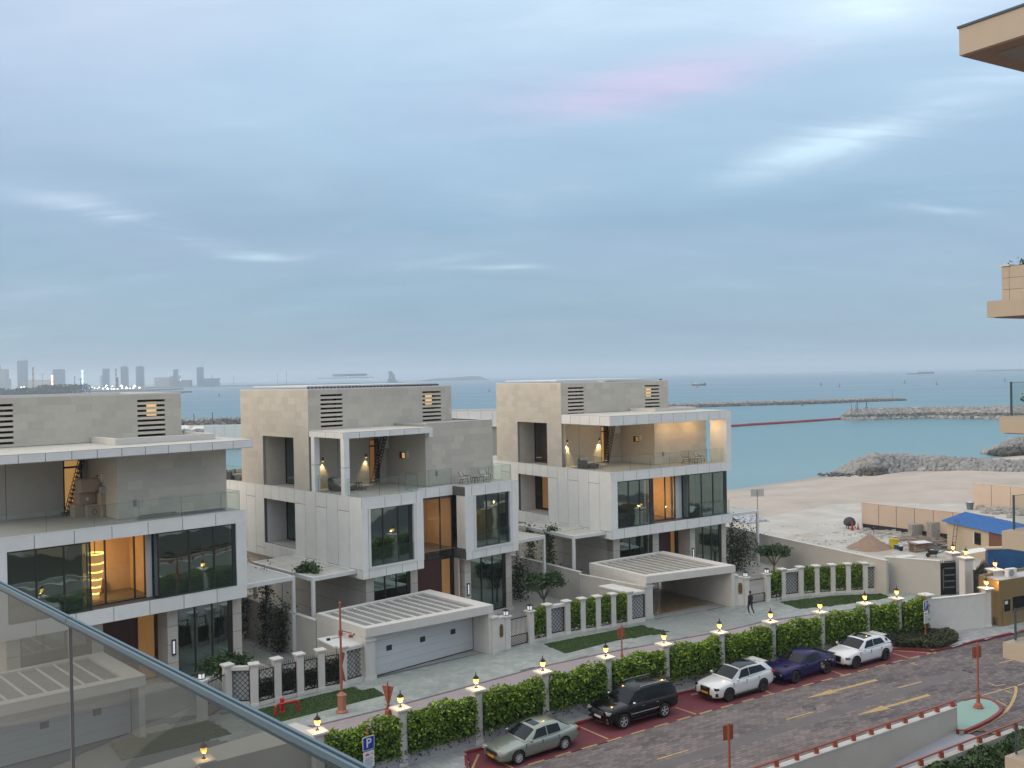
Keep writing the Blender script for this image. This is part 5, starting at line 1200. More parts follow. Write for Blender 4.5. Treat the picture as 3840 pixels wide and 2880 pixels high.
# meter enclosures with white slab roofs behind the lattice panels
def enclosure(pts, z, label):
    c = sum((Vector(p) for p in pts), Vector((0, 0))) / len(pts)
    t = thing('meter_enclosure', label, 'enclosure', (c.x, c.y, 0), 0, 'white roofed meter enclosures')
    mb = MB(); q = [tuple(c * .0 + (Vector(p) - c) * .93) for p in pts]; mb.prism(q, -.04, z - .1); mb.build('enclosure_body', beige_wall, t)
    mb = MB(); mb.prism([tuple(Vector(p) - c) for p in pts], z - .099, z); mb.build('slab_roof', white_paint, t)
enclosure([at(*B5(x, y), 2.25).to_2d() for x, y in ((662, 682), (850, 645), (1020, 725), (800, 748))], 2.25, 'white roofed meter enclosure left of the closed white garage door')
enclosure([at(*D(x, y), 2.25).to_2d() for x, y in ((972, 285), (1080, 268), (1318, 320), (1200, 338))], 2.25, 'white roofed meter enclosure left of the carport')
enclosure([at(*E(x, y), 2.25).to_2d() for x, y in ((885, 72), (960, 65), (1160, 110), (1030, 122))], 2.25, 'white roofed meter enclosure at the right end of the far fence')

# ================================================================== STREET HEDGE WALL WITH LAMP PILLARS
def street_lantern(loc, rz, label, power=9):
    t = thing('street_lantern', label, 'lantern', loc, rz, 'lit pillar top lanterns along the street hedge')
    mb = MB(); mb.lathe([(.09, 0), (.09, .02), (.035, .05), (.025, .14), (.05, .17), (.03, .19), (.06, .215)], n=8); mb.build('lantern_stem', black_iron, t)
    mb = MB(); mb.lathe([(.065, .216), (.12, .30), (.145, .42), (.13, .48)], n=6); mb.build('lamp_glass', lamp_glow, t)
    mb = MB(); mb.lathe([(.165, .481), (.165, .50), (.11, .58), (.05, .63), (.03, .66), (.02, .72), (.028, .75), (.004, .82)], n=8)
    for k in range(6):
        a = pi / 3 * k + pi / 6; mb.tube((cos(a) * .068, sin(a) * .068, .216), (cos(a) * .15, sin(a) * .15, .425), .007, n=4)
    mb.build('lantern_roof', black_iron, t)
    point_light(t, (0, -.14, .22), power, (1, .52, .17), .04)
    return t
for i, p in enumerate(PIL):
    q = PIL[min(i + 1, len(PIL) - 1)]; q0 = PIL[max(i - 1, 0)]; rz = atan2(q[1] - q0[1], q[0] - q0[0])
    lab = 'left end' if i == 0 else ORD[i - 1]
    pillar((p[0], p[1], .1), rz, f'{"leftmost" if i == 0 else ORD[i-1]+" from left"} tall lamp pillar between the street hedges' if i < 12 else 'plain capped stone pillar without lamp beside the far parking sign', 'tall stone pillars along the street hedge', h=2.8, wd=.44, capw=.80, name='lamp_pillar')
    if i < 12: street_lantern((p[0], p[1], 2.902), rz, f'lit yellow lantern on the {"leftmost" if i == 0 else ORD[i-1]+" from left"} street hedge pillar')
near = ['left of the blue parking sign', 'behind the blue parking sign', 'beside the silver sedan bonnet', 'behind the silver sedan', 'left of the black off roader', 'behind the black off roader', 'behind the first white crossover', 'between the first white crossover and the purple coupe', 'behind the purple coupe', 'behind the far white crossover', 'beside the planting bed', 'around the far parking sign']
for i in range(1, 12):
    a = Vector(PIL[i]); b = Vector(PIL[i + 1]); d = (b - a).normalized(); c = (a + b) / 2; rz = atan2(d.y, d.x); L_ = (b - a).length
    t = thing('street_hedge', f'{ORD[i-1]} clipped green hedge bay from the left along the street wall', 'hedge', (c.x, c.y, .1), rz, 'clipped hedge bays between the lamp pillars')
    bx('low_wall', t, concrete, -L_ / 2 + .23, L_ / 2 - .23, -.17, .17, 0, .62)
    x = -L_ / 2 + .3; mb = MB()
    while x < L_ / 2 - .25: mb.tube((x, 0, .6), (x, 0, 1.9), .012, n=4); x += .16
    mb.box(-L_ / 2 + .22, L_ / 2 - .22, -.02, .02, 1.85, 1.9); mb.build('iron_railing', black_iron, t)
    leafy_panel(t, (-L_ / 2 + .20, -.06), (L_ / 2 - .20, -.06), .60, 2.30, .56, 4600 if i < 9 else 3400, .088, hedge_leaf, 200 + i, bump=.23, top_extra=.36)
    rng = np.random.default_rng(400 + i); n = 260; P = np.stack([rng.uniform(-L_ / 2, L_ / 2, n), rng.uniform(-.34, -.2, n), .2 + .6 * rng.random(n) ** .6], 1)
    o = leaves('trailing_stems', P, .06, dark_leaf, rng, parent=t); o['kind'] = 'stuff'
# solid flat-topped wall block left of the first hedge
mb = MB(); mb.prism([(-9.15, 42.95), (-9.35, 43.9), (-10.4, 44.75), (-26, 30.2), (-22, 28), (-13.3, 39.9)], 0, 2.5); 
t = thing('service_block', 'flat topped beige service block seen through the balcony glass', 'building', (-14, 38, 0)); o = mb.build('block_body', beige_wall, t); o.location = (14, -38, 0)

# white wall with pillars right of the hedge
t = garden_wall((28.6, 66.35), (33.05, 67.72), 2.55, 'white rendered wall between the plain pillar and the guard kiosk', m=white_stone)
rz = atan2(1.4, 4.7)
pillar((33.25, 67.85, .1), rz, 'stone pillar beside the gold guard kiosk with a lit lantern', 'tall stone pillars along the street hedge', h=2.8, wd=.44, capw=.8, name='lamp_pillar'); street_lantern((33.25, 67.85, 2.902), rz, 'lit yellow lantern washing the gold kiosk wall', 60)
for (x, y), lb in ((tuple(at(*E(1677, 30), 3.2).to_2d()), 'left tall gate pillar behind the black side gate'), ((35.40, 75.4), 'middle tall gate pillar before the arched black gate'), ((35.36, 70.75), 'right gate pillar in front of the blue canopy')):
    pillar((x, y, 0), .2, lb, 'gate pillars with lit lanterns', h=(3.2 if 'left' in lb else 3.6), wd=.72, capw=1.0, name='gate_pillar'); street_lantern((x, y, 3.202 if 'left' in lb else 3.602), .2, 'lit yellow lantern on the ' + lb.split(' gate pillar')[0] + ' gate pillar', 14)

# ================================================================== RAMP PARAPET, RAILS, ISLAND POST
def lp(q): return on_line(q, RW0, RWD)
par = thing('ramp_parapet', 'grey beige ramp wall beside the street with a brown rail along its top', 'wall', (*rp(-8, 0), 0))
pz = [lp(E(1700, 1192)).z, lp(E(900, 1440)).z, lp(E(130, 1680)).z]
mb = MB(); o_ = Vector((*rp(-8, 0), 0))
segs = [rp(0, 0), rp(-30, 0), rp(-30, -.28), rp(0, -.28)]; topz = [pz[0], pz[0] - .1, pz[0] - .1, pz[0]]
topz = [1.12] * 4
mb.prism([(p[0] - o_.x, p[1] - o_.y) for p in segs], -5.0, 1.12); mb.build('wall_body', beige_wall, par)
mb = MB(); mb.prism([(p[0] - o_.x, p[1] - o_.y) for p in (rp(.03, .03), rp(-30, .03), rp(-30, -.31), rp(.03, -.31))], 1.121, 1.17); mb.build('wall_coping', white_stone, par)
rail = thing('street_rail', 'terracotta rail on short blocks along the ramp wall top', 'railing', (*rp(-8, -.14), 1.17))
for i in range(17):
    s0 = -.15 - i * 1.30; p = rp(s0, -.14); bx('rail_block', rail, terracotta, p[0] - rp(-8, -.14)[0] - .09, p[0] - rp(-8, -.14)[0] + .09, p[1] - rp(-8, -.14)[1] - .1, p[1] - rp(-8, -.14)[1] + .1, .001, .24)
q0, q1 = rp(.1, -.14), rp(-22, -.14); c0 = rp(-8, -.14); mb = MB(); mb.tube((q0[0] - c0[0], q0[1] - c0[1], .27), (q1[0] - c0[0], q1[1] - c0[1], .27), .055, n=8); mb.build('top_rail', terracotta, rail)
# near side of the ramp: planter, rail, bushes
rail2 = thing('planter_rail', 'terracotta rail over the planting near the bottom right corner', 'railing', (*rp(-4, RAMPW + .15), .9))
pl = [lp(E(0, 0))]
c0 = rp(-4, RAMPW + .15)
nw = thing('ramp_side_wall', 'low wall on the near side of the ramp under the planting', 'wall', (*c0, 0)); mb = MB(); mb.prism([(p[0] - c0[0], p[1] - c0[1]) for p in (rp(.6, RAMPW), rp(-30, RAMPW), rp(-30, RAMPW + .3), rp(.6, RAMPW + .3))], -5, .95); mb.build('wall_body', beige_wall, nw)
for i in range(9):
    p = rp(3.0 - i * 1.5, RAMPW + .15); bx('rail_block', rail2, terracotta, p[0] - c0[0] - .09, p[0] - c0[0] + .09, p[1] - c0[1] - .1, p[1] - c0[1] + .1, .05, .32)
q0, q1 = rp(4, RAMPW + .15), rp(-12, RAMPW + .15); mb = MB(); mb.tube((q0[0] - c0[0], q0[1] - c0[1], .35), (q1[0] - c0[0], q1[1] - c0[1], .35), .05, n=8); mb.build('top_rail', terracotta, rail2)
planter = sheet('planting_bed', [rp(8, RAMPW + .31), rp(-30, RAMPW + .31), rp(-30, RAMPW + 16), rp(8, RAMPW + 16)], .5, mat('bed_soil', (.06, .05, .035), .95)); planter['kind'] = 'structure'
rng = np.random.default_rng(77)
for k in range(6):
    s0 = -.6 - k * 1.6; c = rp(s0, RAMPW + 1.1 + .3 * (k % 2)); t = thing('shrub', f'{ORD[k]} dark green shrub from the right under the brown planter rail', 'shrub', (*c, .5), 0, 'shrubs in the bottom right planting bed')
    n = 1100; v = rng.normal(size=(n, 3)); v /= np.linalg.norm(v, axis=1)[:, None]; v[:, 2] = np.abs(v[:, 2]); P = v * (np.array([1.0, .95, .75]) * (.6 + .4 * rng.random((n, 1)) ** .4)); leaves('foliage', P, .11, shrub_leaf, rng, parent=t)
    mb = MB()
    for a in range(5): mb.tube((0, 0, 0), (cos(a * 1.3) * .4, sin(a * 1.3) * .4, .55), .03, .012, n=5)
    mb.build('stem', bark, t)

# ================================================================== CARS
def apply_mods(o):
    dg = bpy.context.evaluated_depsgraph_get(); me = bpy.data.meshes.new_from_object(o.evaluated_get(dg)); o.modifiers.clear(); o.data = me
def wheel(parent, x, y, r, wdt, rimm, side, spokes=7):
    mb = MB(); n = 22; yo = y; sgn = side
    prof = [(r * .62, -wdt / 2), (r * .93, -wdt / 2), (r, -wdt / 2 + .03), (r, wdt / 2 - .03), (r * .93, wdt / 2), (r * .66, wdt / 2), (r * .62, wdt / 2 - .03)]
    v = []; f = []
    for (rr_, yy) in prof:
        for i in range(n): a = 2 * pi * i / n; v.append((x + cos(a) * rr_, yo + yy * sgn, r + sin(a) * rr_))
    for k in range(len(prof) - 1):
        for i in range(n): f.append((k * n + i, k * n + (i + 1) % n, (k + 1) * n + (i + 1) % n, (k + 1) * n + i))
    mb.add(v, f); w_ = mb.build('wheel', rubber, parent, smooth=True)
    mb = MB(); ys = yo + sgn * (wdt / 2 - .02)
    mb.tube((x, yo + sgn * (wdt / 2 - .09), r), (x, yo + sgn * (wdt / 2 - .085), r), r * .63, n=20, mi=1)
    mb.tube((x, ys - sgn * .03, r), (x, ys, r), r * .11, n=10)
    for i in range(spokes):
        a = 2 * pi * (i + .25) / spokes
        for da in (-.09, .09):
            p0 = (x + cos(a) * r * .08, ys - sgn * .012, r + sin(a) * r * .08); p1 = (x + cos(a + da) * r * .61, ys - sgn * .004, r + sin(a + da) * r * .61); mb.tube(p0, p1, r * .060, r * .045, n=4)
    m2 = []
    for i in range(n): a = 2 * pi * i / n; m2.append((x + cos(a) * r * .61, ys, r + sin(a) * r * .61))
    mb.path(m2 + [m2[0]], .014, 5)
    mb.build('rim', [rimm, car_black_trim], w_)
def car(spec, front_px, rear_px):
    L_, Wd, Hh, wb, r = spec['L'], spec['W'], spec['H'], spec['wb'], spec['r']
    pf, pr = at(*front_px, .0), at(*rear_px, .0); d = (pf - pr).to_2d().normalized(); n = Vector((-d.y, d.x))
    # the seen side is the one towards the camera; shift to the car's middle line
    mid = (pf + pr).to_2d() / 2
    if n.y < 0: n = -n
    cpos = mid + n * (Wd / 2 - .10)
    t = thing(spec['name'], spec['label'], 'car', (cpos.x, cpos.y, .003), atan2(d.y, d.x), 'cars parked along the red kerb bays')
    paint = spec['paint']; hw = Wd / 2
    mb = MB(); rings = []
    for (x, wf, zb, zt, cr) in spec['body']:
        w_ = hw * wf; hgt_ = zt - zb
        half = [(0, zb), (w_ * .78, zb), (w_ * .96, zb + .07), (w_ * 1.0, zb + .30 * hgt_), (w_ * .99, zb + .60 * hgt_), (w_ * .965, zb + .82 * hgt_), (w_ * .90, zt - .03), (w_ * .80, zt + cr * .15), (w_ * .42, zt + cr * .8), (0, zt + cr)]
        rings.append([(x, y, z) for y, z in half] + [(x, -y, z) for y, z in half[-2:0:-1]])
    v = [p for rg in rings for p in rg]; m_ = len(rings[0]); f = []
    for i in range(len(rings) - 1):
        for j in range(m_): f.append((i * m_ + j, i * m_ + (j + 1) % m_, (i + 1) * m_ + (j + 1) % m_, (i + 1) * m_ + j))
    f.append(tuple(range(m_))); f.append(tuple(range((len(rings) - 1) * m_, len(rings) * m_))[::-1])
    mb.add(v, f); body = mb.build('body', [paint, car_black_trim], t, smooth=True)
    bm = bmesh.new(); bm.from_mesh(body.data); bmesh.ops.recalc_face_normals(bm, faces=bm.faces); bm.to_mesh(body.data); bm.free()
    s_ = body.modifiers.new('s', 'SUBSURF'); s_.levels = 2; s_.render_levels = 2
    cutters = []
    for x in (wb / 2 + spec.get('wx', 0), -wb / 2 + spec.get('wx', 0)):
        c = MB(); c.tube((x, -hw * 1.3, r + .01), (x, hw * 1.3, r + .01), r * 1.17, n=24); co = c.build('cut', car_black_trim, t); cutters.append(co)
        bo = body.modifiers.new('b', 'BOOLEAN'); bo.operation = 'DIFFERENCE'; bo.object = co; bo.solver = 'EXACT'
    bpy.context.view_layer.update(); apply_mods(body)
    for co in cutters: bpy.data.objects.remove(co)
    me = body.data
    # wheel-house inner faces dark
    for p in me.polygons:
        c = p.center
        for x in (wb / 2 + spec.get('wx', 0), -wb / 2 + spec.get('wx', 0)):
            if abs(hypot(c.x - x, c.z - r - .01) - r * 1.17) < .012 and abs(c.y) < hw * 1.2 and abs(p.normal.y) < .5: p.material_index = min(1, len(me.materials) - 1)
        if c.z < spec['body'][3][2] + .05: p.material_index = min(1, len(me.materials) - 1)
    # dark inner core to fill the arches
    mb = MB(); mb.box(-L_ * .42, L_ * .42, -hw * .62, hw * .62, spec['body'][3][2] + .02, spec['body'][3][2] + .45); mb.build('underbody', car_black_trim, t)
    # cabin
    st = spec['cabin']        # (x, w_low, z_low, w_top, z_top)
    def ring(s_):
        x, wl, zl, wt, zt = s_; c = .05 if zt - zl > .15 else .02
        return [(x, -wl * hw, zl), (x, -wt * hw, zt - .01), (x, -wt * hw * .86, zt + c * .45), (x, -wt * hw * .45, zt + c * .9), (x, 0, zt + c), (x, wt * hw * .45, zt + c * .9), (x, wt * hw * .86, zt + c * .45), (x, wt * hw, zt - .01), (x, wl * hw, zl)]
    RG = [ring(s_) for s_ in st]; mb = MB(); v = [p for rg in RG for p in rg]; m_ = 9
    f = [(i * m_ + j, (i + 1) * m_ + j, (i + 1) * m_ + j + 1, i * m_ + j + 1) for i in range(len(RG) - 1) for j in range(m_ - 1)]
    mb.add(v, f); cab = mb.build('cabin', paint, t, smooth=True)
    es = cab.modifiers.new('e', 'EDGE_SPLIT'); es.split_angle = radians(50)
    def S(tt, ss):
        i = min(int(tt), len(RG) - 2); a = tt - i; j = min(int(ss), m_ - 2); b = ss - j
        P = lambda i_, j_: Vector(RG[i_][j_])
        return P(i, j).lerp(P(i, j + 1), b).lerp(P(i + 1, j).lerp(P(i + 1, j + 1), b), a)
    def patch(name, m, t0, t1, s0, s1, nt=6, ns=6, off=.010, t0b=None, t1b=None):
        """t0b/t1b: t limits at the s1 side (slanted ends)"""
        t0b = t0 if t0b is None else t0b; t1b = t1 if t1b is None else t1b; G_ = []
        for i in range(nt + 1):
            for j in range(ns + 1):
                b = j / ns; ss = s0 + (s1 - s0) * b; tt = (t0 + (t0b - t0) * b) + ((t1 + (t1b - t1) * b) - (t0 + (t0b - t0) * b)) * i / nt; G_.append((tt, ss))
        V = []
        for tt, ss in G_:
            p = S(tt, ss); e = .02; du = S(min(tt + e, len(RG) - 1.001), ss) - S(max(tt - e, 0), ss); dv = S(tt, min(ss + e, m_ - 1.001)) - S(tt, max(ss - e, 0)); nrm = du.cross(dv)
            if nrm.length > 0: nrm.normalize()
            if nrm.dot(Vector((0, p.y, max(.2, p.z - spec['H'] * .55)))) < 0 : nrm = -nrm
            V.append(tuple(p + nrm * off))
        mb = MB(); mb.add(V, [(i * (ns + 1) + j, (i + 1) * (ns + 1) + j, (i + 1) * (ns + 1) + j + 1, i * (ns + 1) + j + 1) for i in range(nt) for j in range(ns)])
        return mb.build(name, m, t, smooth=True)
    for pt in spec['glass']:
        nm, t0, t1, s0, s1 = pt[:5]; kw = pt[5] if len(pt) > 5 else {}
        mm = kw.pop('m', car_glass) if 'm' in kw else car_glass
        patch(nm, mm, t0, t1, s0, s1, **kw)
        if s1 <= 1.0: patch(nm, mm, t0, t1, 8 - s0, 8 - s1, **kw)
    # wheels
    for x in (wb / 2 + spec.get('wx', 0), -wb / 2 + spec.get('wx', 0)):
        for sd in (-1, 1): wheel(t, x, sd * (hw - .115), r, .23, spec['rim'], sd, spec.get('spokes', 7))
    fx, rx = L_ / 2, -L_ / 2
    for item in spec['extra']:
        nm, m, boxes = item; mb = MB()
        for b in boxes:
            (x0, x1, y0, y1, z0, z1) = b[:6]; mb.box(x0, x1, y0, y1, z0, z1, rz=b[6] if len(b) > 6 else 0)
            if len(b) > 7 and b[7]: mb.box(x0, x1, -y1, -y0, z0, z1, rz=-b[6])
        mb.build(nm, m, t, bevel=.006)
    # door seams and handles on both flanks
    zt = spec['belt']; zb = spec['body'][3][2] + .16
    for sd in (-1, 1):
        for x in spec['seams']:
            mb = MB(); mb.box(x - .006, x + .006, sd * hw * .965 - .014, sd * hw * .965 + .014 if False else sd * hw * .965 + .018 * sd, zb, zt - .06); mb.build('door_seam', car_black_trim, t)
        for x in spec['handles']:
            mb = MB(); mb.box(x - .10, x + .10, sd * hw * .985 - .01, sd * (hw * .985 + .022), zt - .20, zt - .17); mb.build('door_handle', spec.get('hmat', paint), t)
        mx = spec['mirror']; mb = MB(); mb.M = Matrix.Translation((mx, sd * (hw + .07), zt + .07)); mb.lathe([(.02, -.08), (.075, -.06), (.09, 0), (.075, .06), (.02, .075)], n=8); o = mb.build('mirror', spec.get('mmat', paint), t, smooth=True)
    return t
def paint_mat(name, col, metal=.3, rough=.25, coat=1.0, spec=.5): return mat(name, col, rough, metal=metal, coat=coat, noise=.015, nscale=2, spec=spec)
silver_green = paint_mat('paint_silver_green', (.24, .265, .225), .55, .32); black_paint = paint_mat('paint_black', (.004, .004, .005), 0, .12, .12, .35); white_pearl = paint_mat('paint_white', (.62, .62, .61), 0, .25); purple_paint = paint_mat('paint_purple', (.007, .004, .055), .0, .3, .04, .25)
windows4 = [('windshield', .10, .93, 1.12, 6.88, dict(nt=6, ns=12)), ('rear_window', 4.08, 4.9, 1.2, 6.8, dict(nt=5, ns=10)),
            ('front_side_window', .62, 2.0 - .05, .10, .90, dict(t0b=1.12, t1b=1.97)), ('rear_side_window', 2.05, 3.75, .10, .90, dict(t0b=2.03, t1b=3.45))]
# silver sedan
car(dict(name='parked_car', label='silver green sedan with sunroof and orange plate, nearest of the parked cars', L=4.98, W=1.85, H=1.47, wb=2.82, r=.325, wx=.06, paint=silver_green, rim=rim_silver, spokes=9, belt=.93,
    body=[(2.44, .66, .30, .55, .01), (2.40, .80, .22, .66, .02), (2.20, .92, .19, .74, .03), (1.6, .985, .17, .84, .045), (1.0, 1.0, .17, .92, .05), (.4, 1.0, .17, .93, .0), (-.6, 1.0, .17, .94, .0), (-1.4, 1.0, .18, .96, .0), (-1.9, .97, .20, .98, .03), (-2.25, .90, .24, .98, .03), (-2.47, .78, .30, .93, .01), (-2.50, .70, .38, .80, .01)],
    cabin=[(1.05, .84, .90, .78, .93), (.28, .88, .92, .66, 1.36), (-.35, .89, .93, .68, 1.44), (-1.05, .88, .94, .66, 1.40), (-1.25, .86, .95, .64, 1.36), (-1.95, .78, .96, .72, 1.00)],
    glass=windows4 + [('sunroof', 1.15, 1.75, 2.6, 5.4, dict(nt=3, ns=6, off=.014))], seams=(1.0, .0, -1.0), handles=(.18, -.85), mirror=.78,
    extra=[('grille', car_black_trim, [(2.445, 2.47, -.42, .42, .52, .68)]), ('grille_bar', chrome, [(2.468, 2.485, -.40, .40, .545 + k * .045, .56 + k * .045) for k in range(3)]), ('headlight', headlight, [(2.18, 2.40, .50, .80, .56, .70, -.42, 1)]),
           ('taillight', taillight, [(-2.44, -2.25, .52, .82, .72, .88, .25, 1)]), ('number_plate', plate_orange, [(2.462, 2.478, -.26, .26, .36, .47)]), ('lower_grille', car_black_trim, [(2.44, 2.468, -.5, .5, .26, .32)]), ('boot_spoiler', silver_green, [(-2.30, -2.18, -.55, .55, .985, 1.02)])]), (1948, 2865), (2118, 2811))
# black off-roader
car(dict(name='parked_off_roader', label='tall black off roader with chrome roof rails and white plate', L=4.95, W=1.98, H=1.88, wb=2.85, r=.39, wx=.04, paint=black_paint, rim=rim_silver, spokes=5, belt=1.17, hmat=chrome, mmat=chrome,
    body=[(2.42, .74, .42, .86, .01), (2.40, .90, .36, 1.00, .02), (2.2, .97, .33, 1.08, .03), (1.6, 1.0, .32, 1.14, .05), (.95, 1.0, .32, 1.18, .05), (.2, 1.0, .32, 1.19, 0), (-.8, 1.0, .32, 1.19, 0), (-1.6, 1.0, .34, 1.19, 0), (-2.1, .99, .38, 1.18, 0), (-2.38, .95, .42, 1.14, 0), (-2.45, .88, .48, 1.05, 0)],
    cabin=[(1.05, .88, 1.16, .84, 1.19), (.45, .90, 1.17, .76, 1.74), (-.3, .92, 1.18, .78, 1.83), (-1.5, .92, 1.18, .78, 1.82), (-2.05, .92, 1.18, .76, 1.78), (-2.36, .90, 1.14, .80, 1.30)],
    glass=[('windshield', .12, .93, 1.12, 6.88, dict(nt=6, ns=12)), ('rear_window', 4.1, 4.85, 1.2, 6.8, dict(nt=5, ns=10)), ('front_side_window', .60, 1.93, .12, .88, dict(t0b=1.08, t1b=1.93)), ('rear_side_window', 1.98, 2.85, .12, .88), ('quarter_window', 2.92, 4.35, .12, .88, dict(t1b=4.1)), ('sunroof', 1.15, 1.8, 2.6, 5.4, dict(nt=3, ns=6, off=.012))],
    seams=(1.05, .0, -1.05), handles=(.15, -.85), mirror=.82,
    extra=[('grille', car_black_trim, [(2.40, 2.43, -.5, .5, .74, .98)]), ('grille_bar', chrome, [(2.43, 2.46, -.48, .48, .78 + k * .07, .81 + k * .07) for k in range(3)]), ('headlight', headlight, [(2.20, 2.42, .52, .88, .84, .98, -.15, 1)]), ('number_plate', sign_white, [(2.44, 2.46, -.26, .26, .58, .69)]),
           ('bumper_trim', chrome, [(2.36, 2.44, .38, .86, .42, .46, -.2, 1), (2.42, 2.46, -.4, .4, .40, .43)]), ('fog_light', chrome, [(2.34, 2.43, .62, .78, .56, .66, -.2, 1)]), ('side_moulding', chrome, [(-.95, 1.0, .985, 1.0, .66, .70, 0, 1)]), ('side_step', car_black_trim, [(-1.0, 1.0, .86, 1.0, .33, .38, 0, 1)]),
           ('roof_rail', chrome, [(-1.75, .1, .66, .70, 1.87, 1.905, 0, 1)]), ('rear_spoiler', black_paint, [(-2.36, -2.0, -.66, .66, 1.80, 1.84)]), ('taillight', taillight, [(-2.46, -2.36, .72, .92, .88, 1.12, 0, 1)])]), (2339, 2733), (2493, 2689))
# white crossover with black roof
car(dict(name='parked_crossover', label='white crossover with black glass roof and orange plate', L=4.89, W=1.90, H=1.70, wb=2.79, r=.37, wx=.05, paint=white_pearl, rim=rim_dark, spokes=10, belt=1.06,
    body=[(2.40, .66, .36, .66, .01), (2.36, .86, .26, .84, .02), (2.1, .97, .22, .92, .04), (1.5, 1.0, .21, 1.00, .05), (.95, 1.0, .21, 1.06, .04), (.2, 1.0, .21, 1.07, 0), (-.8, 1.0, .21, 1.10, 0), (-1.5, 1.0, .23, 1.14, 0), (-2.05, .97, .28, 1.15, 0), (-2.36, .86, .34, 1.08, 0), (-2.42, .78, .42, .95, 0)],
    cabin=[(1.1, .86, 1.04, .80, 1.07), (.30, .88, 1.06, .68, 1.56), (-.35, .90, 1.08, .70, 1.64), (-1.3, .88, 1.11, .68, 1.61), (-1.85, .84, 1.14, .66, 1.54), (-2.28, .80, 1.12, .72, 1.18)],
    glass=[('windshield', .10, .93, 1.12, 6.88, dict(nt=6, ns=12)), ('rear_window', 4.12, 4.85, 1.2, 6.8, dict(nt=5, ns=10)), ('front_side_window', .60, 1.92, .12, .88, dict(t0b=1.12, t1b=1.92)), ('rear_side_window', 1.98, 3.9, .15, .85, dict(t1b=3.2)), ('black_roof', .98, 2.9, 1.25, 6.75, dict(nt=8, ns=10, off=.007, m=car_black_trim)), ('glass_roof', 1.1, 2.7, 2.0, 6.0, dict(nt=6, ns=8, off=.012))],
    seams=(1.05, .0, -1.0), handles=(.2, -.8), mirror=.84,
    extra=[('grille', car_black_trim, [(2.34, 2.43, -.34, .34, .34, .82), (2.32, 2.425, -.52, .52, .28, .44)]), ('headlight', car_glass, [(2.08, 2.34, .46, .84, .74, .84, -.45, 1)]), ('number_plate', plate_orange, [(2.435, 2.452, -.26, .26, .46, .57)]), ('emblem', chrome, [(2.43, 2.45, -.10, .10, .70, .80)]), ('bumper_vent', car_black_trim, [(2.2, 2.36, .70, .84, .40, .58, -.4, 1)]),
           ('sill_trim', car_black_trim, [(-1.0, 1.0, .90, .965, .21, .31, 0, 1)]), ('taillight', taillight, [(-2.42, -2.18, .62, .90, .96, 1.06, .2, 1)]), ('rear_spoiler', white_pearl, [(-2.12, -1.78, -.56, .56, 1.56, 1.60)]), ('lower_bumper', chrome, [(2.30, 2.43, -.62, .62, .25, .275)])]), (2734, 2630), (2862, 2593))
# purple coupe
car(dict(name='parked_coupe', label='dark purple muscle coupe with bonnet scoops and splash graphic', L=5.02, W=1.92, H=1.45, wb=2.95, r=.36, wx=.05, paint=purple_paint, rim=rim_dark, spokes=5, belt=.93,
    body=[(2.50, .84, .30, .62, .01), (2.46, .95, .22, .78, .02), (2.1, .99, .19, .86, .03), (1.5, 1.0, .18, .90, .04), (.9, 1.0, .18, .93, .04), (.2, .99, .18, .93, 0), (-.7, .99, .18, .95, 0), (-1.4, 1.0, .19, .98, 0), (-2.0, .99, .22, .98, .02), (-2.42, .93, .28, .95, .02), (-2.50, .86, .36, .84, .01)],
    cabin=[(.85, .82, .91, .78, .94), (.15, .84, .93, .66, 1.34), (-.45, .86, .94, .66, 1.41), (-1.05, .85, .95, .64, 1.38), (-1.35, .83, .96, .60, 1.28), (-2.0, .74, .98, .66, 1.02)],
    glass=[('windshield', .12, .92, 1.15, 6.85, dict(nt=6, ns=12)), ('rear_window', 4.08, 4.85, 1.25, 6.75, dict(nt=5, ns=10)), ('side_window', .65, 3.0, .14, .86, dict(t0b=1.12, t1b=2.85))],
    seams=(.75, -.75), handles=(-.55,), mirror=.62,
    extra=[('grille', car_black_trim, [(2.46, 2.515, -.78, .78, .52, .66)]), ('headlight', headlight, [(2.50, 2.52, .60, .72, .54, .64, 0, 1)]), ('number_plate', sign_white, [(2.51, 2.53, -.26, .26, .36, .47)]), ('bonnet_scoop', car_black_trim, [(1.5, 1.75, .22, .42, .935, .965, 0, 1)]), ('splitter', car_black_trim, [(2.36, 2.56, -.85, .85, .16, .19)]),
           ('boot_spoiler', car_black_trim, [(-2.5, -2.25, -.78, .78, 1.0, 1.05)]), ('taillight', taillight, [(-2.52, -2.49, -.75, .75, .70, .80)]), ('splash_graphic', mat('graphic_gold', (.35, .24, .12), .5), [(-1.15, -.95, .950, .972, .42, .62, 0, 1), (-1.0, -.82, .950, .971, .66, .78, 0, 1), (-1.8, -1.55, .945, .968, .80, .88, 0, 1), (-2.1, -1.9, .93, .955, .70, .80, 0, 1)]), ('splash_graphic', mat('graphic_pale', (.45, .42, .45), .5), [(-.92, -.84, .950, .973, .50, .60, 0, 1), (-1.35, -1.22, .950, .972, .84, .90, 0, 1)])]), (2986, 2560), (3096, 2526))
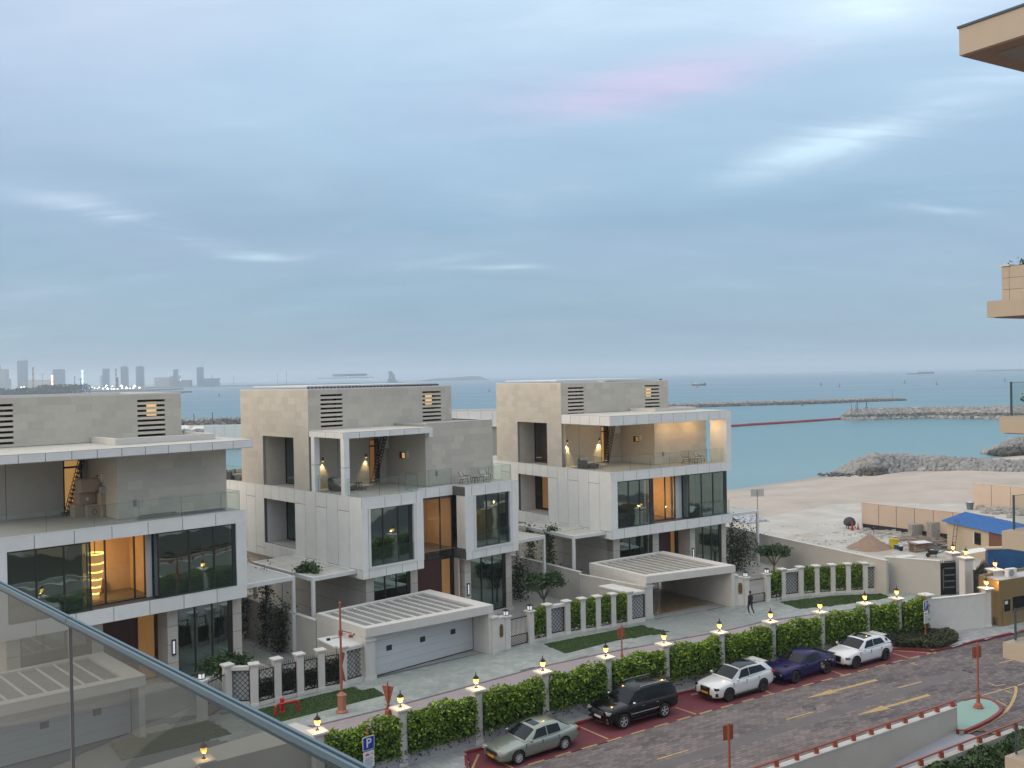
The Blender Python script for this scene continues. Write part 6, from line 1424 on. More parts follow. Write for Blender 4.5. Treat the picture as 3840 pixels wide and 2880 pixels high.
# far white crossover
car(dict(name='parked_crossover', label='all white crossover parked farthest along the bays behind the purple coupe', L=4.72, W=1.91, H=1.63, wb=2.88, r=.37, wx=.03, paint=white_pearl, rim=rim_dark, spokes=5, belt=1.02,
    body=[(2.32, .66, .38, .64, .01), (2.28, .84, .28, .80, .02), (2.02, .96, .22, .90, .04), (1.5, 1.0, .21, .98, .05), (.95, 1.0, .21, 1.03, .04), (.2, .99, .21, 1.03, 0), (-.8, .99, .21, 1.05, 0), (-1.4, 1.0, .23, 1.06, 0), (-1.95, .96, .28, 1.05, 0), (-2.28, .86, .34, .98, 0), (-2.34, .78, .42, .88, 0)],
    cabin=[(1.1, .86, 1.00, .80, 1.03), (.28, .88, 1.03, .68, 1.50), (-.4, .90, 1.04, .70, 1.57), (-1.25, .88, 1.06, .68, 1.53), (-1.80, .84, 1.07, .64, 1.42), (-2.22, .80, 1.04, .70, 1.10)],
    glass=[('windshield', .10, .93, 1.12, 6.88, dict(nt=6, ns=12)), ('rear_window', 4.12, 4.85, 1.2, 6.8, dict(nt=5, ns=10)), ('front_side_window', .60, 1.92, .12, .88, dict(t0b=1.12, t1b=1.92)), ('rear_side_window', 1.98, 3.45, .15, .85, dict(t1b=2.95)), ('quarter_window', 3.7, 4.2, .3, .80), ('sunroof', 1.15, 2.3, 2.2, 5.8, dict(nt=4, ns=6, off=.012))],
    seams=(1.05, .0, -1.0), handles=(.2, -.8), mirror=.84,
    extra=[('grille', car_black_trim, [(2.24, 2.345, -.42, .42, .44, .78)]), ('headlight', car_glass, [(1.95, 2.24, .50, .86, .72, .76, -.42, 1), (1.93, 2.22, .50, .87, .65, .69, -.42, 1)]), ('bumper_vent', car_black_trim, [(2.1, 2.27, .62, .78, .30, .42, -.4, 1)]), ('sill_trim', car_black_trim, [(-1.0, 1.0, .90, .95, .21, .29, 0, 1)]),
           ('taillight', taillight, [(-2.32, -2.1, .62, .88, .84, .88, .2, 1)]), ('rear_spoiler', white_pearl, [(-2.08, -1.75, -.54, .54, 1.46, 1.50)])]), (3206, 2508), (3324, 2475))

# ================================================================== SIGNS, POLES, PERSON, HYDRANT
def turned_base(mb, h=.62, r=.2):
    mb.lathe([(r, 0), (r, .06), (r * .85, .10), (r * .75, .14), (r * .8, .17), (r * .38, .30), (r * .32, h - .12), (r * .42, h - .06), (r * .30, h)], n=14)
def text_obj(s, size, m, parent, loc, rot, name='lettering', extrude=.003):
    cu = bpy.data.curves.new(name, 'FONT'); cu.body = s; cu.size = size; cu.extrude = extrude; cu.align_x = 'CENTER'; cu.align_y = 'CENTER'; cu.offset = size * .02
    o = bpy.data.objects.new(name, cu); C.objects.link(o); cu.materials.append(m); bpy.context.view_layer.update(); me = bpy.data.meshes.new_from_object(o.evaluated_get(bpy.context.evaluated_depsgraph_get())); bpy.data.objects.remove(o); o = link(name, me, parent, loc); o.rotation_euler = rot; return o
def parking_sign(loc, face, label, h=2.75):
    t = thing('parking_sign', label, 'street sign', loc, face, 'blue parking signs')
    mb = MB(); turned_base(mb); mb.tube((0, 0, .6), (0, 0, h + .1), .045, n=10); mb.lathe([(.06, h + .1), (.06, h + .16), (.03, h + .2), (.05, h + .26), (.004, h + .5)], n=10); mb.build('post', terracotta, t)
    mb = MB(); z0 = h - .72
    def rr(mb_, w_, z0_, z1_, y0, y1, r=.07):
        pts = []
        for cx, cz, a0 in ((w_ / 2 - r, z1_ - r, 0), (-w_ / 2 + r, z1_ - r, 90), (-w_ / 2 + r, z0_ + r, 180), (w_ / 2 - r, z0_ + r, 270)):
            for k in range(5): a = radians(a0 + 22.5 * k); pts.append((cx + r * cos(a), cz + r * sin(a)))
        n = len(pts); mb_.add([(x, y0, z) for x, z in pts] + [(x, y1, z) for x, z in pts], [tuple(range(n)), tuple(range(2 * n - 1, n - 1, -1))] + [(i, (i + 1) % n, n + (i + 1) % n, n + i)[::-1] for i in range(n)])
    rr(mb, .72, z0, z0 + .72, -.075, -.05); mb.build('sign_border', sign_white, t)
    mb = MB(); rr(mb, .65, z0 + .035, z0 + .685, -.081, -.0755, .05); mb.build('sign_plate', blue_sign, t)
    text_obj('P', .66, sign_white, t, (0, -.086, z0 + .36), (pi / 2, 0, 0))
    mb = MB(); rr(mb, .68, z0 - .92, z0 - .06, -.075, -.05, .04); mb.build('rule_plate', sign_white, t)
    mb = MB(); mb.box(-.20, .02, -.079, -.0755, z0 - .27, z0 - .20); mb.box(-.14, -.04, -.079, -.0755, z0 - .20, z0 - .165); mb.tube((-.13, -.079, z0 - .28), (-.13, -.0755, z0 - .28), .03, n=8); mb.tube((-.02, -.079, z0 - .28), (-.02, -.0755, z0 - .28), .03, n=8)
    mb.add([(.02, -.078, z0 - .24), (.05, -.078, z0 - .24), (.24, -.078, z0 - .20), (.24, -.078, z0 - .175)], [(0, 1, 2, 3)]); mb.box(.2, .24, -.079, -.0755, z0 - .28, z0 - .22); mb.build('tow_symbol', sign_red, t)
    mb = MB(); rng_ = random.Random(3)
    for k in range(6):
        z = z0 - .42 - k * .08; w_ = rng_.uniform(.20, .27); mb.box(-w_, w_, -.0785, -.0755, z - .017, z + .017)
    o = mb.build('rule_text', sign_grey, t)
    return t
fa = radians(180 + 34) - pi
psp = at_depth(1379, 2777, 43.25); o = parking_sign((psp.x, psp.y, .11), radians(42), 'blue parking sign standing before the first hedge bay', h=2.62); o.scale = (.86, .86, .86)
q = at(*E(1470, 708), .11); o = parking_sign((q.x, q.y, .11), radians(42), 'blue parking sign rising from the planting bed near the white wall', h=3.0); o.scale = (.88, .88, .93)

def back_sign(px, label, h, kind='square', z=0.0, face=0.0):
    p = at(*px, z); t = thing('street_sign', label, 'street sign', (p.x, p.y, z), face, None)
    mb = MB(); turned_base(mb, .8, .26); mb.tube((0, 0, .75), (0, 0, h + .15), .05, n=10); mb.lathe([(.055, h + .15), (.02, h + .2), (.004, h + .32)], n=8); mb.build('post', terracotta, t)
    if kind == 'square':
        mb = MB(); mb.box(-.30, .30, .055, .075, h - .62, h); mb.build('sign_back', terracotta, t, bevel=.02); mb = MB(); mb.box(-.07, .07, .03, .056, h - .6, h - .02); mb.build('bracket', terracotta_light, t)
    else:
        mb = MB()
        for (zz, up_) in ((h, 1), (h - 1.9, -1)):
            if up_ > 0: pts = [(-.33, zz), (.33, zz - .04), (.07, zz - .95), (-.07, zz - .95)]
            else: pts = [(-.31, zz), (.31, zz), (.07, zz + .92), (-.07, zz + .92)]
            mb.add([(x, .055, z_) for x, z_ in pts] + [(x, .075, z_) for x, z_ in pts], [(0, 1, 2, 3), (7, 6, 5, 4), (0, 4, 5, 1), (1, 5, 6, 2), (2, 6, 7, 3), (3, 7, 4, 0)])
        mb.build('sign_back', terracotta, t); mb = MB()
        for k in range(6): mb.box(-.2, .2, .03, .056, h - .2 - k * .28, h - .16 - k * .28)
        mb.build('bracket', terracotta_light, t)
    return t
p = at(*E(1868, 1205), .12); back_sign(E(1868, 1205), 'terracotta sign back on a post standing on the green traffic island', 3.3, z=.12, face=radians(15))
# sign back in the street foreground (base below the frame)
p = at_depth(2733, 2720, 38.5); t = thing('street_sign', 'terracotta sign back on a slim post at the bottom edge of the street', 'street sign', (p.x, p.y, 0), radians(20)); zt = p.z
mb = MB(); turned_base(mb, .8, .26); mb.tube((0, 0, .75), (0, 0, zt + .1), .05, n=10); mb.build('post', terracotta, t); mb = MB(); mb.box(-.24, .24, .055, .075, zt - .62, zt); mb.build('sign_back', terracotta, t, bevel=.02); mb = MB(); mb.box(-.06, .06, .03, .056, zt - .6, zt - .02); mb.build('bracket', terracotta_light, t)
pp = at(*B5(1198, 1305), .0); back_sign(B5(1198, 1330), 'terracotta double triangle sign back behind the first hedge', 2.05, kind='tri', face=radians(-10))
back_sign((2333, 2500), 'small terracotta sign back behind the fourth hedge by the promenade', 2.45, face=radians(35))
# camera pole on hexagonal plinth
p = at(*B5(850, 1238), 0); t = thing('camera_pole', 'tall terracotta camera pole on a hexagonal plinth in the left lawn', 'pole', (p.x, p.y, 0), radians(20)); t.scale = (.82, .82, .82)
mb = MB(); mb.lathe([(.44, 0), (.44, .08), (.34, .16), (.30, .20), (.30, 1.10), (.36, 1.15), (.36, 1.19), (.10, 1.38)], n=6); mb.build('plinth', terracotta_light, t)
mb = MB(); mb.tube((0, 0, 1.45), (0, 0, 7.2), .085, .065, n=12); mb.lathe([(.075, 7.2), (.09, 7.24), (.04, 7.28), (.10, 7.37), (.10, 7.42), (.03, 7.52)], n=12); mb.build('post', terracotta, t)
mb = MB(); mb.tube((0, 0, 5.55), (.75, -.1, 5.30), .035, n=8); mb.tube((0, 0, 5.30), (.35, -.05, 5.28), .02, n=6); mb.box(-.12, .12, -.12, .12, 5.2, 5.55); mb.build('camera_arm', terracotta, t)
mb = MB(); mb.box(.55, .80, -.2, .02, 5.02, 5.2); mb.tube((.9, -.1, 5.28), (.9, -.1, 5.12), .05); mb.build('camera_housing', terracotta, t)
mb = MB(); mb.lathe([(.10, 4.98), (.10, 5.08), (.06, 5.12)], c=(.9, -.1, 0), n=10); mb.build('camera_dome', sign_white, t)
mb = MB(); mb.box(-.95, -.72, -.16, .02, 4.98, 5.12); mb.tube((-.72, -.07, 5.05), (0, 0, 5.1), .02); mb.build('camera', car_black_trim, t)
for (zz, s_) in ((4.15, 1), (2.35, -1)):
    mb = MB(); pts = [(.0, zz), (.30, zz - .2), (.10, zz - 1.0), (.0, zz - 1.0)] if s_ > 0 else [(0, zz + .75), (.10, zz + .75), (.32, zz - .35), (.0, zz - .15)]
    mb.add([(x, .06, z_) for x, z_ in pts] + [(x, .08, z_) for x, z_ in pts], [(0, 1, 2, 3), (7, 6, 5, 4), (0, 4, 5, 1), (1, 5, 6, 2), (2, 6, 7, 3), (3, 7, 4, 0)]); mb.build('sign_back', terracotta, t)
# red hydrant guard
p = at(*B5(400, 1238), 0); q0, q1 = at(*B5(350, 1270), 0), at(*B5(520, 1232), 0); t = thing('fire_hydrant', 'red fire hydrant inside a bent red guard pipe on the left lawn', 'hydrant', (p.x, p.y, 0))
a = q0 - p; b = q1 - p; a.z = b.z = 0; up1 = Vector((0, 0, .62)); mid_ = [a, a + up1 * .8, a + (b - a) * .08 + up1, b + (a - b) * .08 + up1, b + up1 * .8, b]
mb = MB(); mb.path(mid_, .07, 10); mb.build('guard_pipe', red_gloss, t)
mb = MB(); mb.lathe([(.16, 0), (.16, .05), (.11, .07), (.11, .62), (.14, .66), (.12, .76), (.04, .82)], n=12); mb.tube((-.18, 0, .5), (.18, 0, .5), .05); mb.build('hydrant_body', red_gloss, t)
# person walking
p = at(*D(2122, 500), .0)
t = thing('person', 'person in a black jacket and trousers walking along the wet promenade', 'person', (p.x, p.y, 0), radians(120))
def skin_body(name, pts, edges, rad, mats_, parent, root=0, sub=2):
    me = bpy.data.meshes.new(name); me.from_pydata(pts, edges, []); me.materials.append(mats_[0]); o = link(name, me, parent)
    o.modifiers.new('skin', 'SKIN'); sv = me.skin_vertices[0].data
    for i, r in enumerate(rad): sv[i].radius = r if isinstance(r, tuple) else (r, r)
    sv[root].use_root = True
    s_ = o.modifiers.new('sub', 'SUBSURF'); s_.levels = sub; s_.render_levels = sub
    bpy.context.view_layer.update(); apply_mods(o)
    for m in mats_[1:]: o.data.materials.append(m)
    o.data.polygons.foreach_set('use_smooth', [True] * len(o.data.polygons)); return o
Pp = [(0, 0, .93), (0, 0, 1.08), (.01, 0, 1.26), (.01, 0, 1.40), (.02, 0, 1.50), (.03, 0, 1.60), (.04, 0, 1.70),
      (0, .10, .90), (.16, .11, .50), (.04, .11, .10), (.20, .11, .045), (0, -.10, .90), (-.02, -.11, .50), (-.26, -.10, .13), (-.14, -.11, .045),
      (.01, .19, 1.40), (-.06, .24, 1.14), (.02, .26, .90), (.01, -.19, 1.40), (.05, -.25, 1.14), (.20, -.24, .94)]
Ee = [(0, 1), (1, 2), (2, 3), (3, 4), (4, 5), (5, 6), (0, 7), (7, 8), (8, 9), (9, 10), (0, 11), (11, 12), (12, 13), (13, 14), (3, 15), (15, 16), (16, 17), (3, 18), (18, 19), (19, 20)]
Rr = [(.135, .16), (.13, .155), (.135, .175), (.12, .17), .055, .085, .075, .095, .068, .045, .04, .095, .068, .045, .04, .07, .052, .034, .07, .052, .034]
for hand, dirx in ((17, .0), (20, .3)):
    bp = Vector(Pp[hand])
    palm = len(Pp); Pp.append(tuple(bp + Vector((dirx * .1, 0, -.07)))); Ee.append((hand, palm)); Rr.append((.022, .035))
    for k in range(4):
        a = len(Pp); Pp.append(tuple(bp + Vector((dirx * .12 - .03 + .022 * k, 0, -.12 - .008 * (k % 3))))); Ee.append((palm, a)); Rr.append(.010); b_ = len(Pp); Pp.append(tuple(bp + Vector((dirx * .12 - .02 + .022 * k, .012, -.16 - .008 * (k % 3))))); Ee.append((a, b_)); Rr.append(.008)
    a = len(Pp); Pp.append(tuple(bp + Vector((dirx * .1 + .05, .0, -.09)))); Ee.append((palm, a)); Rr.append(.010)
pb_ = skin_body('body', Pp, Ee, Rr, [cloth_black, skin_mat], t)
for f_ in pb_.data.polygons:
    c = f_.center
    if c.z > 1.515 or (c.z < .90 and abs(c.y) > .19): f_.material_index = 1
mb = MB(); mb.M = Matrix.Translation((.02, 0, 1.70)); mb.lathe([(.02, -.10), (.085, -.08), (.10, -.02), (.095, .04), (.06, .085), (.01, .10)], n=12); mb.build('hair', hair_mat, t, smooth=True)
mb = MB(); mb.tube((.125, 0, 1.655), (.15, 0, 1.645), .014, .008, n=6); mb.tube((.04, .088, 1.66), (.04, .10, 1.66), .025, n=8); mb.tube((.04, -.088, 1.66), (.04, -.10, 1.66), .025, n=8); mb.build('face', skin_mat, t)
for nm, x, y, z in (('shoe', .13, .11, 0), ('shoe', -.20, -.11, .0)):
    mb = MB(); mb.box(x - .10, x + .17, y - .05, y + .05, z, z + .085); mb.build(nm, shoe_white, t, bevel=.03)
# small dark figure / covered chair by the far gate hedge
p = at(*E(345, 392), 0); t = thing('garden_chair', 'dark garden chair standing by the far fence pillar', 'chair', (p.x, p.y, 0), .5); mb = MB()
for x in (-.22, .22):
    for y in (-.2, .2): mb.tube((x, y, 0), (x * .9, y * .9, .5), .02, n=5)
mb.build('leg', black_iron, t); mb = MB(); mb.box(-.26, .26, -.24, .24, .5, .56); mb.box(-.26, .26, .2, .27, .56, 1.25); mb.build('seat', cloth_black, t, bevel=.03)

# planting bed between the bays and the white wall
rng = np.random.default_rng(31); poly = [at(*E(x, y), .12).to_2d() for x, y in ((1175, 652), (1165, 700), (1230, 750), (1560, 768), (1640, 745), (1722, 700), (1640, 640), (1500, 615), (1300, 620))]
sheet('planting_bed', poly, .14, mat('bed_soil2', (.07, .055, .04), .95))
xs = [p_.x for p_ in poly]; ys = [p_.y for p_ in poly]; n = 26000; gx = rng.uniform(min(xs), max(xs), n); gy = rng.uniform(min(ys), max(ys), n); ok = inpoly(gx, gy, poly); gx, gy = gx[ok], gy[ok]
zz = .15 + (.42 + .14 * np.sin(gx * 2.2) * np.cos(gy * 2.7)) * rng.random(len(gx)) ** .5
tn = np.clip(rng.beta(1.2, 3, len(gx)) + .3 * (np.sin(gx * 1.7 + gy) > .6), 0, 1)
o = leaves('ground_cover', np.stack([gx, gy, zz], 1), .075, ground_cover, rng, tone=tn); tag(o, 'dark ground cover filling the planting bed at the end of the bays', 'ground cover', kind='stuff')

# frangipani trees and shrubs by the fences, ivy on pergolas
def small_tree(px, z0, label, h=1.9, r=1.1, n=2400, name='frangipani_tree', seed=1, m=shrub_leaf, base=None):
    p = base if base is not None else at(*px, z0); rng = np.random.default_rng(seed)
    t = thing(name, label, 'tree', (p.x, p.y, 0)); mb = MB()
    mb.tube((0, 0, -.05), (.03, .02, h * .35), .09, .07, n=7)
    tips = []
    for k in range(7):
        a = 2 * pi * k / 7 + rng.uniform(-.3, .3); e = Vector((cos(a) * r * .45, sin(a) * r * .45, h * rng.uniform(.55, .7))); mb.tube((.03, .02, h * .33), e, .05, .03, n=5)
        for j in range(3):
            a2 = a + rng.uniform(-.8, .8); e2 = e + Vector((cos(a2) * r * .4, sin(a2) * r * .4, h * rng.uniform(.12, .28))); mb.tube(e, e2, .03, .018, n=5); tips.append(e2)
    tips.append(Vector((0, 0, h * .95)))
    mb.build('trunk', bark, t)
    P = np.concatenate([np.array(tp) + rng.normal(size=(n // len(tips), 3)) * np.array([.20, .20, .13]) * r for tp in tips]); leaves('crown', P, .17, m, rng, parent=t, aspect=.32)
    return t
small_tree(None, 0, 'frangipani tree behind the middle fence beside the garage', h=2.9, r=1.35, seed=5, base=at(*D(560, 400), .9))
small_tree(None, 0, 'flowering frangipani tree behind the far fence gate', h=2.7, r=1.25, seed=6, base=at(*E(325, 125), 1.0))
small_tree(None, 0, 'low frangipani shrub at the nearest villa fence corner', h=2.3, r=1.25, seed=8, base=at(*(840, 2560), .8))
def ivy(V, pts, label, n=900, size=.09, th=.25, seed=1, m=shrub_leaf):
    rng = np.random.default_rng(seed); c = local(V, *pts[0]); t = thing('climbing_ivy', label, 'climbing plant', c); P = []
    W_ = [local(V, *p_) - c for p_ in pts]; Ls = [(b - a).length for a, b in zip(W_, W_[1:])]; tot = sum(Ls)
    mb = MB(); mb.path([tuple(w_) for w_ in W_], .025, 5); mb.build('stem', bark, t)
    for a, b, l_ in zip(W_, W_[1:], Ls):
        k = int(n * l_ / tot); s_ = rng.random(k)[:, None]; P.append(np.array(a) + (np.array(b) - np.array(a)) * s_ + rng.normal(size=(k, 3)) * th * (.6 + .8 * rng.random((k, 1))))
    leaves('leaves', np.concatenate(P), size, m, rng, parent=t)
ivy(V2, [(-3.3, 3.1, 5.45), (-3.0, 2.9, 5.5), (-2.1, 3.4, 5.42), (-2.6, 1.8, 5.5)], 'green creeper lying over the top edge of the middle villa pergola', 1000, .11, .2, 3)
ivy(V1, [(18.2, 4.6, .1), (18.3, 4.5, 2.5), (18.3, 4.4, 5.2)], 'ivy climbing the middle post of the louvred pergola', 1100, .10, .28, 4, dark_leaf)
ivy(V1, [(18.2, 7.9, .1), (18.3, 7.8, 2.5), (18.2, 7.6, 5.2)], 'dense ivy on the rear post of the louvred pergola', 1100, .10, .35, 5, dark_leaf)
ivy(V1, [(18.3, 2.5, .1), (18.3, 2.4, 2.4), (18.4, 2.3, 3.0)], 'dark ivy mass between the louvred pergola posts', 1500, .10, .45, 6, dark_leaf)
ivy(V2, [(17.5, 3.2, .1), (17.8, 3.3, 2.6)], 'dark creeper at the foot of the pergola right of the middle villa', 1700, .10, .5, 7, dark_leaf)
ivy(V3, [(-3.2, 4.2, .2), (-3.3, 4.3, 3.0), (-3.3, 4.4, 5.3), (-2.6, 4.2, 5.5)], 'leafy vine climbing the far villa pergola', 1500, .11, .24, 8)
ivy(V3, [(-3.2, 7.0, .2), (-3.3, 7.1, 3.0), (-3.3, 7.2, 5.3)], 'second leafy vine behind on the far villa pergola', 1000, .11, .25, 9)
ivy(V3, [(16.2, 1.6, .1), (16.4, 1.4, 2.0), (16.8, 1.2, 3.1)], 'dark shrub mass under the far right pergola', 3000, .11, .7, 10, dark_leaf)
ivy(V3, [(15.4, 1.2, 2.6), (15.3, 1.1, 4.2), (15.5, 1.0, 5.0)], 'thin twisting vine rising to the far right pergola', 350, .10, .16, 11, dark_leaf)
ivy(V3, [(-2.2, 2.5, .2), (-1.6, 3.5, .9)], 'low planting under the far villa pergola', 900, .10, .45, 12, dark_leaf)

# ================================================================== TERRACE FURNITURE
def lounge_chair(V, u, v, z, rz, label):
    t = thing('lounge_chair', label, 'chair', local(V, u, v, z), V.rotation_euler.z + rz, 'cushioned terrace lounge chairs')
    mb = MB()
    for sy in (-.33, .33):
        mb.path([(.38, sy, 0), (.34, sy, .42), (-.25, sy, .36), (-.36, sy, 0)], .022, 5); mb.path([(.34, sy, .42), (.30, sy, .60), (-.20, sy, .58), (-.42, sy, .88)], .022, 5)
    mb.path([(-.42, -.33, .88), (-.42, .33, .88)], .022, 5); mb.build('frame', chair_frame, t)
    mb = MB(); mb.box(-.30, .34, -.29, .29, .36, .47); mb.build('seat', cushion, t, bevel=.04)
    mb = MB(); mb.M = Matrix.Translation((-.34, 0, .66)) @ Matrix.Rotation(radians(-22), 4, 'Y'); mb.box(-.05, .05, -.28, .28, -.22, .24); mb.build('backrest', cushion, t, bevel=.04)
def side_table(V, u, v, z, label, r=.28, h=.42, m=chair_frame, sq=False):
    t = thing('side_table', label, 'table', local(V, u, v, z), V.rotation_euler.z)
    mb = MB()
    if sq: mb.box(-r, r, -r, r, h - .05, h)
    else: mb.lathe([(r, h - .04), (r, h)], n=16)
    mb.build('table_top', m, t); mb = MB()
    for a in range(4): mb.tube((cos(a * pi / 2 + .78) * r * .8, sin(a * pi / 2 + .78) * r * .8, 0), (cos(a * pi / 2 + .78) * r * .7, sin(a * pi / 2 + .78) * r * .7, h - .04), .025, n=5)
    mb.build('leg', m, t)
TZ = 10.237
lounge_chair(V2, 10.75, 1.75, TZ, radians(-60), 'left lounge chair on the middle villa terrace'); lounge_chair(V2, 12.7, 1.65, TZ, radians(-100), 'right lounge chair on the middle villa terrace'); side_table(V2, 11.75, 1.75, TZ, 'small brown table between the lounge chairs of the middle villa')
lounge_chair(V3, 10.55, 1.95, TZ, radians(-55), 'left lounge chair on the far villa terrace'); lounge_chair(V3, 12.1, 1.85, TZ, radians(-70), 'right lounge chair on the far villa terrace'); side_table(V3, 11.3, 1.6, TZ, 'small brown table between the lounge chairs of the far villa')
def daybed(V, u, v, z, rz, label, r=1.0):
    t = thing('daybed', label, 'sofa', local(V, u, v, z), V.rotation_euler.z + rz, 'round wicker terrace daybeds')
    mb = MB(); mb.lathe([(r * .85, .0), (r, .12), (r, .30), (r * .92, .34)], n=24); mb.build('wicker_base', wicker, t, smooth=True)
    mb = MB(); n = 16; v_ = []
    for i in range(n + 1):
        a = radians(70 + 220 * i / n); hh = .34 + .55 * sin(pi * i / n) ** .7
        for rr_, zz in ((r * 1.0, .2), (r * 1.02, hh), (r * .93, hh), (r * .90, .3)): v_.append((cos(a) * rr_, sin(a) * rr_, zz))
    mb.add(v_, [(i * 4 + j, i * 4 + (j + 1) % 4, (i + 1) * 4 + (j + 1) % 4, (i + 1) * 4 + j) for i in range(n) for j in range(4)]); mb.build('wicker_back', wicker, t, smooth=True)
    mb = MB(); mb.lathe([(r * .86, .341), (r * .88, .40), (r * .82, .47)], n=24); mb.build('mattress', cushion, t, smooth=True)
    for k, (a, rr_) in enumerate(((130, .55), (175, .6), (225, .58))):
        mb = MB(); mb.M = Matrix.Translation((cos(radians(a)) * rr_ * r, sin(radians(a)) * rr_ * r, .66)) @ Matrix.Rotation(radians(a), 4, 'Z') @ Matrix.Rotation(radians(25), 4, 'Y'); mb.box(-.06, .06, -.26, .26, -.2, .2); mb.build('pillow', cushion, t, bevel=.05)
daybed(V2, 2.35, 5.9, TZ, radians(-60), 'round dark wicker daybed under the middle villa canopy', 1.05)
side_table(V2, 3.8, 5.9, TZ, 'square brown side table beside the wicker daybed', .24, .45, brown_wood, True); side_table(V2, 3.3, 4.8, TZ, 'low dark round tray table on the middle villa terrace', .4, .16, wicker)
def sofa(V, u, v, z, rz, label):
    t = thing('terrace_sofa', label, 'sofa', local(V, u, v, z), V.rotation_euler.z + rz)
    mb = MB(); mb.box(-.9, .9, -.45, .45, .05, .36); mb.box(-.9, .9, .36, .5, .36, .85); mb.box(-.95, -.8, -.45, .5, .05, .75); mb.build('wicker_frame', wicker, t, bevel=.08)
    for x in (-.42, .42):
        mb = MB(); mb.box(x - .38, x + .38, -.42, .34, .361, .50); mb.build('seat', cushion, t, bevel=.04)
        mb = MB(); mb.box(x - .3, x + .3, .18, .34, .50, .88); mb.build('pillow', cushion, t, bevel=.06)
    mb = MB(); mb.box(-.6, .1, -1.15, -.5, .05, .38); mb.build('footstool', wicker, t, bevel=.06)
sofa(V3, 1.75, 5.3, TZ, radians(25), 'grey wicker sofa with pale cushions on the far villa terrace'); side_table(V3, 2.9, 4.9, TZ, 'square brown table beside the grey wicker sofa', .25, .42, brown_wood, True)
sofa(V2, .9, 19.6, TZ, radians(10), 'dark wicker sofa on the rear terrace of the middle villa')
guardt = Sub(V2, 'rear_railing', 'glass railing round the rear terrace of the middle villa', 'railing', .3, 20, 10.316); guard(guardt.o, (-.1, -2.8), (-.1, 2.4), -.05, 1.15, 3)
loft_ladder(local(V2, 0, 0, 0), V2.rotation_euler.z, (5.95, 6.9, 10.26), (7.25, 7.1, 14.15), 'dark folding loft ladder reaching up to the middle villa canopy', 'folding loft ladders on the terraces')
loft_ladder(local(V3, 0, 0, 0), V3.rotation_euler.z, (5.45, 6.9, 10.26), (6.6, 7.1, 14.1), 'dark folding loft ladder reaching up to the far villa canopy', 'folding loft ladders on the terraces')
loft_ladder(local(V1, 0, 0, 0), V1.rotation_euler.z, (6.1, 6.9, 10.26), (7.25, 7.1, 14.1), 'dark folding loft ladder beside the cartons on the nearest terrace', 'folding loft ladders on the terraces')
# cartons: (u, v, z, w, d, h, rz, label)
CT = [(6.75, 5.9, 0, .85, .8, .80, .05, 'plain brown carton at the bottom left of the stack'), (7.35, 5.3, 0, .85, .75, .78, -.05, 'brown carton with black ring mark at the front of the stack'), (8.05, 4.7, 0, .85, .7, .72, 0, 'brown carton at the bottom under the taped one'), (8.6, 4.1, 0, .62, .5, .52, .1, 'small brown carton at the bottom right of the stack'),
      (7.0, 5.75, .79, .95, .8, .75, .08, 'brown carton with white spot in the middle left'), (8.05, 4.75, .722, 1.0, .7, .75, -.04, 'brown carton with white stickers in the middle right'), (8.55, 4.1, .522, .42, .4, .55, .1, 'small grey carton with white label on the right side of the stack'), (7.35, 5.45, 1.545, 1.6, .9, .80, .05, 'big brown carton on top of the stack'), (7.9, 4.55, 1.475, .75, .55, .40, -.2, 'plastic wrapped parcel lying beside the big top carton')]
for (u, v, z, w_, d_, h_, rz, lb) in CT:
    t = thing('carton', lb, 'box', local(V1, u - .3, v, TZ + z), V1.rotation_euler.z + rz, 'cartons stacked on the nearest terrace')
    mb = MB(); mb.box(-w_ / 2, w_ / 2, -d_ / 2, d_ / 2, .001, h_); mb.build('carton_body', carton_pale if 'wrapped' in lb else carton, t, bevel=.012)
    bx('tape', t, mat('tape_brown', (.33, .25, .17), .4), -w_ / 2 - .001, w_ / 2 + .001, -.035, .035, h_ + .001, h_ + .003)
    if 'white' in lb: bx('label_sticker', t, tape, -.05, .12, -d_ / 2 - .004, -d_ / 2 - .001, h_ * .3, h_ * .55)
    if 'ring' in lb: mb = MB(); mb.path([(.0 + .12 * cos(a), -d_ / 2 - .006, h_ * .4 + .18 * sin(a)) for a in np.linspace(0, 2 * pi, 13)], .02, 4); mb.build('ring_mark', rubber, t)
t = Sub(V1, 'glass_sheets', 'stack of green edged glass sheets lying on the nearest terrace', 'glass stack', 9.8, 1.75, TZ)
for k in range(7): t.bx('glass_sheet', clear_glass if k < 6 else edge_green, 8.3 + .05 * k, 11.2 - .07 * k, 1.45, 1.85, TZ + .02 + k * .03, TZ + .032 + k * .03)
t = Sub(V1, 'metal_frames', 'dark metal frames lying on the nearest terrace near the glass corner', 'frame stack', 12.2, 1.4, TZ)
for k in range(4): t.bx('frame_bar', grey_metal, 10.9 + .1 * k, 13.9, 1.2 + .14 * k, 1.26 + .14 * k, TZ + .002, TZ + .06 + .02 * k)

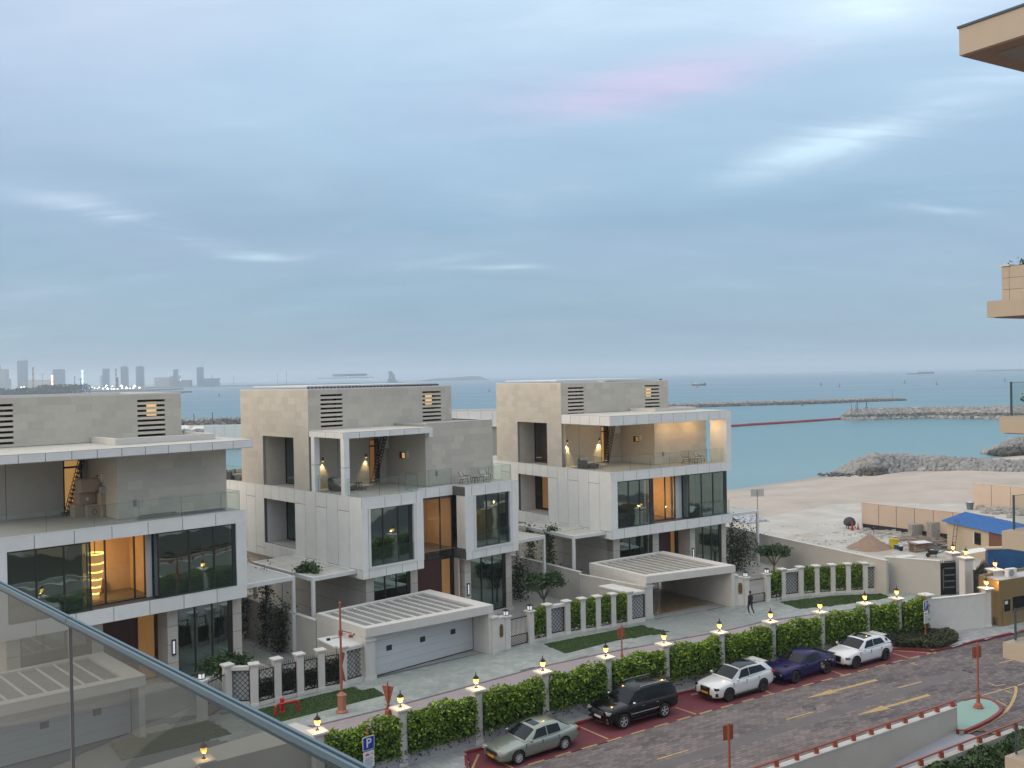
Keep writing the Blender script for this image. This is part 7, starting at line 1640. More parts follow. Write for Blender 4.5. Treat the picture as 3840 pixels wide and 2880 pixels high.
# ================================================================== BUILDING PLOT, GATES, KIOSK (right side)
def gate_panel(a, b, z1, label, arch=False):
    a = Vector(a); b = Vector(b); c = (a + b) / 2; d = b - a; L_ = d.length; t = thing('iron_gate', label, 'gate', (c.x, c.y, 0), atan2(d.y, d.x))
    if not arch:
        bx('gate_sheet', t, black_iron, -L_ / 2, L_ / 2, -.02, .02, .05, z1)
        for z in (.6, 1.1, 1.6, 2.15, 2.7): bx('gate_bar', t, grey_metal, -L_ / 2 + .35, L_ / 2 - .15, -.07, -.021, z, z + .10)
        bx('gate_handle', t, grey_metal, -L_ / 2 + .18, -L_ / 2 + .26, -.1, -.03, .5, 2.2)
        mb = MB(); x = -L_ / 2 + .06
        while x < L_ / 2: mb.lathe([(.03, z1), (.045, z1 + .08), (.005, z1 + .28)], c=(x, 0, 0), n=4); x += .16
        mb.build('spikes', bronze, t)
    else:
        n = 16; mb = MB(); top = []
        for i in range(n + 1):
            x = -L_ / 2 + L_ * i / n; top.append((x, z1 + .9 * (.5 - .5 * cos(2 * pi * i / n)) ** 1.3))
        vs = [(x, -.03, .05) for x, _ in top] + [(x, -.03, z) for x, z in top] + [(x, .03, .05) for x, _ in top] + [(x, .03, z) for x, z in top]; m_ = n + 1
        fs = [(i, i + 1, m_ + i + 1, m_ + i) for i in range(n)] + [(2 * m_ + i, 3 * m_ + i, 3 * m_ + i + 1, 2 * m_ + i + 1) for i in range(n)] + [(m_ + i, m_ + i + 1, 3 * m_ + i + 1, 3 * m_ + i) for i in range(n)]
        mb.add(vs, fs); mb.build('gate_sheet', black_iron, t)
        mb = MB(); mb.path([(x, -.06, z - .12) for x, z in top], .04, 6); mb.path([(x * .72, -.06, z - .55) for x, z in top], .035, 6)
        for z in (.5, .95): mb.box(-L_ / 2 + .2, L_ / 2 - .2, -.09, -.031, z, z + .07)
        mb.build('gate_scroll', mat('iron_scroll_grey', (.07, .07, .075), .4, metal=.5), t)  # scrollwork in a lighter iron grey than the gate sheet
        mb = MB(); mb.lathe([(.22, 0), (.22, .03)], n=16); mb.M = None; o = mb.build('gate_medallion', bronze, t); o.rotation_euler = (pi / 2, 0, 0); o.location = (0, -.04, z1 - .25); o.scale = (1, 1.7, 1)
        mb = MB()
        for (x, z) in top[2:-2]: mb.lathe([(.03, z), (.05, z + .07), (.005, z + .26)], c=(x, 0, 0), n=4)
        mb.build('spikes', bronze, t)
gate_panel(at(*E(1583, 360), 0).to_2d(), at(*E(1700, 352), 0).to_2d(), 2.65, 'flat black iron side gate with pale horizontal bars')
gate_panel((35.75, 74.9), (35.75, 71.3), 2.7, 'arched black iron gate with scrolls and medallion', arch=True)
gate_panel((39.5, 79.5), (43.5, 80.5), 3.0, 'dark iron screen behind the arched gate under the pale sheet')
# guard kiosk with flat roof, curved parapet and air conditioner
kz = 3.15; kp = [at(*E(1960, 600), 0).to_2d(), at(*E(2030, 612), 0).to_2d()]
kA = Vector((34.1, 67.75)); kB = Vector((33.72, 69.9)); kC = Vector((41.2, 73.6)); kD = Vector((41.6, 71.35))
t = thing('guard_kiosk', 'gold clad guard kiosk with flat roof and dark windows beside the street', 'building', (kA.x, kA.y, 0))
mb = MB(); rel = lambda p_: (p_[0] - kA.x, p_[1] - kA.y); mb.prism([rel(kA), rel(kD), rel(kC), rel(kB)], 0, kz); mb.build('kiosk_body', gold_clad, t)
mb = MB(); ps = [rel(kA), rel(kD), rel(kC), rel(kB)]
for a, b in zip(ps, ps[1:] + ps[:1]):
    a = Vector(a); b = Vector(b); d = (b - a).normalized(); n_ = Vector((-d.y, d.x)) * .12; mb.prism([tuple(a), tuple(b), tuple(b + n_), tuple(a + n_)], kz + .001, kz + .22)
mb.build('roof_parapet', gold_clad, t)
mb = MB(); mb.prism([(p_[0] * .97 + .1, p_[1] * .97 + .05) for p_ in ps], kz + .002, kz + .02); mb.build('roof_deck', concrete, t)
kd = (kD - kA).normalized(); kn = Vector((kd.y, -kd.x))
def kiosk_quad(name, m, s0, s1, z0, z1, off=.03, parent=None):
    a = kd * s0 + kn * .0; b = kd * s1; mb = MB(); mb.prism([tuple(a), tuple(b), tuple(b + kn * off), tuple(a + kn * off)], z0, z1); return mb.build(name, m, parent or t)
o = kiosk_quad('kiosk_door', gold_clad, .35, 1.25, .02, 2.05, .04); kiosk_quad('door_window', car_glass, .5, 1.1, 1.15, 1.95, .055, o); kiosk_quad('notice_paper', sign_white, .55, .85, 1.65, 1.88, .065, o)
o = kiosk_quad('kiosk_window', car_glass, 1.45, 3.6, 1.15, 2.05, .03)
kiosk_quad('window_sill', bronze, 1.4, 3.7, 1.05, 1.12, .06, o)
mb = MB(); mb.box(-.15, .15, -.1, .1, .2, .7); o = mb.build('meter_box', grey_metal, t); o.location = (-.35, .55, 0)
def ac_unit(loc, rz, label):
    t = thing('air_conditioner', label, 'air conditioner', loc, rz, 'outdoor air conditioner units')
    mb = MB(); mb.box(-.42, .42, -.16, .16, 0, .62); mb.build('unit_body', white_paint, t, bevel=.02)
    mb = MB(); mb.tube((-.1, -.161, .31), (-.1, -.175, .31), .25, n=18); o = mb.build('fan_guard', mat('fan_grey', (.2, .2, .2), .6), t)
    mb = MB()
    for r in (.06, .12, .18, .24): mb.path([(-.1 + cos(a) * r, -.18, .31 + sin(a) * r) for a in np.linspace(0, 2 * pi, 17)], .006, 4)
    mb.build('fan_grille', sign_white, o)
ac_unit((kA.x + 2.0, kA.y + 2.2, kz + .02), .35, 'white air conditioner lying on the gold kiosk roof')
# blue fabric canopy and brown timber cabins behind
t = thing('blue_canopy', 'dark blue fabric canopy wall behind the guard kiosk', 'canopy', (40, 76, 0)); bx('canopy_sheet', t, blue_canopy, -2.6, 9, -.05, .3, 2.3, 4.05); bx('canopy_edge', t, tan_building, -2.7, 9.1, -.1, .4, 4.051, 4.2)
for x in (-2.5, 2): bx('post', t, white_paint, x, x + .12, -.03, .09, 0, 2.599)
p = at(*E1(1900, 1590), 2.6); t = thing('roof_sheet', 'pale curved sheet lying above the iron screen', 'sheet', (p.x + .5, p.y, 3.05)); mb = MB()
for i in range(8):
    z0, z1 = .25 * sin(pi * i / 8), .25 * sin(pi * (i + 1) / 8); mb.add([(-2 + .5 * i, -.7, z0), (-1.5 + .5 * i, -.7, z1), (-1.5 + .5 * i, .7, z1), (-2 + .5 * i, .7, z0), (-2 + .5 * i, -.7, z0 - .04), (-1.5 + .5 * i, -.7, z1 - .04), (-1.5 + .5 * i, .7, z1 - .04), (-2 + .5 * i, .7, z0 - .04)], [(0, 1, 2, 3), (7, 6, 5, 4), (0, 4, 5, 1), (2, 6, 7, 3)])
mb.build('curved_sheet', white_paint, t)
# shed with blue roof
sA, sB = at(*E1(1638, 1600), 0), at(*E1(1945, 1575), 0)
SH = Vector((44.6, 93.2, 0)); sr = radians(38)
t = thing('site_shed', 'tan site shed with bright blue pitched roof and one dark window', 'building', SH, 0)
cs = [at(*E1(1632, 1318), 3.0), at(*E1(1945, 1378), 3.0)]
a = cs[0].to_2d() - SH.to_2d(); b = cs[1].to_2d() - SH.to_2d(); dd = (b - a).normalized(); nb = Vector((-dd.y, dd.x)); 
if nb.y < 0: nb = -nb
LN = (b - a).length
mb = MB(); mb.prism([tuple(a), tuple(b), tuple(b + nb * 6), tuple(a + nb * 6)], -.1, 3.0); mb.build('wall', tan_building, t)
cB = b + (dd) * .02; mb = MB(); e_ = at(*E1(2045, 1395), 2.9).to_2d() - SH.to_2d(); de = (e_ - b); 
mb.prism([tuple(cB), tuple(b + dd * 3.2 - nb * 0), tuple(b + dd * 3.2 + nb * 4), tuple(cB + nb * 4)], -.1, 2.9); mb.build('timber_lean_to', brown_wood, t)
r0, r1 = a - dd * .35 - nb * .35, b + dd * 3.8 - nb * .35; r3 = at(*E1(1775, 1258), 3.9).to_2d() - SH.to_2d(); r2 = r3 + (r1 - r0)
mb = MB(); mb.add([(*r0, 2.99), (*r1, 2.75), (*r2, 3.75), (*r3, 4.0), (*r0, 3.05), (*r1, 2.81), (*r2, 3.81), (*r3, 4.06)], [(3, 2, 1, 0), (4, 5, 6, 7), (0, 1, 5, 4), (1, 2, 6, 5), (2, 3, 7, 6), (3, 0, 4, 7)])
k_ = 0
while k_ < (r1 - r0).length: 
    p0 = r0 + dd * k_; p1 = p0 + (r3 - r0); f_ = k_ / (r1 - r0).length; mb.tube((*p0, 3.07 - .24 * f_), (*p1, 4.08 - .24 * f_), .03, n=4); k_ += .35
mb.build('roof', blue_roof, t)
r4, r5 = r3 + nb * 3.4, r2 + nb * 3.4; mb = MB(); mb.add([(*r3, 4.0), (*r2, 3.75), (*r5, 2.8), (*r4, 3.0), (*r3, 4.06), (*r2, 3.81), (*r5, 2.86), (*r4, 3.06)], [(3, 2, 1, 0), (4, 5, 6, 7), (1, 2, 6, 5), (2, 3, 7, 6), (3, 0, 4, 7)]); mb.build('roof', blue_roof, t)
wq = on_line(E1(1862, 1450), (cs[0].x, cs[0].y), (dd.x, dd.y)); wc = wq.to_2d() - SH.to_2d()
mb = MB(); ww = .42; q0, q1 = wc - dd * ww - nb * .03, wc + dd * ww - nb * .03; mb.prism([tuple(q0), tuple(q1), tuple(q1 + nb * .028), tuple(q0 + nb * .028)], wq.z - .55, wq.z + .6); o = mb.build('window', car_glass, t)
mb = MB(); mb.prism([tuple(q0 - dd * .1 - nb * .02), tuple(q0 + dd * .03 - nb * .02), tuple(q0 + dd * .03 + nb * .02), tuple(q0 - dd * .1 + nb * .02)], wq.z - .6, wq.z + .65); mb.build('window_frame', white_paint, o)
spot_light(o, (wc.x - nb.x * .15, wc.y - nb.y * .15, 2.95), (wc.x, wc.y, 2.0), 12, 70)
mb = MB(); mb.tube((wc.x - nb.x * .12, wc.y - nb.y * .12, 2.9), (wc.x - nb.x * .12, wc.y - nb.y * .12, 2.97), .05, n=8); mb.build('wall_lamp', spot_glow, o)
# ladder leaning on the shed
l0, l1 = on_line(E1(1672, 1560), (cs[0].x - nb.x * 1.2, cs[0].y - nb.y * 1.2), (dd.x, dd.y)), on_line(E1(1705, 1300), (cs[0].x - nb.x * .1, cs[0].y - nb.y * .1), (dd.x, dd.y))
l0.z = 0; t = thing('ladder', 'rough timber ladder leaning against the blue roofed shed', 'ladder', l0); dv = l1 - l0; sd = Vector((dd.x, dd.y, 0)) * .22
mb = MB(); mb.tube(-sd, dv - sd, .035, n=5); mb.tube(sd, dv + sd, .035, n=5); mb.build('side_rail', brown_wood, t)
for k in (.18, .36, .52, .72, .86): mb = MB(); mb.tube(dv * k - sd * 1.2, dv * k + sd * 1.2, .03, n=5); mb.build('rung', brown_wood, t)
# brown timber cabins right of the shed
t = thing('timber_cabin', 'brown timber clad cabin at the right edge behind the blue canopy', 'building', (47, 86, 0)); bx('wall_body', t, brown_wood, -1, 10, -.2, 5, 0, 2.9); bx('cabin_roof', t, brown_panel, -1.2, 10, -.4, 5.2, 2.901, 3.0)
for k in range(14): bx('board', t, brown_wood, -1 + k * .8, -.22 + k * .8, -.235, -.205, .05, 2.85)
p = at(*E1(2030, 1590), 3.0); bx_t = thing('plant_box', 'brown timber box under the wall mounted air conditioner', 'box', (p.x + .3, p.y + .6, 0)); bx('box_body', bx_t, brown_wood, -.8, 1.4, -.4, .8, 0, 3.3); ac_unit((p.x - .3, p.y + .0, 2.75), .2, 'white air conditioner with round fan beside the brown timber box')
# hoarding walls on the sand
def hoarding(px0, px1, h, label, panels, base=True, z=0.0):
    a = at(*px0, z); b = at(*px1, z); c = (a + b) / 2; d = (b - a); L_ = d.to_2d().length; t = thing('hoarding', label, 'wall', (c.x, c.y, z), atan2(d.y, d.x), 'tan panel hoardings on the sand')
    for k in range(panels):
        x0 = -L_ / 2 + L_ * k / panels; x1 = -L_ / 2 + L_ * (k + 1) / panels; bx('hoarding_panel', t, tan_hoarding, x0 + .03, x1 - .03, -.1, .1, .62 if base else 0, h)
    if base:
        bx('plinth', t, mat('black_plinth', (.012, .013, .02), .7), -L_ / 2, L_ / 2, -.10, .08, -.1, .619)
    bx('hoarding_cap', t, tan_hoarding, -L_ / 2, L_ / 2, -.13, .13, h + .001, h + .06)
    bx('joint_strip', t, joint_dark, -L_ / 2 + .02, L_ / 2 - .02, -.05, .05, .63 if base else .02, h - .01)
hoarding(E1(992, 1372), E1(1990, 1500), 3.0, 'long tan panel hoarding with black plinth behind the rubble', 7)
hoarding(E1(1830, 1200), E1(2420, 1265), 3.0, 'farther tan panel hoarding at the right edge of the sand', 4, base=False)
# heap of earth, bins, buckets, crates, boards
p = at(*E1(1068, 1530), 0); rng = np.random.default_rng(12)
mb = MB(); n1, n2 = 9, 22; vs = []
for i in range(n1 + 1):
    r = 2.0 * i / n1
    for j in range(n2): a = 2 * pi * j / n2; rr_ = r * (1 + .12 * sin(3 * a + 1) + .05 * rng.normal()); vs.append((rr_ * cos(a) * 1.15, rr_ * sin(a), max(-.05, 1.55 * (1 - i / n1) ** 1.15 - .02 + .04 * rng.normal() * (i > 0))))
mb.add(vs, [(i * n2 + j, (i + 1) * n2 + j, (i + 1) * n2 + (j + 1) % n2, i * n2 + (j + 1) % n2) for i in range(n1) for j in range(n2)]); o = mb.build('earth_heap', sand_dry, smooth=True, loc=(p.x, p.y + .6, 0)); tag(o, 'brown cone shaped heap of earth on the pale plot', 'heap')
t = thing('planted_stick', 'thin stick with crossbar stuck in the ground behind the earth heap', 'stick', at(*E1(1080, 1455), 0)); mb = MB(); mb.tube((0, 0, 0), (0, 0, 1.5), .03, n=5); mb.tube((-.2, 0, 1.3), (.2, 0, 1.35), .025, n=5); mb.build('pole', brown_wood, t)
p = at(*E1(1232, 1525), 0); t = thing('yellow_bin', 'bright yellow open bin on the plot', 'bin', (p.x, p.y, 0), .3); mb = MB(); yb = mat('bin_yellow', (.62, .50, .02), .5)
mb.lathe([(.32, 0), (.45, .95), (.52, .96), (.52, 1.02), (.44, 1.0), (.40, .5)], n=4); mb.build('bin_body', yb, t)
for (q, lb, m_) in ((E1(1252, 1530), 'dark blue bucket in front of the yellow bin', blue_canopy), (E1(1283, 1540), 'small dark bucket right of the blue bucket', car_black_trim), (E1(1805, 1228), 'lone grey drum by the far hoarding', mat('drum_grey', (.12, .14, .17), .5))):
    p = at(*q, 0); s_ = 1.0 if 'drum' not in lb else 1.9; t = thing('bucket' if s_ == 1 else 'drum', lb, 'bucket' if s_ == 1 else 'drum', (p.x, p.y, 0)); mb = MB(); mb.lathe([(.19 * s_, 0), (.25 * s_, .45 * s_), (.27 * s_, .46 * s_), (.27 * s_, .50 * s_), (.22 * s_, .49 * s_), (.2 * s_, .3 * s_)], n=12); mb.build('bucket_body', m_, t); mb = MB(); mb.lathe([(.22 * s_, .495 * s_), (.22 * s_, .51 * s_)], n=12); mb.build('lid', sign_white, t)
p = at(*E1(1425, 1545), 0); t = thing('pallet_crate', 'timber crate topped with a white board beside the wheelbarrow', 'crate', (p.x, p.y, 0), .3)
for k in range(4):
    for y in (-.5, .5): bx('slat', t, brown_panel, -.9, .9, y - .03, y + .03, .08 + k * .2, .22 + k * .2)
    for x in (-.9, .9): bx('slat', t, brown_panel, x - .03, x + .03, -.5, .5, .08 + k * .2, .22 + k * .2)
bx('top_board', t, white_paint, -.6, 1.1, -.6, .7, .92, .95); bx('top_board', t, brown_panel, -1.1, .3, -.7, .6, .88, .915)
for (q, lb, rz, sz) in ((E1(1315, 1583), 'white board lying flat on the pale ground in front', .3, (1.9, .9)), (E1(1540, 1545), 'pale green sheet lying behind the wheelbarrow', .15, (3.4, 1.2)), (E1(1245, 1428), 'white sheet lying left of the block stacks', .5, (1.6, .8))):
    p = at(*q, .02); o = bx('flat_board', None, white_paint if 'green' not in lb else mat('sheet_aqua', (.35, .50, .48), .5), p.x - sz[0] / 2, p.x + sz[0] / 2, p.y - sz[1] / 2, p.y + sz[1] / 2, .03, .08, rz); tag(o, lb, 'board')
p = at(*E1(1530, 1590), 0); t = thing('wheelbarrow', 'dark wheelbarrow tipped beside the pale sheets', 'wheelbarrow', (p.x, p.y, 0), -.5); mb = MB(); mb.add([(-.3, -.3, .35), (.3, -.25, .35), (.3, .25, .35), (-.3, .3, .35), (-.55, -.4, .65), (.5, -.35, .7), (.5, .35, .7), (-.55, .4, .65)], [(0, 3, 2, 1), (0, 1, 5, 4), (1, 2, 6, 5), (2, 3, 7, 6), (3, 0, 4, 7)]); mb.build('tray', car_black_trim, t)
mb = MB(); mb.tube((-.5, -.04, .2), (-.5, .04, .2), .2, n=14); mb.build('wheel', rubber, t); mb = MB(); mb.path([(-.5, -.1, .2), (.2, -.3, .33), (1.1, -.3, .8)], .025, 5); mb.path([(-.5, .1, .2), (.2, .3, .33), (1.1, .3, .8)], .025, 5); mb.tube((.2, -.28, .33), (.25, -.28, 0), .02, n=5); mb.tube((.2, .28, .33), (.25, .28, 0), .02, n=5); mb.build('handle', brown_wood, t)
for (q, lb, nn, hh) in ((E1(1392, 1432), 'tall grey block stack left of the middle one', 3, 1.3), (E1(1548, 1445), 'tallest grey block stack near the hoarding', 4, 1.75), (E1(1605, 1425), 'block stack nearest the shed wall', 3, 1.2)):
    p = at(*q, 0); t = thing('block_stack', lb, 'block stack', (p.x, p.y, 0), .2, 'stacks of building blocks')
    rr_ = random.Random(hash(lb) % 100); k = 0
    while k * .2 < hh:
        for i in range(nn):
            for j in range(2): bx('block', t, rubble_mat, -nn * .21 + i * .42, -nn * .21 + i * .42 + .4, -.4 + j * .42 + rr_.uniform(-.03, .03), -.02 + j * .42, k * .2, k * .2 + .19)
        k += 1
rng = np.random.default_rng(41)
def rubble(name, pts_px, n, size, m, label, seed, z=0.0, spread=1.0, flat=.5):
    r_ = np.random.default_rng(seed); c = at(*pts_px[0], z); V = []; base = [at(*q, z) for q in pts_px]; out_ = []
    for k in range(n):
        w_ = r_.dirichlet(np.ones(len(base))); x = sum(w_[i] * base[i].x for i in range(len(base))) + r_.normal() * spread; y = sum(w_[i] * base[i].y for i in range(len(base))) + r_.normal() * spread
        s_ = size * r_.uniform(.4, 1.6); a = r_.uniform(0, pi); hx, hy, hz = s_ * r_.uniform(.4, 1.2), s_ * r_.uniform(.3, .8), s_ * flat * r_.uniform(.3, 1); ca, sa = cos(a), sin(a)
        P = [(x + dx * hx * ca - dy * hy * sa, y + dx * hx * sa + dy * hy * ca, z + (dz * 2 - .3) * hz + .0) for dx, dy, dz in ((-1, -1, 0), (1, -1, 0), (1, 1, 0), (-1, 1, 0), (-.8, -.9, 1), (.9, -.8, .8), (.8, .9, 1), (-.9, .7, .7))]
        for f in ((4, 5, 6, 7), (0, 1, 5, 4), (1, 2, 6, 5), (2, 3, 7, 6), (3, 0, 4, 7)): out_.append([P[i] for i in f])
    o = quads_mesh(name, np.array(out_), m); tag(o, label, 'rubble', kind='stuff'); return o
rubble('scrap_timber', [E1(1380, 1450), E1(1600, 1470), E1(1500, 1440), E1(1620, 1500), E1(1330, 1470)], 200, .5, mat('scrap_timber', (.20, .155, .12), .9, noise=.35, nscale=1.2), 'scrap boards scattered between the block stacks and the shed', 1, flat=.25)
rubble('scrap_timber', [E1(1060, 1400), E1(1300, 1430), E1(1200, 1395)], 60, .6, rubble_mat, 'grey planks lying along the hoarding foot', 2, flat=.2)
rubble('stone_rubble', [E1(30, 1300), E1(240, 1320), E1(100, 1330), E1(60, 1280)], 260, .28, mat('rubble_pale', (.42, .44, .46), .85, noise=.2, nscale=3), 'pale broken stone beside the far right pergola', 3, spread=.8, flat=.7)
rubble('stone_rubble', [E1(1900, 1230), E1(2212, 1240), E1(2100, 1215), E1(2212, 1275)], 300, .35, rubble_mat, 'low grey rubble bank before the far hoarding', 4, spread=1.4, flat=.6)
rubble('plot_stones', [E1(300, 1400), E1(900, 1350), E1(1500, 1560), E1(700, 1500), E1(1000, 1450)], 260, .10, sand_pale, 'small stones strewn over the pale plot', 5, spread=3.5, flat=.5)
rubble('site_clutter', [E1(1290, 1500), E1(1360, 1500), E1(1330, 1480)], 14, .4, concrete, 'grey bags and boards behind the buckets', 6, spread=.5)
rubble('site_clutter', [E1(1380, 1500), E1(1620, 1520), E1(1500, 1490), E1(1450, 1420), E1(1600, 1560)], 90, .32, mat('clutter_dark', (.10, .09, .085), .8, noise=.3, nscale=1.5), 'dark offcuts and bags strewn around the crate and wheelbarrow', 16, spread=.7)
rubble('site_clutter', [E1(1100, 1400), E1(1350, 1430), E1(1600, 1440), E1(1300, 1400)], 110, .38, rubble_mat, 'grey blocks and offcuts heaped between the hoarding and the stacks', 17, spread=.6)
# concrete mixer and cones
p = at(*E1(898, 1372), 0); t = thing('concrete_mixer', 'dark covered concrete mixer left of the hoarding', 'machine', (p.x, p.y, 0), .4); mb = MB(); mb.lathe([(.3, .3), (.62, .45), (.72, .75), (.55, 1.15), (.2, 1.35)], n=9); mb.build('drum_body', mat('mixer_dark', (.05, .045, .05), .7), t, smooth=True); mb = MB()
for x, y in ((-.6, -.4), (.6, -.4), (0, .6)): mb.tube((x, y, 0), (x * .4, y * .4, .8), .05, n=5)
mb.build('leg', black_iron, t)
for q, lb, m_ in ((E1(898, 1380), 'larger red traffic cone in front of the mixer', red_gloss), (E1(940, 1376), 'small red traffic cone right of the mixer', red_gloss), (E1(968, 1376), 'grey white traffic cone next to the hoarding', sign_white)):
    p = at(*q, 0); s_ = .85 if 'small' not in lb else .65; t = thing('traffic_cone', lb, 'traffic cone', (p.x + .1, p.y - .6, 0)); mb = MB(); mb.box(-.25 * s_, .25 * s_, -.25 * s_, .25 * s_, 0, .05); mb.lathe([(.2 * s_, .05), (.04 * s_, 1.25 * s_)], n=12); mb.build('cone_body', m_, t); mb = MB(); mb.lathe([(.125 * s_, .55 * s_), (.10 * s_, .78 * s_)], n=12); mb.build('white_band', tape, t)
# beach sign on two legs
p = at(*E1(203, 1268), -.2); t = thing('beach_sign', 'small grey two leaf sign on a pole standing on the sand', 'street sign', (p.x, p.y, -.3)); mb = MB(); mb.tube((0, 0, 0), (0, 0, 3.4), .05, n=6); mb.build('post', grey_metal, t)
for x in (-.45, .45): bx('sign_plate', t, mat('sign_dull', (.38, .36, .35), .7), x - .4, x + .4, -.03, .03, 2.5, 3.45)

# ================================================================== ROCKS, BREAKWATERS, BOOM
def rock_mesh(seed, m, amp=.28, sub=2):
    bm = bmesh.new(); bmesh.ops.create_icosphere(bm, subdivisions=sub, radius=1.0); r_ = random.Random(seed)
    pl = [(Vector((r_.gauss(0, 1), r_.gauss(0, 1), r_.gauss(0, 1))).normalized(), r_.uniform(.62, .86)) for _ in range(9)]
    for v in bm.verts:
        for n_, d_ in pl:
            k = v.co.dot(n_)
            if k > d_: v.co -= n_ * (k - d_)
    me = bpy.data.meshes.new('rock'); bm.to_mesh(me); bm.free(); me.materials.append(m); return me
RM = [rock_mesh(k, rock_mat, sub=1 if k % 2 else 2) for k in range(6)]; RWm = [rock_mesh(10 + k, rock_wet, sub=1) for k in range(4)]
def groyne(px_base, px_crest, zbs, zcs, label, n_along, rows, size, wet_until, seed, maxn=300):
    base = [at(*q, z_) for q, z_ in zip(px_base, zbs)]; crest = [at_depth(*q, b_.y + d_) for q, b_, d_ in zip(px_crest, base, [.8] + [3.2] * 9)]; zcs = [c_.z for c_ in crest]
    def lerpz(zz_, s_): f_ = s_ * (len(zz_) - 1); i_ = min(int(f_), len(zz_) - 2); return zz_[i_] + (zz_[i_ + 1] - zz_[i_]) * (f_ - i_)
    def poly_at(pts, s_): f_ = s_ * (len(pts) - 1); i_ = min(int(f_), len(pts) - 2); return pts[i_].to_2d().lerp(pts[i_ + 1].to_2d(), f_ - i_)
    r_ = random.Random(seed)
    c0 = base[0]; t = thing('rock_groyne', label, 'breakwater', (c0.x, c0.y, 0)); cnt = 0; over = []
    # solid rubble heart
    mb = MB(); ns = 24; vs = []
    for i in range(ns + 1):
        s_ = i / ns; b_ = poly_at(base, s_); c_ = poly_at(crest, s_); dd_ = (c_ - b_).normalized() * 3.0; zz = lerpz(zcs, s_); zb = lerpz(zbs, s_)
        vs += [(b_.x - c0.x, b_.y - c0.y, zb - 1.0), (c_.x - c0.x, c_.y - c0.y, zz - size * 1.0), (c_.x + dd_.x * .5 - c0.x, c_.y + dd_.y * .5 - c0.y, zz - size * 1.1), (c_.x + dd_.x * 1.6 - c0.x, c_.y + dd_.y * 1.6 - c0.y, zb - 1.6)]
    mb.add(vs, [(i * 4 + j, (i + 1) * 4 + j, (i + 1) * 4 + j + 1, i * 4 + j + 1) for i in range(ns) for j in range(3)]); mb.build('rubble_heart', rock_wet, t)
    for i in range(n_along):
        for j in range(rows + 3):
            s_ = (i + r_.random() * .6 + .2 * (j % 2)) / n_along; s_ = min(.999, s_); tt = (j + .3) / rows
            b_ = poly_at(base, s_); c_ = poly_at(crest, s_); zcap = lerpz(zcs, s_); zb = lerpz(zbs, s_)
            if zcap - zb < .15 * (j - 2): continue
            p_ = b_.lerp(c_, tt) if tt < 1 else c_ + (c_ - b_).normalized() * (tt - 1) * 5; z = zb + .1 + (zcap - zb) * min(tt, 1)
            s2 = size * r_.uniform(.75, 1.3); wetr = tt < (.42 if s_ < wet_until else 0.0)
            x, y = p_.x + r_.uniform(-.2, .2), p_.y + r_.uniform(-.15, .15)
            over.append((x, y, z, s2, wetr))
    r_.shuffle(over) if len(over) > maxn else None
    over.sort(key=lambda q: q[1]) if len(over) > maxn else None
    for k, (x, y, z, s2, wetr) in enumerate(over[:maxn]):
        me = r_.choice(RWm if wetr else RM); o = link('rock', me, t, (x - c0.x, y - c0.y, z)); o.rotation_euler = (r_.uniform(0, 6), r_.uniform(0, 6), r_.uniform(0, 6)); o.scale = (s2 * r_.uniform(.60, .80), s2 * r_.uniform(.50, .68), s2 * r_.uniform(.46, .62))
    if len(over) > maxn:
        mb = MB()
        for (x, y, z, s2, wetr) in over[maxn:]:
            me = r_.choice(RM); R = Matrix.Rotation(r_.uniform(0, 6), 4, 'Z') @ Matrix.Rotation(r_.uniform(0, 6), 4, 'X'); S_ = s2 * .62
            mb.add([tuple(R @ v.co * S_ + Vector((x - c0.x, y - c0.y, z))) for v in me.vertices], [tuple(p_.vertices) for p_ in me.polygons])
        o = mb.build('far_rocks', rock_mat, t); o['kind'] = 'stuff'
groyne([E1(770, 965), E1(900, 968), E1(1080, 978), E1(1230, 962), E1(1380, 945), E1(1700, 945), E1(1950, 948), E1(2260, 956)], [E1(870, 915), E1(980, 860), E1(1080, 838), E1(1250, 842), E1(1450, 855), E1(1700, 868), E1(1950, 880), E1(2260, 892)], [-1.8, -1.5, -1.2, -1.1, -.9, -.5, -.35, -.3], [-1.0, 1.0, 1.9, 1.8, 1.5, 1.1, .9, .8], 'grey boulder groyne running across the beach', 60, 5, 1.2, .38, 1, 300)
groyne([E1(1900, 800), E1(1990, 815), E1(2100, 815), E1(2300, 808)], [E1(1985, 790), E1(2060, 745), E1(2140, 715), E1(2300, 712)], [-1.9, -1.7, -1.5, -1.4], [-1.5, .6, 1.8, 1.8], 'second boulder groyne with dark wet foot at the right edge', 20, 6, 1.35, 1.0, 2, 130)
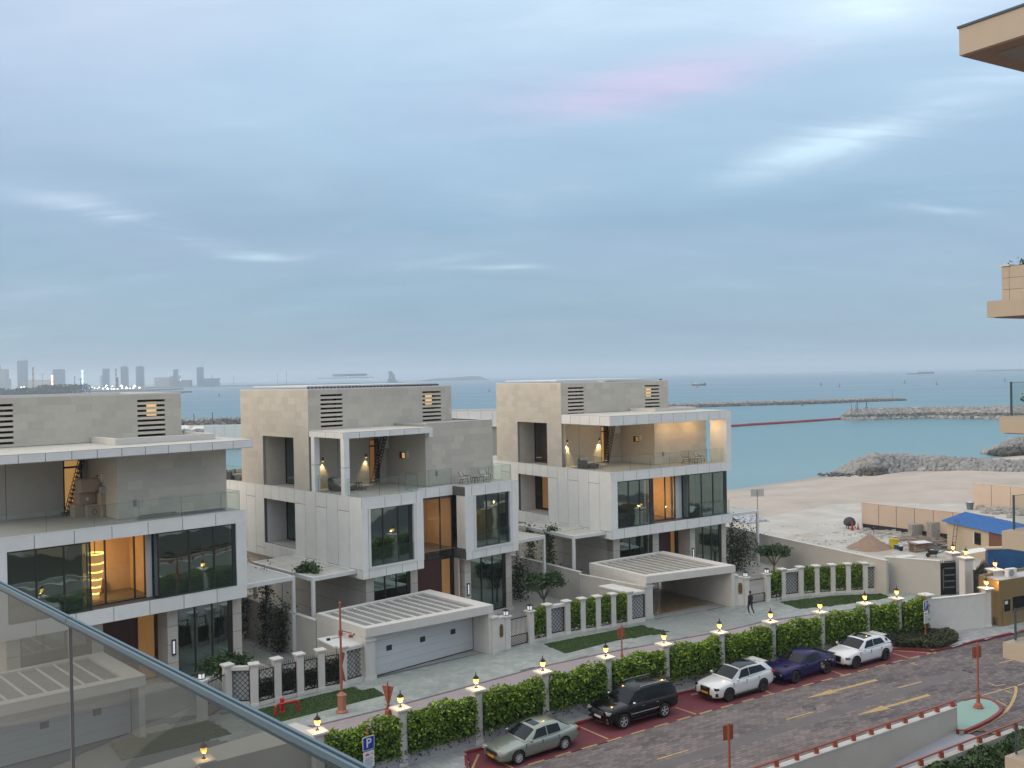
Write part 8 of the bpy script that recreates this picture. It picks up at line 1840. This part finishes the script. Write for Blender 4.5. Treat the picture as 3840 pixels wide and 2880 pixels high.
def far_mole(px_w, px_c, D_, label, n, size, seed, dark_band, name='breakwater', m=rock_far, extra_right=None):
    W_ = [at(*q, SEA_Z) for q in px_w]; K = [at_depth(*q, w0.y + D_) for q, w0 in zip(px_c, W_)]
    def P_at(pts, s_): f_ = s_ * (len(pts) - 1); i_ = min(int(f_), len(pts) - 2); return pts[i_].lerp(pts[i_ + 1], f_ - i_); r_ = np.random.default_rng(seed)
    r_ = np.random.default_rng(seed); c0 = W_[0]; t = thing(name, label, 'breakwater', (c0.x, c0.y, 0)); mb = MB(); ns = 20; vs = []
    for i in range(ns + 1):
        s_ = i / ns; a_ = P_at(W_, s_); b_ = P_at(K, s_); d_ = b_ - a_; zc = b_.z
        vs += [(a_.x - c0.x, a_.y - c0.y, SEA_Z - 1.6), (b_.x - c0.x, b_.y - c0.y, zc - 1.0), (b_.x + d_.x * .25 - c0.x, b_.y + d_.y * .25 - c0.y, zc - 1.0), (b_.x + d_.x * .6 - c0.x, b_.y + d_.y * .6 - c0.y, SEA_Z - .5)]
    mb.add(vs, [(i * 4 + j, (i + 1) * 4 + j, (i + 1) * 4 + j + 1, i * 4 + j + 1) for i in range(ns) for j in range(3)] + [(0, 1, 2, 3), (ns * 4 + 3, ns * 4 + 2, ns * 4 + 1, ns * 4)]); mb.build('mole_body', mat('mole_fill', (.22, .21, .19), .9, noise=.2, nscale=.3), t)
    Q = []; T = []
    for k in range(n):
        s_ = r_.random(); tt = r_.random() * 1.5; a_ = P_at(W_, s_); b_ = P_at(K, s_); zc = b_.z; p_ = a_.lerp(b_, tt if tt < 1 else 1 + (tt - 1) * .8); z = SEA_Z + (zc - SEA_Z) * min(tt, 1); sz = size * r_.uniform(.6, 1.3)
        x, y = p_.x - c0.x, p_.y - c0.y; R = np.linalg.qr(r_.normal(size=(3, 3)))[0] * sz * .5; C8 = np.array([(i, j, k_) for i in (-1, 1) for j in (-1, 1) for k_ in (-1, 1)]) @ R + np.array([x, y, z])
        tn = .85 if (tt > dark_band[1] or tt < dark_band[0]) else .12; tn = np.clip(tn + r_.normal() * .15, 0, 1)
        for f in ((0, 1, 3, 2), (4, 6, 7, 5), (0, 4, 5, 1), (2, 3, 7, 6), (0, 2, 6, 4), (1, 5, 7, 3)): Q.append(C8[list(f)]); T.append(tn)
    o = quads_mesh('rocks', np.array(Q), m, T, t); o['kind'] = 'stuff'; return t
far_mole([E1(835, 548), E1(900, 556), E1(1500, 540), E1(2030, 548), E1(2500, 560)], [E1(865, 520), E1(915, 487), E1(1500, 472), E1(2130, 468), E1(2500, 468)], 7.0, 'long rock breakwater in the bay with dark tide band', 6500, 1.25, 3, (.10, .42))
far_mole([E1(1325, 406), E1(1100, 414), E1(700, 431), E1(0, 450), E1(-500, 466)], [E1(1300, 399), E1(1100, 396), E1(700, 408), E1(0, 428), E1(-500, 442)], 9.0, 'far low breakwater with sandy crest beyond the red boom', 3500, 1.2, 4, (.0, .55))
rubble('shore_debris', [E1(770, 968), E1(900, 980), E1(800, 960)], 80, .35, rock_wet, 'dark seaweed covered stones at the groyne tip', 9, z=-1.4, spread=1.6)
# breakwater mast lights
for q, h_, lb in ((E1(955, 480), 4.2, 'tall mast on the tip of the bay breakwater'), (E1(1025, 475), 3.0, 'striped beacon on the bay breakwater'), (E1(912, 505), 3.6, 'thin pole at the end of the bay breakwater'), (E1(945, 500), 3.2, 'second thin pole at the end of the bay breakwater'), (E1(1220, 385), 6.0, 'thin mast at the end of the far low breakwater')):
    p = at(*q, 1.8 if 'far' not in lb else .3); t = thing('beacon_mast', lb, 'mast', (p.x, p.y, p.z)); mb = MB(); mb.tube((0, 0, -.5), (0, 0, h_), .16 if 'thin' not in lb else .09, n=6)
    if 'striped' in lb: mb.lathe([(.55, 0), (.55, 1.0), (.25, 1.1)], n=8); mb.lathe([(.4, 2.2), (.05, 3.0)], n=6)
    if 'tall' in lb: mb.box(-.3, .3, -.1, .1, h_ - .8, h_)
    mb.build('mast', ship_grey, t)
# floating red boom
bp_ = [at(*E1(x, y), SEA_Z) for x, y in ((-60, 609), (0, 605), (210, 590), (420, 577), (650, 562), (880, 545), (888, 527))]
t = thing('floating_boom', 'long red floating boom stretched across the bay mouth', 'boom', (bp_[0].x, bp_[0].y, SEA_Z)); rr_ = random.Random(2); cnt = 0
for a, b in zip(bp_, bp_[1:]):
    d = b - a; n = max(1, int(d.length / 3.0))
    for k in range(n):
        p0 = a + d * (k / n) - bp_[0]; p1 = a + d * ((k + .93) / n) - bp_[0]; mb = MB(); p0.z = p1.z = .30 + rr_.uniform(-.04, .04); mb.tube(p0, p1, .55, n=8); mb.build('float', buoy_red, t)
# buoys
for i, (q, lb) in enumerate((((E1(820, 303)), 'dark buoy between the dhow and the ship'), (E1(680, 292), 'faint buoy right of the dhow'), (E1(1312, 278), 'buoy straight below the cargo ship'), (E1(1553, 288), 'dark buoy right of the ship'), (E1(2068, 262), 'tiny buoy near the right edge of the sea'), (E1(540, 447), 'small buoy just before the far low breakwater'), ((2615, 1453), 'buoy directly under the dhow'), ((822, 1486), 'buoy left of the middle villa roof'), ((1834, 1470), 'tiny buoy at the left edge of the far villa roof'))):
    p = at(*q, SEA_Z); s_ = p.y / 1100; t = thing('buoy', lb, 'buoy', (p.x, p.y, SEA_Z), 0, 'channel buoys on the sea'); s_ = max(.5, s_)
    mb = MB(); mb.lathe([(1.1 * s_, -.5), (1.3 * s_, .3 * s_), (1.0 * s_, .8 * s_), (.45 * s_, 1.0 * s_), (.35 * s_, 3.0 * s_), (.6 * s_, 3.1 * s_), (.1 * s_, 4.2 * s_)], n=8); mb.build('float_body', ship_grey if i % 3 else red_gloss, t)
# dhow
p = at(2620, 1446, SEA_Z); t = thing('dhow', 'small wooden dhow at anchor beyond the boom', 'boat', (p.x, p.y, SEA_Z), radians(-8)); s_ = p.y / 3605
mb = MB(); Lh = 52 * s_ / 2; st = [(-Lh, .35, 7 * s_), (-Lh * .9, .8, 6 * s_), (-Lh * .4, 1, 5 * s_), (Lh * .3, 1, 5 * s_), (Lh * .75, .55, 7 * s_), (Lh * 1.05, .05, 12 * s_)]; bwid = 6 * s_; vs = []
for (x, w_, zt_) in st: vs += [(x, 0, -1), (x * .96, -w_ * bwid * .7, 0), (x, -w_ * bwid, zt_), (x, w_ * bwid, zt_), (x * .96, w_ * bwid * .7, 0)]
mb.add(vs, [(i * 5 + j, (i + 1) * 5 + j, (i + 1) * 5 + (j + 1) % 5, i * 5 + (j + 1) % 5) for i in range(5) for j in range(5)] + [(0, 1, 2, 3, 4)]); mb.build('hull', wood_boat, t)
mb = MB(); mb.box(-Lh * .85, -Lh * .1, -bwid * .7, bwid * .7, 5 * s_, 11 * s_); mb.box(-Lh * .9, Lh * .05, -bwid * .8, bwid * .8, 11 * s_, 12 * s_); mb.build('cabin', sign_white, t); mb = MB(); mb.tube((-Lh * .95, 0, 5 * s_), (-Lh * .95, 0, 17 * s_), .25 * s_ * 2, n=5); mb.tube((Lh * .3, 0, 4 * s_), (Lh * .3, 0, 12 * s_), .25 * s_ * 2, n=5); mb.build('mast', wood_boat, t)
# cargo ship
p = at(*E1(1430, 188), SEA_Z); sY = 3200.0; p = at_depth(*E1(1430, 188), sY); s_ = sY / 3605; t = thing('cargo_ship', 'long low cargo ship near the horizon', 'ship', (p.x, p.y, SEA_Z), radians(3))
mb = MB(); mb.box(-50 * s_, 50 * s_, -8, 8, -1, 4.5 * s_); mb.box(-8 * s_, 50 * s_, -7, 7, 4.51 * s_, 9 * s_); mb.build('hull', ship_grey, t); mb = MB(); mb.box(-38 * s_, -14 * s_, -6, 6, 4.52 * s_, 6.5 * s_); mb.box(-20 * s_, -12 * s_, -6, 6, 6.51 * s_, 9.5 * s_); mb.tube((-13 * s_, 0, 9 * s_), (-13 * s_, 0, 15 * s_), .4, n=5); mb.build('superstructure', sign_white, t)

# ================================================================== FAR SHORE AND SKYLINE
def far_box(t, name, m, x0, x1, yt, yb, Y, depth=None, dz=0):
    a = at_depth(x0, yb, Y); b = at_depth(x1, yt, Y); d_ = depth or (b.x - a.x); o0 = t.location if t else Vector((0, 0, 0))
    return bx(name, t, m, a.x - o0.x, b.x - o0.x, -d_ / 2 if t else Y - d_ / 2, d_ / 2 if t else Y + d_ / 2, max(SEA_Z, a.z) - o0.z - (2 if dz == 0 else 0), b.z - o0.z)
FY = 3600.0
def tower(x0, x1, yt, yb, label, m=tower_blue, crane=True, seed=0, extra=None, Y=FY, bands=True):
    c = at_depth((x0 + x1) / 2, yb, Y); t = thing('tower_block', label, 'tower', (c.x, Y, SEA_Z), radians(4), 'distant towers on the far shore')
    b = at_depth(x1, yt, Y); a = at_depth(x0, yt, Y); wd = (b.x - a.x) * .92; h_ = b.z - SEA_Z
    bx('tower_body', t, m, -wd / 2, wd / 2, -wd / 2, wd / 2, -2, h_)
    n = int(h_ / 7)
    if bands:
        for k in range(n): bx('floor_band', t, tower_pale if m is tower_blue else tower_blue, -wd / 2 - .3, wd / 2 + .3, -wd / 2 - .3, wd / 2 + .3, 3 + k * 7, 3.9 + k * 7)
    if crane:
        mb = MB(); mb.tube((wd * .2, 0, h_), (wd * .2, 0, h_ + 12), .5, n=4); mb.tube((wd * .2 - 6, 0, h_ + 9), (wd * .2 + 14, 0, h_ + 9), .4, n=4); mb.build('crane', ship_grey, t)
    if extra:
        for (fx0, fx1, fh, mm) in extra: bx('tower_wing', t, mm, -wd / 2 + wd * fx0, -wd / 2 + wd * fx1, -wd * .4, wd * .4, -2, h_ * fh)
    return t
tower(-12, 2, 1372, 1439, 'tower cut by the left edge of the view', crane=False)
tower(5, 30, 1384, 1439, 'stepped pale tower second from the left edge', tower_pale, extra=[(.9, 1.35, .55, tower_pale)], crane=False); tower(71, 101, 1352, 1439, 'tallest glass tower on the far shore')
tower(204, 240, 1385, 1435, 'broad glass tower left of the blue lit ride'); tower(388, 409, 1382, 1432, 'glass tower right of the stepped white slab tower', crane=False)
t = thing('slab_tower', 'unfinished white floor slabs beside a glass tower', 'tower', (at_depth(381, 1430, FY).x, FY, SEA_Z)); 
for k in range(8): z = 5 + k * 6; bx('floor_slab', t, sign_white, -8 + (k % 3) * 2, 8 - (k % 2) * 2, -6, 6, z, z + 2.2)
bx('core', t, tower_pale, -3, 3, -3, 3, -2, 50)
tower(456, 480, 1374, 1430, 'left one of two matching banded towers'); tower(513, 539, 1374, 1430, 'right one of two matching banded towers')
tower(652, 668, 1385, 1422, 'glass tower inside the pale arched frame', crane=False)
t = thing('arched_tower', 'pale twin legged tower frame near the low pavilions', 'tower', (at_depth(658, 1422, FY).x, FY, SEA_Z)); 
for x0, x1, h_ in ((-19, -8, 42), (8, 19, 44), (-22, -19.1, 28)): bx('tower_leg', t, tower_pale, x0, x1, -6, 6, -2, h_)
bx('top_beam', t, tower_pale, -7.9, 7.9, -5, 5, 40, 47); mb = MB(); mb.tube((0, 0, 47), (0, 0, 60), .6, n=4); mb.build('crane', ship_grey, t)
tower(740, 763, 1377, 1426, 'lone slim glass tower right of the arched frame')
for (x0, x1, yt, yb, lb, mm) in ((768, 822, 1419, 1431, 'low wide grey hall right of the slim tower', tower_blue), (668, 716, 1426, 1441, 'low dark pavilion under the arched tower', ship_grey), (585, 640, 1416, 1440, 'low pale pavilion left of the arched tower', tower_pale), (113, 196, 1424, 1440, 'low pinkish building behind the red striped mast', tan_building), (1248, 1378, 1401, 1412, 'round stadium like bowl building on the far spit', tower_blue), (1190, 1400, 1413, 1420, 'long low podium under the bowl building', tower_pale)):
    a = at_depth(x0, yb, FY); b = at_depth(x1, yt, FY); t = thing('low_building', lb, 'building', ((a.x + b.x) / 2, FY, SEA_Z)); hw_ = (b.x - a.x) / 2
    if 'bowl' in lb:
        mb = MB(); zz = b.z - SEA_Z; mb.lathe([(hw_ * .88, a.z - SEA_Z), (hw_, zz * .85), (hw_ * 1.0, zz), (hw_ * .9, zz)], n=28); o = mb.build('bowl', mm, t); 
    else: bx('hall_body', t, mm, -hw_, hw_, -15, 15, -1, b.z - SEA_Z)
    if 'pavilion' in lb or 'hall' in lb: bx('roof', t, tower_pale, -hw_ - 1, hw_ + 1, -16, 16, b.z - SEA_Z + .01, b.z - SEA_Z + 1)
# far spits of land
def land_strip(pts_top, Y0, Y1, name, m=far_land, z=1.0):
    mb = MB(); X = [at_depth(x, 1430, Y0).x for x in pts_top]; mb.prism([(X[0], Y0), (X[1], Y0), (X[1], Y1), (X[0], Y1)], SEA_Z - 1, z); return struct(mb.build(name, m))
land_strip((-400, 700), 3300, 3900, 'far_shore', z=1.2); land_strip((500, 1480), 3500, 3800, 'far_spit', z=1.5); land_strip((3700, 4300), 4200, 4300, 'far_sandbank', z=4.0)
land_strip((-500, 550), 2250, 2500, 'funfair_island', z=1.5); land_strip((-600, 480), 1500, 1800, 'near_shore', z=1.0)
mb = MB(); XX = [at_depth(x, 1430, 5000).x for x in (1570, 1620, 1700, 1760, 1800, 1830)]; hz_ = [0, 12, 16, 22, 20, 0]
mb.add([(x, 5000, SEA_Z) for x in XX] + [(x, 5000, SEA_Z + h_) for x, h_ in zip(XX, hz_)] + [(x, 5300, SEA_Z + h_ * .3) for x, h_ in zip(XX, hz_)], [(i, i + 1, 7 + i, 6 + i) for i in range(5)] + [(6 + i, 7 + i, 13 + i, 12 + i) for i in range(5)]); struct(mb.build('far_hill', far_land))
# pyramid-shaped stepped sculpture hotel
c = at_depth(1466, 1419, FY); t = thing('stepped_tower', 'stepped pointed tower alone on the far spit', 'tower', (c.x, FY, SEA_Z)); rr_ = random.Random(4)
for k in range(26):
    f = k / 26; z = 2 + f * 42; w_ = 24 * (1 - f) ** 1.1 + 7; x = rr_.uniform(-1, 1) * w_ * .45 + (5 * (1 - f)); s2 = rr_.uniform(5, 9) * (1.2 - f * .5); bx('terrace_block', t, tower_blue if k % 2 else tower_pale, x - s2, x + s2, -6, 6, z - 4, z + 3)
bx('core', t, tower_blue, -7, 7, -5, 5, -1, 40)
# funfair: rides and lit tents
def ride(px, yt, yb, label, m, w_=4.0, Y=2400.0, cap=None):
    a = at_depth(px, yb, Y); b = at_depth(px, yt, Y); t = thing('fair_ride', label, 'ride', (a.x, Y, SEA_Z)); h_ = b.z - SEA_Z; mb = MB(); n = 9
    for k in range(n):
        if k % 2 == 0: mb.box(-w_ / 2, w_ / 2, -w_ / 2, w_ / 2, h_ * k / n, h_ * (k + 1) / n)
        else: mb.box(-w_ * .36, w_ * .36, -w_ * .36, w_ * .36, h_ * k / n, h_ * (k + 1) / n)
    mb.build('mast', m, t)
    if cap: mb = MB(); mb.lathe([(w_ * .3, h_), (w_ * 1.4, h_ + w_ * .6), (w_ * 1.2, h_ + w_ * 1.4), (w_ * .2, h_ + w_ * 1.8)], n=8); mb.build('head', cap, t)
    return t
ride(125, 1377, 1447, 'red and white lattice drop tower at the funfair', mat('mast_redwhite', (.35, .14, .13), .7), 3.2); ride(196, 1407, 1453, 'glowing red ride column at the funfair', fair_red, 3.6); ride(310, 1387, 1448, 'glowing blue ride column at the funfair', fair_blue, 3.6)
ride(303, 1425, 1446, 'dark mushroom headed mast beside the blue ride', ship_grey, 2.2, cap=ship_grey); ride(280, 1415, 1432, 'thin mushroom headed mast left of the blue ride', ship_grey, 1.4, cap=ship_grey); ride(436, 1382, 1450, 'tall thin maroon mast at the right of the funfair', mat('mast_maroon', (.16, .06, .07), .7), 2.4); ride(441, 1415, 1450, 'shorter thick maroon mast at the right of the funfair', mat('mast_maroon', (.16, .06, .07), .7), 4.0)
rr_ = random.Random(8)
tents = [(80, 1452, 6), (90, 1450, 5), (230, 1450, 7), (238, 1447, 5), (263, 1454, 20), (300, 1449, 8), (293, 1452, 6), (322, 1448, 9), (338, 1457, 6), (355, 1455, 5), (372, 1453, 6), (386, 1457, 7), (399, 1446, 7), (404, 1457, 9), (422, 1448, 6), (419, 1458, 6), (428, 1458, 7), (441, 1458, 7), (455, 1447, 10), (458, 1455, 6), (474, 1454, 11), (488, 1456, 5), (505, 1448, 11), (500, 1455, 6), (523, 1453, 8), (345, 1452, 4), (365, 1457, 4), (395, 1452, 4)]
for i, (x, y, w_) in enumerate(sorted(tents)):
    Y = 2300.0; p = at_depth(x, y, Y); s_ = w_ * .30; m_ = fair_blue if 285 < x < 300 else tent_lit
    side_w = 'left of' if x < 310 else 'right of'
    t = thing('fair_tent', f'{ORD[i]} lit tent from the left in the funfair strip on the far shore', 'tent', (p.x, Y, p.z - s_ * .6), rr_.uniform(0, 1), 'lit funfair tents on the far shore'); mb = MB(); mb.lathe([(s_, 0), (s_ * .95, s_ * .45), (s_ * .05, s_ * 1.5)], n=5); mb.build('canopy', m_, t)
for i, (x, y) in enumerate(sorted(((592, 1424), (676, 1428), (676, 1422), (826, 1430), (995, 1424), (1003, 1424), (1041, 1416), (1074, 1415), (1303, 1413), (1342, 1421), (1389, 1421), (1536, 1420), (1467, 1414), (1083, 1426)))):
    p = at_depth(x, y, 3450.0); t = thing('shore_light', f'{ORD[i]} pinprick floodlight from the left on the far shore', 'lamp', (p.x, 3450, p.z), 0, 'floodlights along the far shore'); mb = MB(); r_ = 1.6 if x in (1041, 1074) else 1.0; mb.lathe([(r_ * .3, -r_), (r_, 0), (r_ * .3, r_)], n=6); mb.build('lamp_head', tent_lit, t)
for x, yt in ((1041, 1402), (1074, 1392), (797, 1404), (877, 1408), (160, 1403)):
    p = at_depth(x, 1425, 3440.0); b = at_depth(x, yt, 3440.0); t = thing('crane_mast', {1041: 'thin mast over the left bright floodlight', 1074: 'taller thin mast over the right bright floodlight', 797: 'thin mast rising from the low wide grey hall', 877: 'faint thin mast alone right of the towers', 160: 'hammerhead crane left of the broad glass tower'}[x], 'mast', (p.x, 3440, SEA_Z), 0, 'thin masts on the far shore'); mb = MB(); mb.tube((0, 0, 0), (0, 0, b.z - SEA_Z), .9, n=4)
    if x in (160,): mb.tube((-12, 0, b.z - SEA_Z - 1), (12, 0, b.z - SEA_Z + 2), .7, n=4)
    mb.build('mast', ship_grey, t)
rng = np.random.default_rng(55); n = 15000; tx = rng.uniform(-260, 400, n); q = [at_depth(0, 1440, 1650.0), at_depth(280, 1440, 1650.0)]
gx = rng.uniform(q[0].x - 200, q[1].x, n); gy = rng.uniform(1560, 1720, n); hh = 9 + 5 * np.sin(gx * .035) * np.cos(gx * .012) + 3 * np.sin(gx * .13); gz = 1 + hh * rng.random(n) ** .6
o = leaves('far_trees', np.stack([gx, gy, gz], 1), 2.4, far_green, rng); tag(o, 'dark green belt of trees on the shore below the funfair', 'trees', kind='stuff')

# second row seen in the gaps between villas
t = thing('beach_villa_wall', 'white panelled boundary wall seen between the first two villas', 'wall', at_depth(835, 1625, 290.0)); t.location.z = 0
a = at_depth(766, 1595, 290); b = at_depth(912, 1593, 290)
for k in range(4): bx('wall_panel', t, white_paint, a.x - t.location.x + k * 3.1, a.x - t.location.x + k * 3.1 + 3.05, -.3, .3, -3, a.z)
mb = MB(); c0 = at(700, 1660, SEA_Z); mb.prism([(-175, 300), (-62, 285), (-55, 330), (-70, 430), (-260, 430), (-260, 300)], SEA_Z - 1, -1.0); struct(mb.build('spit_ground', sand))
far_mole([(600, 1600), (780, 1598), (905, 1590), (1010, 1585)], [(600, 1580), (780, 1578), (905, 1573), (1010, 1570)], 8.0, 'dark rock mole seen between the first two villas', 500, 1.6, 6, (.0, .8))
far_mole([(600, 1655), (780, 1645), (905, 1636), (960, 1632)], [(600, 1622), (780, 1618), (905, 1612), (960, 1610)], 8.0, 'rubble bank below the white wall between the first two villas', 500, 1.3, 7, (.0, .35))
for x, lb in ((728, 'left lamp mast seen over the gap between the first two villas'), (797, 'right lamp mast seen over the gap between the first two villas')):
    p = at(x, 1590, -1); b = at_depth(x, 1546 + (5 if x < 750 else 0), p.y); t = thing('lamp_mast', lb, 'mast', (p.x, p.y, -1)); mb = MB(); mb.tube((0, 0, 0), (0, 0, b.z + 1), .22, n=5); mb.build('mast', ship_grey, t)
t = thing('site_cabins', 'white tarpaulin covered stores by the dark rocks between villas', 'shelter', (at(720, 1612, -1).x, at(720, 1612, -1).y, -1))
for k in range(5): mb = MB(); mb.add([(-12 + k * 6, -2, 0), (-6.5 + k * 6, -2, 0), (-6.5 + k * 6, 2, 0), (-12 + k * 6, 2, 0), (-11 + k * 6, 0, 1.5 + .4 * (k % 2)), (-7.5 + k * 6, 0, 1.5 + .4 * (k % 2))], [(0, 1, 5, 4), (1, 2, 5), (2, 3, 4, 5), (3, 0, 4)]); mb.build('tarpaulin', white_paint, t)
# far villa roof band in the gap between the second and third villa
a = at_depth(1690, 1540, 128); b = at_depth(1850, 1572, 128); t = thing('villa_terrace', 'white parapet of another villa seen between the middle and far villas', 'house', (a.x, 128, 0), radians(4))
for k in range(7): bx('wall_panel', t, white_panel, -4 + k * 1.6, -4 + k * 1.6 + 1.57, 0, .3, b.z - 1.0, a.z)
bx('house_body', t, core_grey, -4, 7, .31, 10, 0, a.z - .4); bx('coping', t, white_paint, -4.05, 7.25, -.05, .4, a.z + .001, a.z + .12)

# ================================================================== OUR OWN APARTMENT BUILDING (right edge and balcony)
AY = radians(33)       # facade line
def own_local(X, Y, rz=AY): return (X, Y)
t = thing('apartment_building', 'sandstone apartment building whose balconies enter at the right edge', 'building', (15.2, 30, 0), radians(31))
# local x runs away along the facade (to the right and back), local y away from the street side
def slab(z0, z1, x=0.0, y0=-12.0, name='balcony_slab', m=own_stone): return bx(name, t, m, x, x + 9, y0, .0, z0, z1)
eave = at_depth(3590, 120, 30) - Vector((15.2, 30, 0)); ez = eave.z
o = bx('eave_slab', t, own_stone, -1.15, 9, -11.9, .42, 28.12, 28.95); bx('eave_cap', t, rail_dark, -1.2, 9, -11.95, .46, 28.951, 29.02); bx('soffit_border', t, soffit, -1.1, 9, -11.85, .38, 28.09, 28.119); bx('soffit_panel', t, mat('soffit_grey', (.30, .27, .24), .8), -.45, 9, -11.2, -.30, 28.07, 28.0895)
bx('tower_wall', t, own_stone, 2.2, 9, -12, -2.2, 0, 28.05)
for (zt, zb_, xo) in ((20.53, 20.03, -.42), (16.94, 16.44, .0), (13.37, 12.83, .03), (9.88, 9.40, 0.0), (6.3, 5.8, .02)):
    bx('balcony_slab', t, own_stone, xo, 9, -12, .0 + (.0 if xo > -.2 else .1), zb_, zt); bx('slab_soffit', t, soffit, xo + .1, 9, -11.9, -.1, zb_ - .03, zb_ - .001)
# stone parapet on the upper balcony: coursed blocks
for r in range(3):
    z0 = 20.532 + r * .36; off = .0 if r % 2 else .42
    x = .12
    while x < 8: x1 = min(8, x + (.84 if x > .12 or off == 0 else .5)); bx('parapet_block', t, own_stone, x, x1 - .012, -.30, -.06, z0, z0 + .35); x = x1
    bx('parapet_block', t, own_stone, .12, .35, -8, -.31, z0, z0 + .35)
bx('parapet_cap', t, white_stone, .08, 8, -.34, -.02, 21.615, 21.66)
g = thing('balcony_glass', 'green edged glass balustrade on the right edge balconies', 'railing', (15.2, 30, 0), radians(31))
for (zt, ze, xo) in ((16.95, 17.99, .45), (13.38, 14.43, .5), (9.89, 10.86, .5), (6.31, 7.28, .45)):
    guard(g, (xo, -.12), (8, -.12), zt, ze, 3); mb = MB(); mb.box(xo - .03, xo + .0, -.15, -.09, zt, ze + .03); mb.build('glass_edge', rail_dark, g)
rng = np.random.default_rng(66)
for i, (z, dx, lb) in enumerate(((21.67, 1.0, 'dark potted plant on the top stone parapet at the right edge'), (17.2, .9, 'leafy plant behind the upper glass balcony at the right edge'))):
    p = Matrix.Rotation(radians(31), 3, 'Z') @ Vector((dx, -.25 if i == 0 else -.5, 0)); tt = thing('potted_plant', lb, 'plant', (15.2 + p.x, 30 + p.y, z)); n = 60; P = rng.normal(size=(n, 3)) * np.array([.16, .1, .07]) + np.array([0, 0, .12 if i == 0 else .3]); leaves('leaves', P, .06, dark_leaf, rng, parent=tt); mb = MB(); mb.tube((0, 0, -.02), (0, 0, .1), .05, n=6); mb.build('pot', brown_wood, tt)
# the camera's own facade behind and to the left: only mirrored in the villa windows
t = thing('apartment_block', 'sandstone apartment block the view is taken from, mirrored in the villa windows', 'building', (0, -6, 0), radians(-0))
bx('facade_wall', t, own_stone, -60, 14, -12, -.3, 0, 15.0)
for k in range(3):
    bx('balcony_slab', t, own_stone, -60, 14, -.29, 1.6, 4.2 + k * 3.6, 4.6 + k * 3.6)
    for j in range(12): bx('facade_window', t, car_glass, -58 + j * 6, -54.5 + j * 6, -.299, -.24, 1.4 + k * 3.6, 3.8 + k * 3.6)
struct(sheet('near_street', [(-70, -4), (-60, 26), (-30, 24), (-9, 24), (6, 33), (12, 36), (20, 30), (30, -4)], -.08, road_base))
# glass balustrade in front of the camera
ra, rb = at(0, 2185, 17.3), at(1350, 2872, 17.3); dr_ = (rb - ra).to_2d().normalized(); nr_ = Vector((-dr_.y, dr_.x))
p0 = ra.to_2d() - dr_ * 3.0; p1 = rb.to_2d() + dr_ * 1.2; cen = ((p0 + p1) / 2)
t = thing('balcony_balustrade', 'grey glass balustrade with slim blue grey top rail at the lower left', 'railing', (cen.x, cen.y, 15.9))
def rel2(v_): return (v_.x - cen.x, v_.y - cen.y)
joint = on_line((262, 2330), (ra.x, ra.y), (dr_.x, dr_.y)).to_2d()
for i, (a, b) in enumerate(((p0, joint - dr_ * .006), (joint + dr_ * .006, p1))):
    for k, (o0, o1, z0, z1, mm) in enumerate(((-.020, -.007, 1.378, 1.40, rail_blue), (.007, .020, 1.378, 1.40, rail_blue), (-.0065, .0065, 1.372, 1.388, rail_dark), (-.0215, -.0205, 1.366, 1.377, rail_dark))):
        mb = MB(); mb.prism([rel2(a + nr_ * o0), rel2(b + nr_ * o0), rel2(b + nr_ * o1), rel2(a + nr_ * o1)], z0, z1); mb.build('top_rail', mm, t)
    me = bpy.data.meshes.new('glass_panel'); A, B = rel2(a + dr_ * .004), rel2(b - dr_ * .004); me.from_pydata([(*A, -1.2), (*B, -1.2), (*B, 1.365), (*A, 1.365)], [], [(0, 1, 2, 3)]); me.materials.append(veil_glass); link('glass_panel', me, t)
mb = MB(); a, b = joint - dr_ * .006, joint + dr_ * .006; mb.prism([rel2(a + nr_ * .008), rel2(a - nr_ * .008), rel2(b - nr_ * .008), rel2(b + nr_ * .008)], -1.2, 1.36); mb.build('glass_edge', mat('edge_violet', (.16, .15, .15), .4), t)

# ------------------------------------------------------------------ haze
m = bpy.data.materials.new('haze_air'); m.use_nodes = True; tt = m.node_tree
for x in list(tt.nodes): tt.nodes.remove(x)
o_ = tt.nodes.new('ShaderNodeOutputMaterial'); pv_ = tt.nodes.new('ShaderNodeVolumePrincipled'); pv_.inputs['Color'].default_value = (.93, .97, 1.0, 1); pv_.inputs['Density'].default_value = 0.00022; pv_.inputs['Anisotropy'].default_value = 0.55
tt.links.new(pv_.outputs[0], o_.inputs['Volume'])
hz = bx('haze', None, m, -15000, 15000, -500, 16000, -12, 130); hz['kind'] = 'stuff'
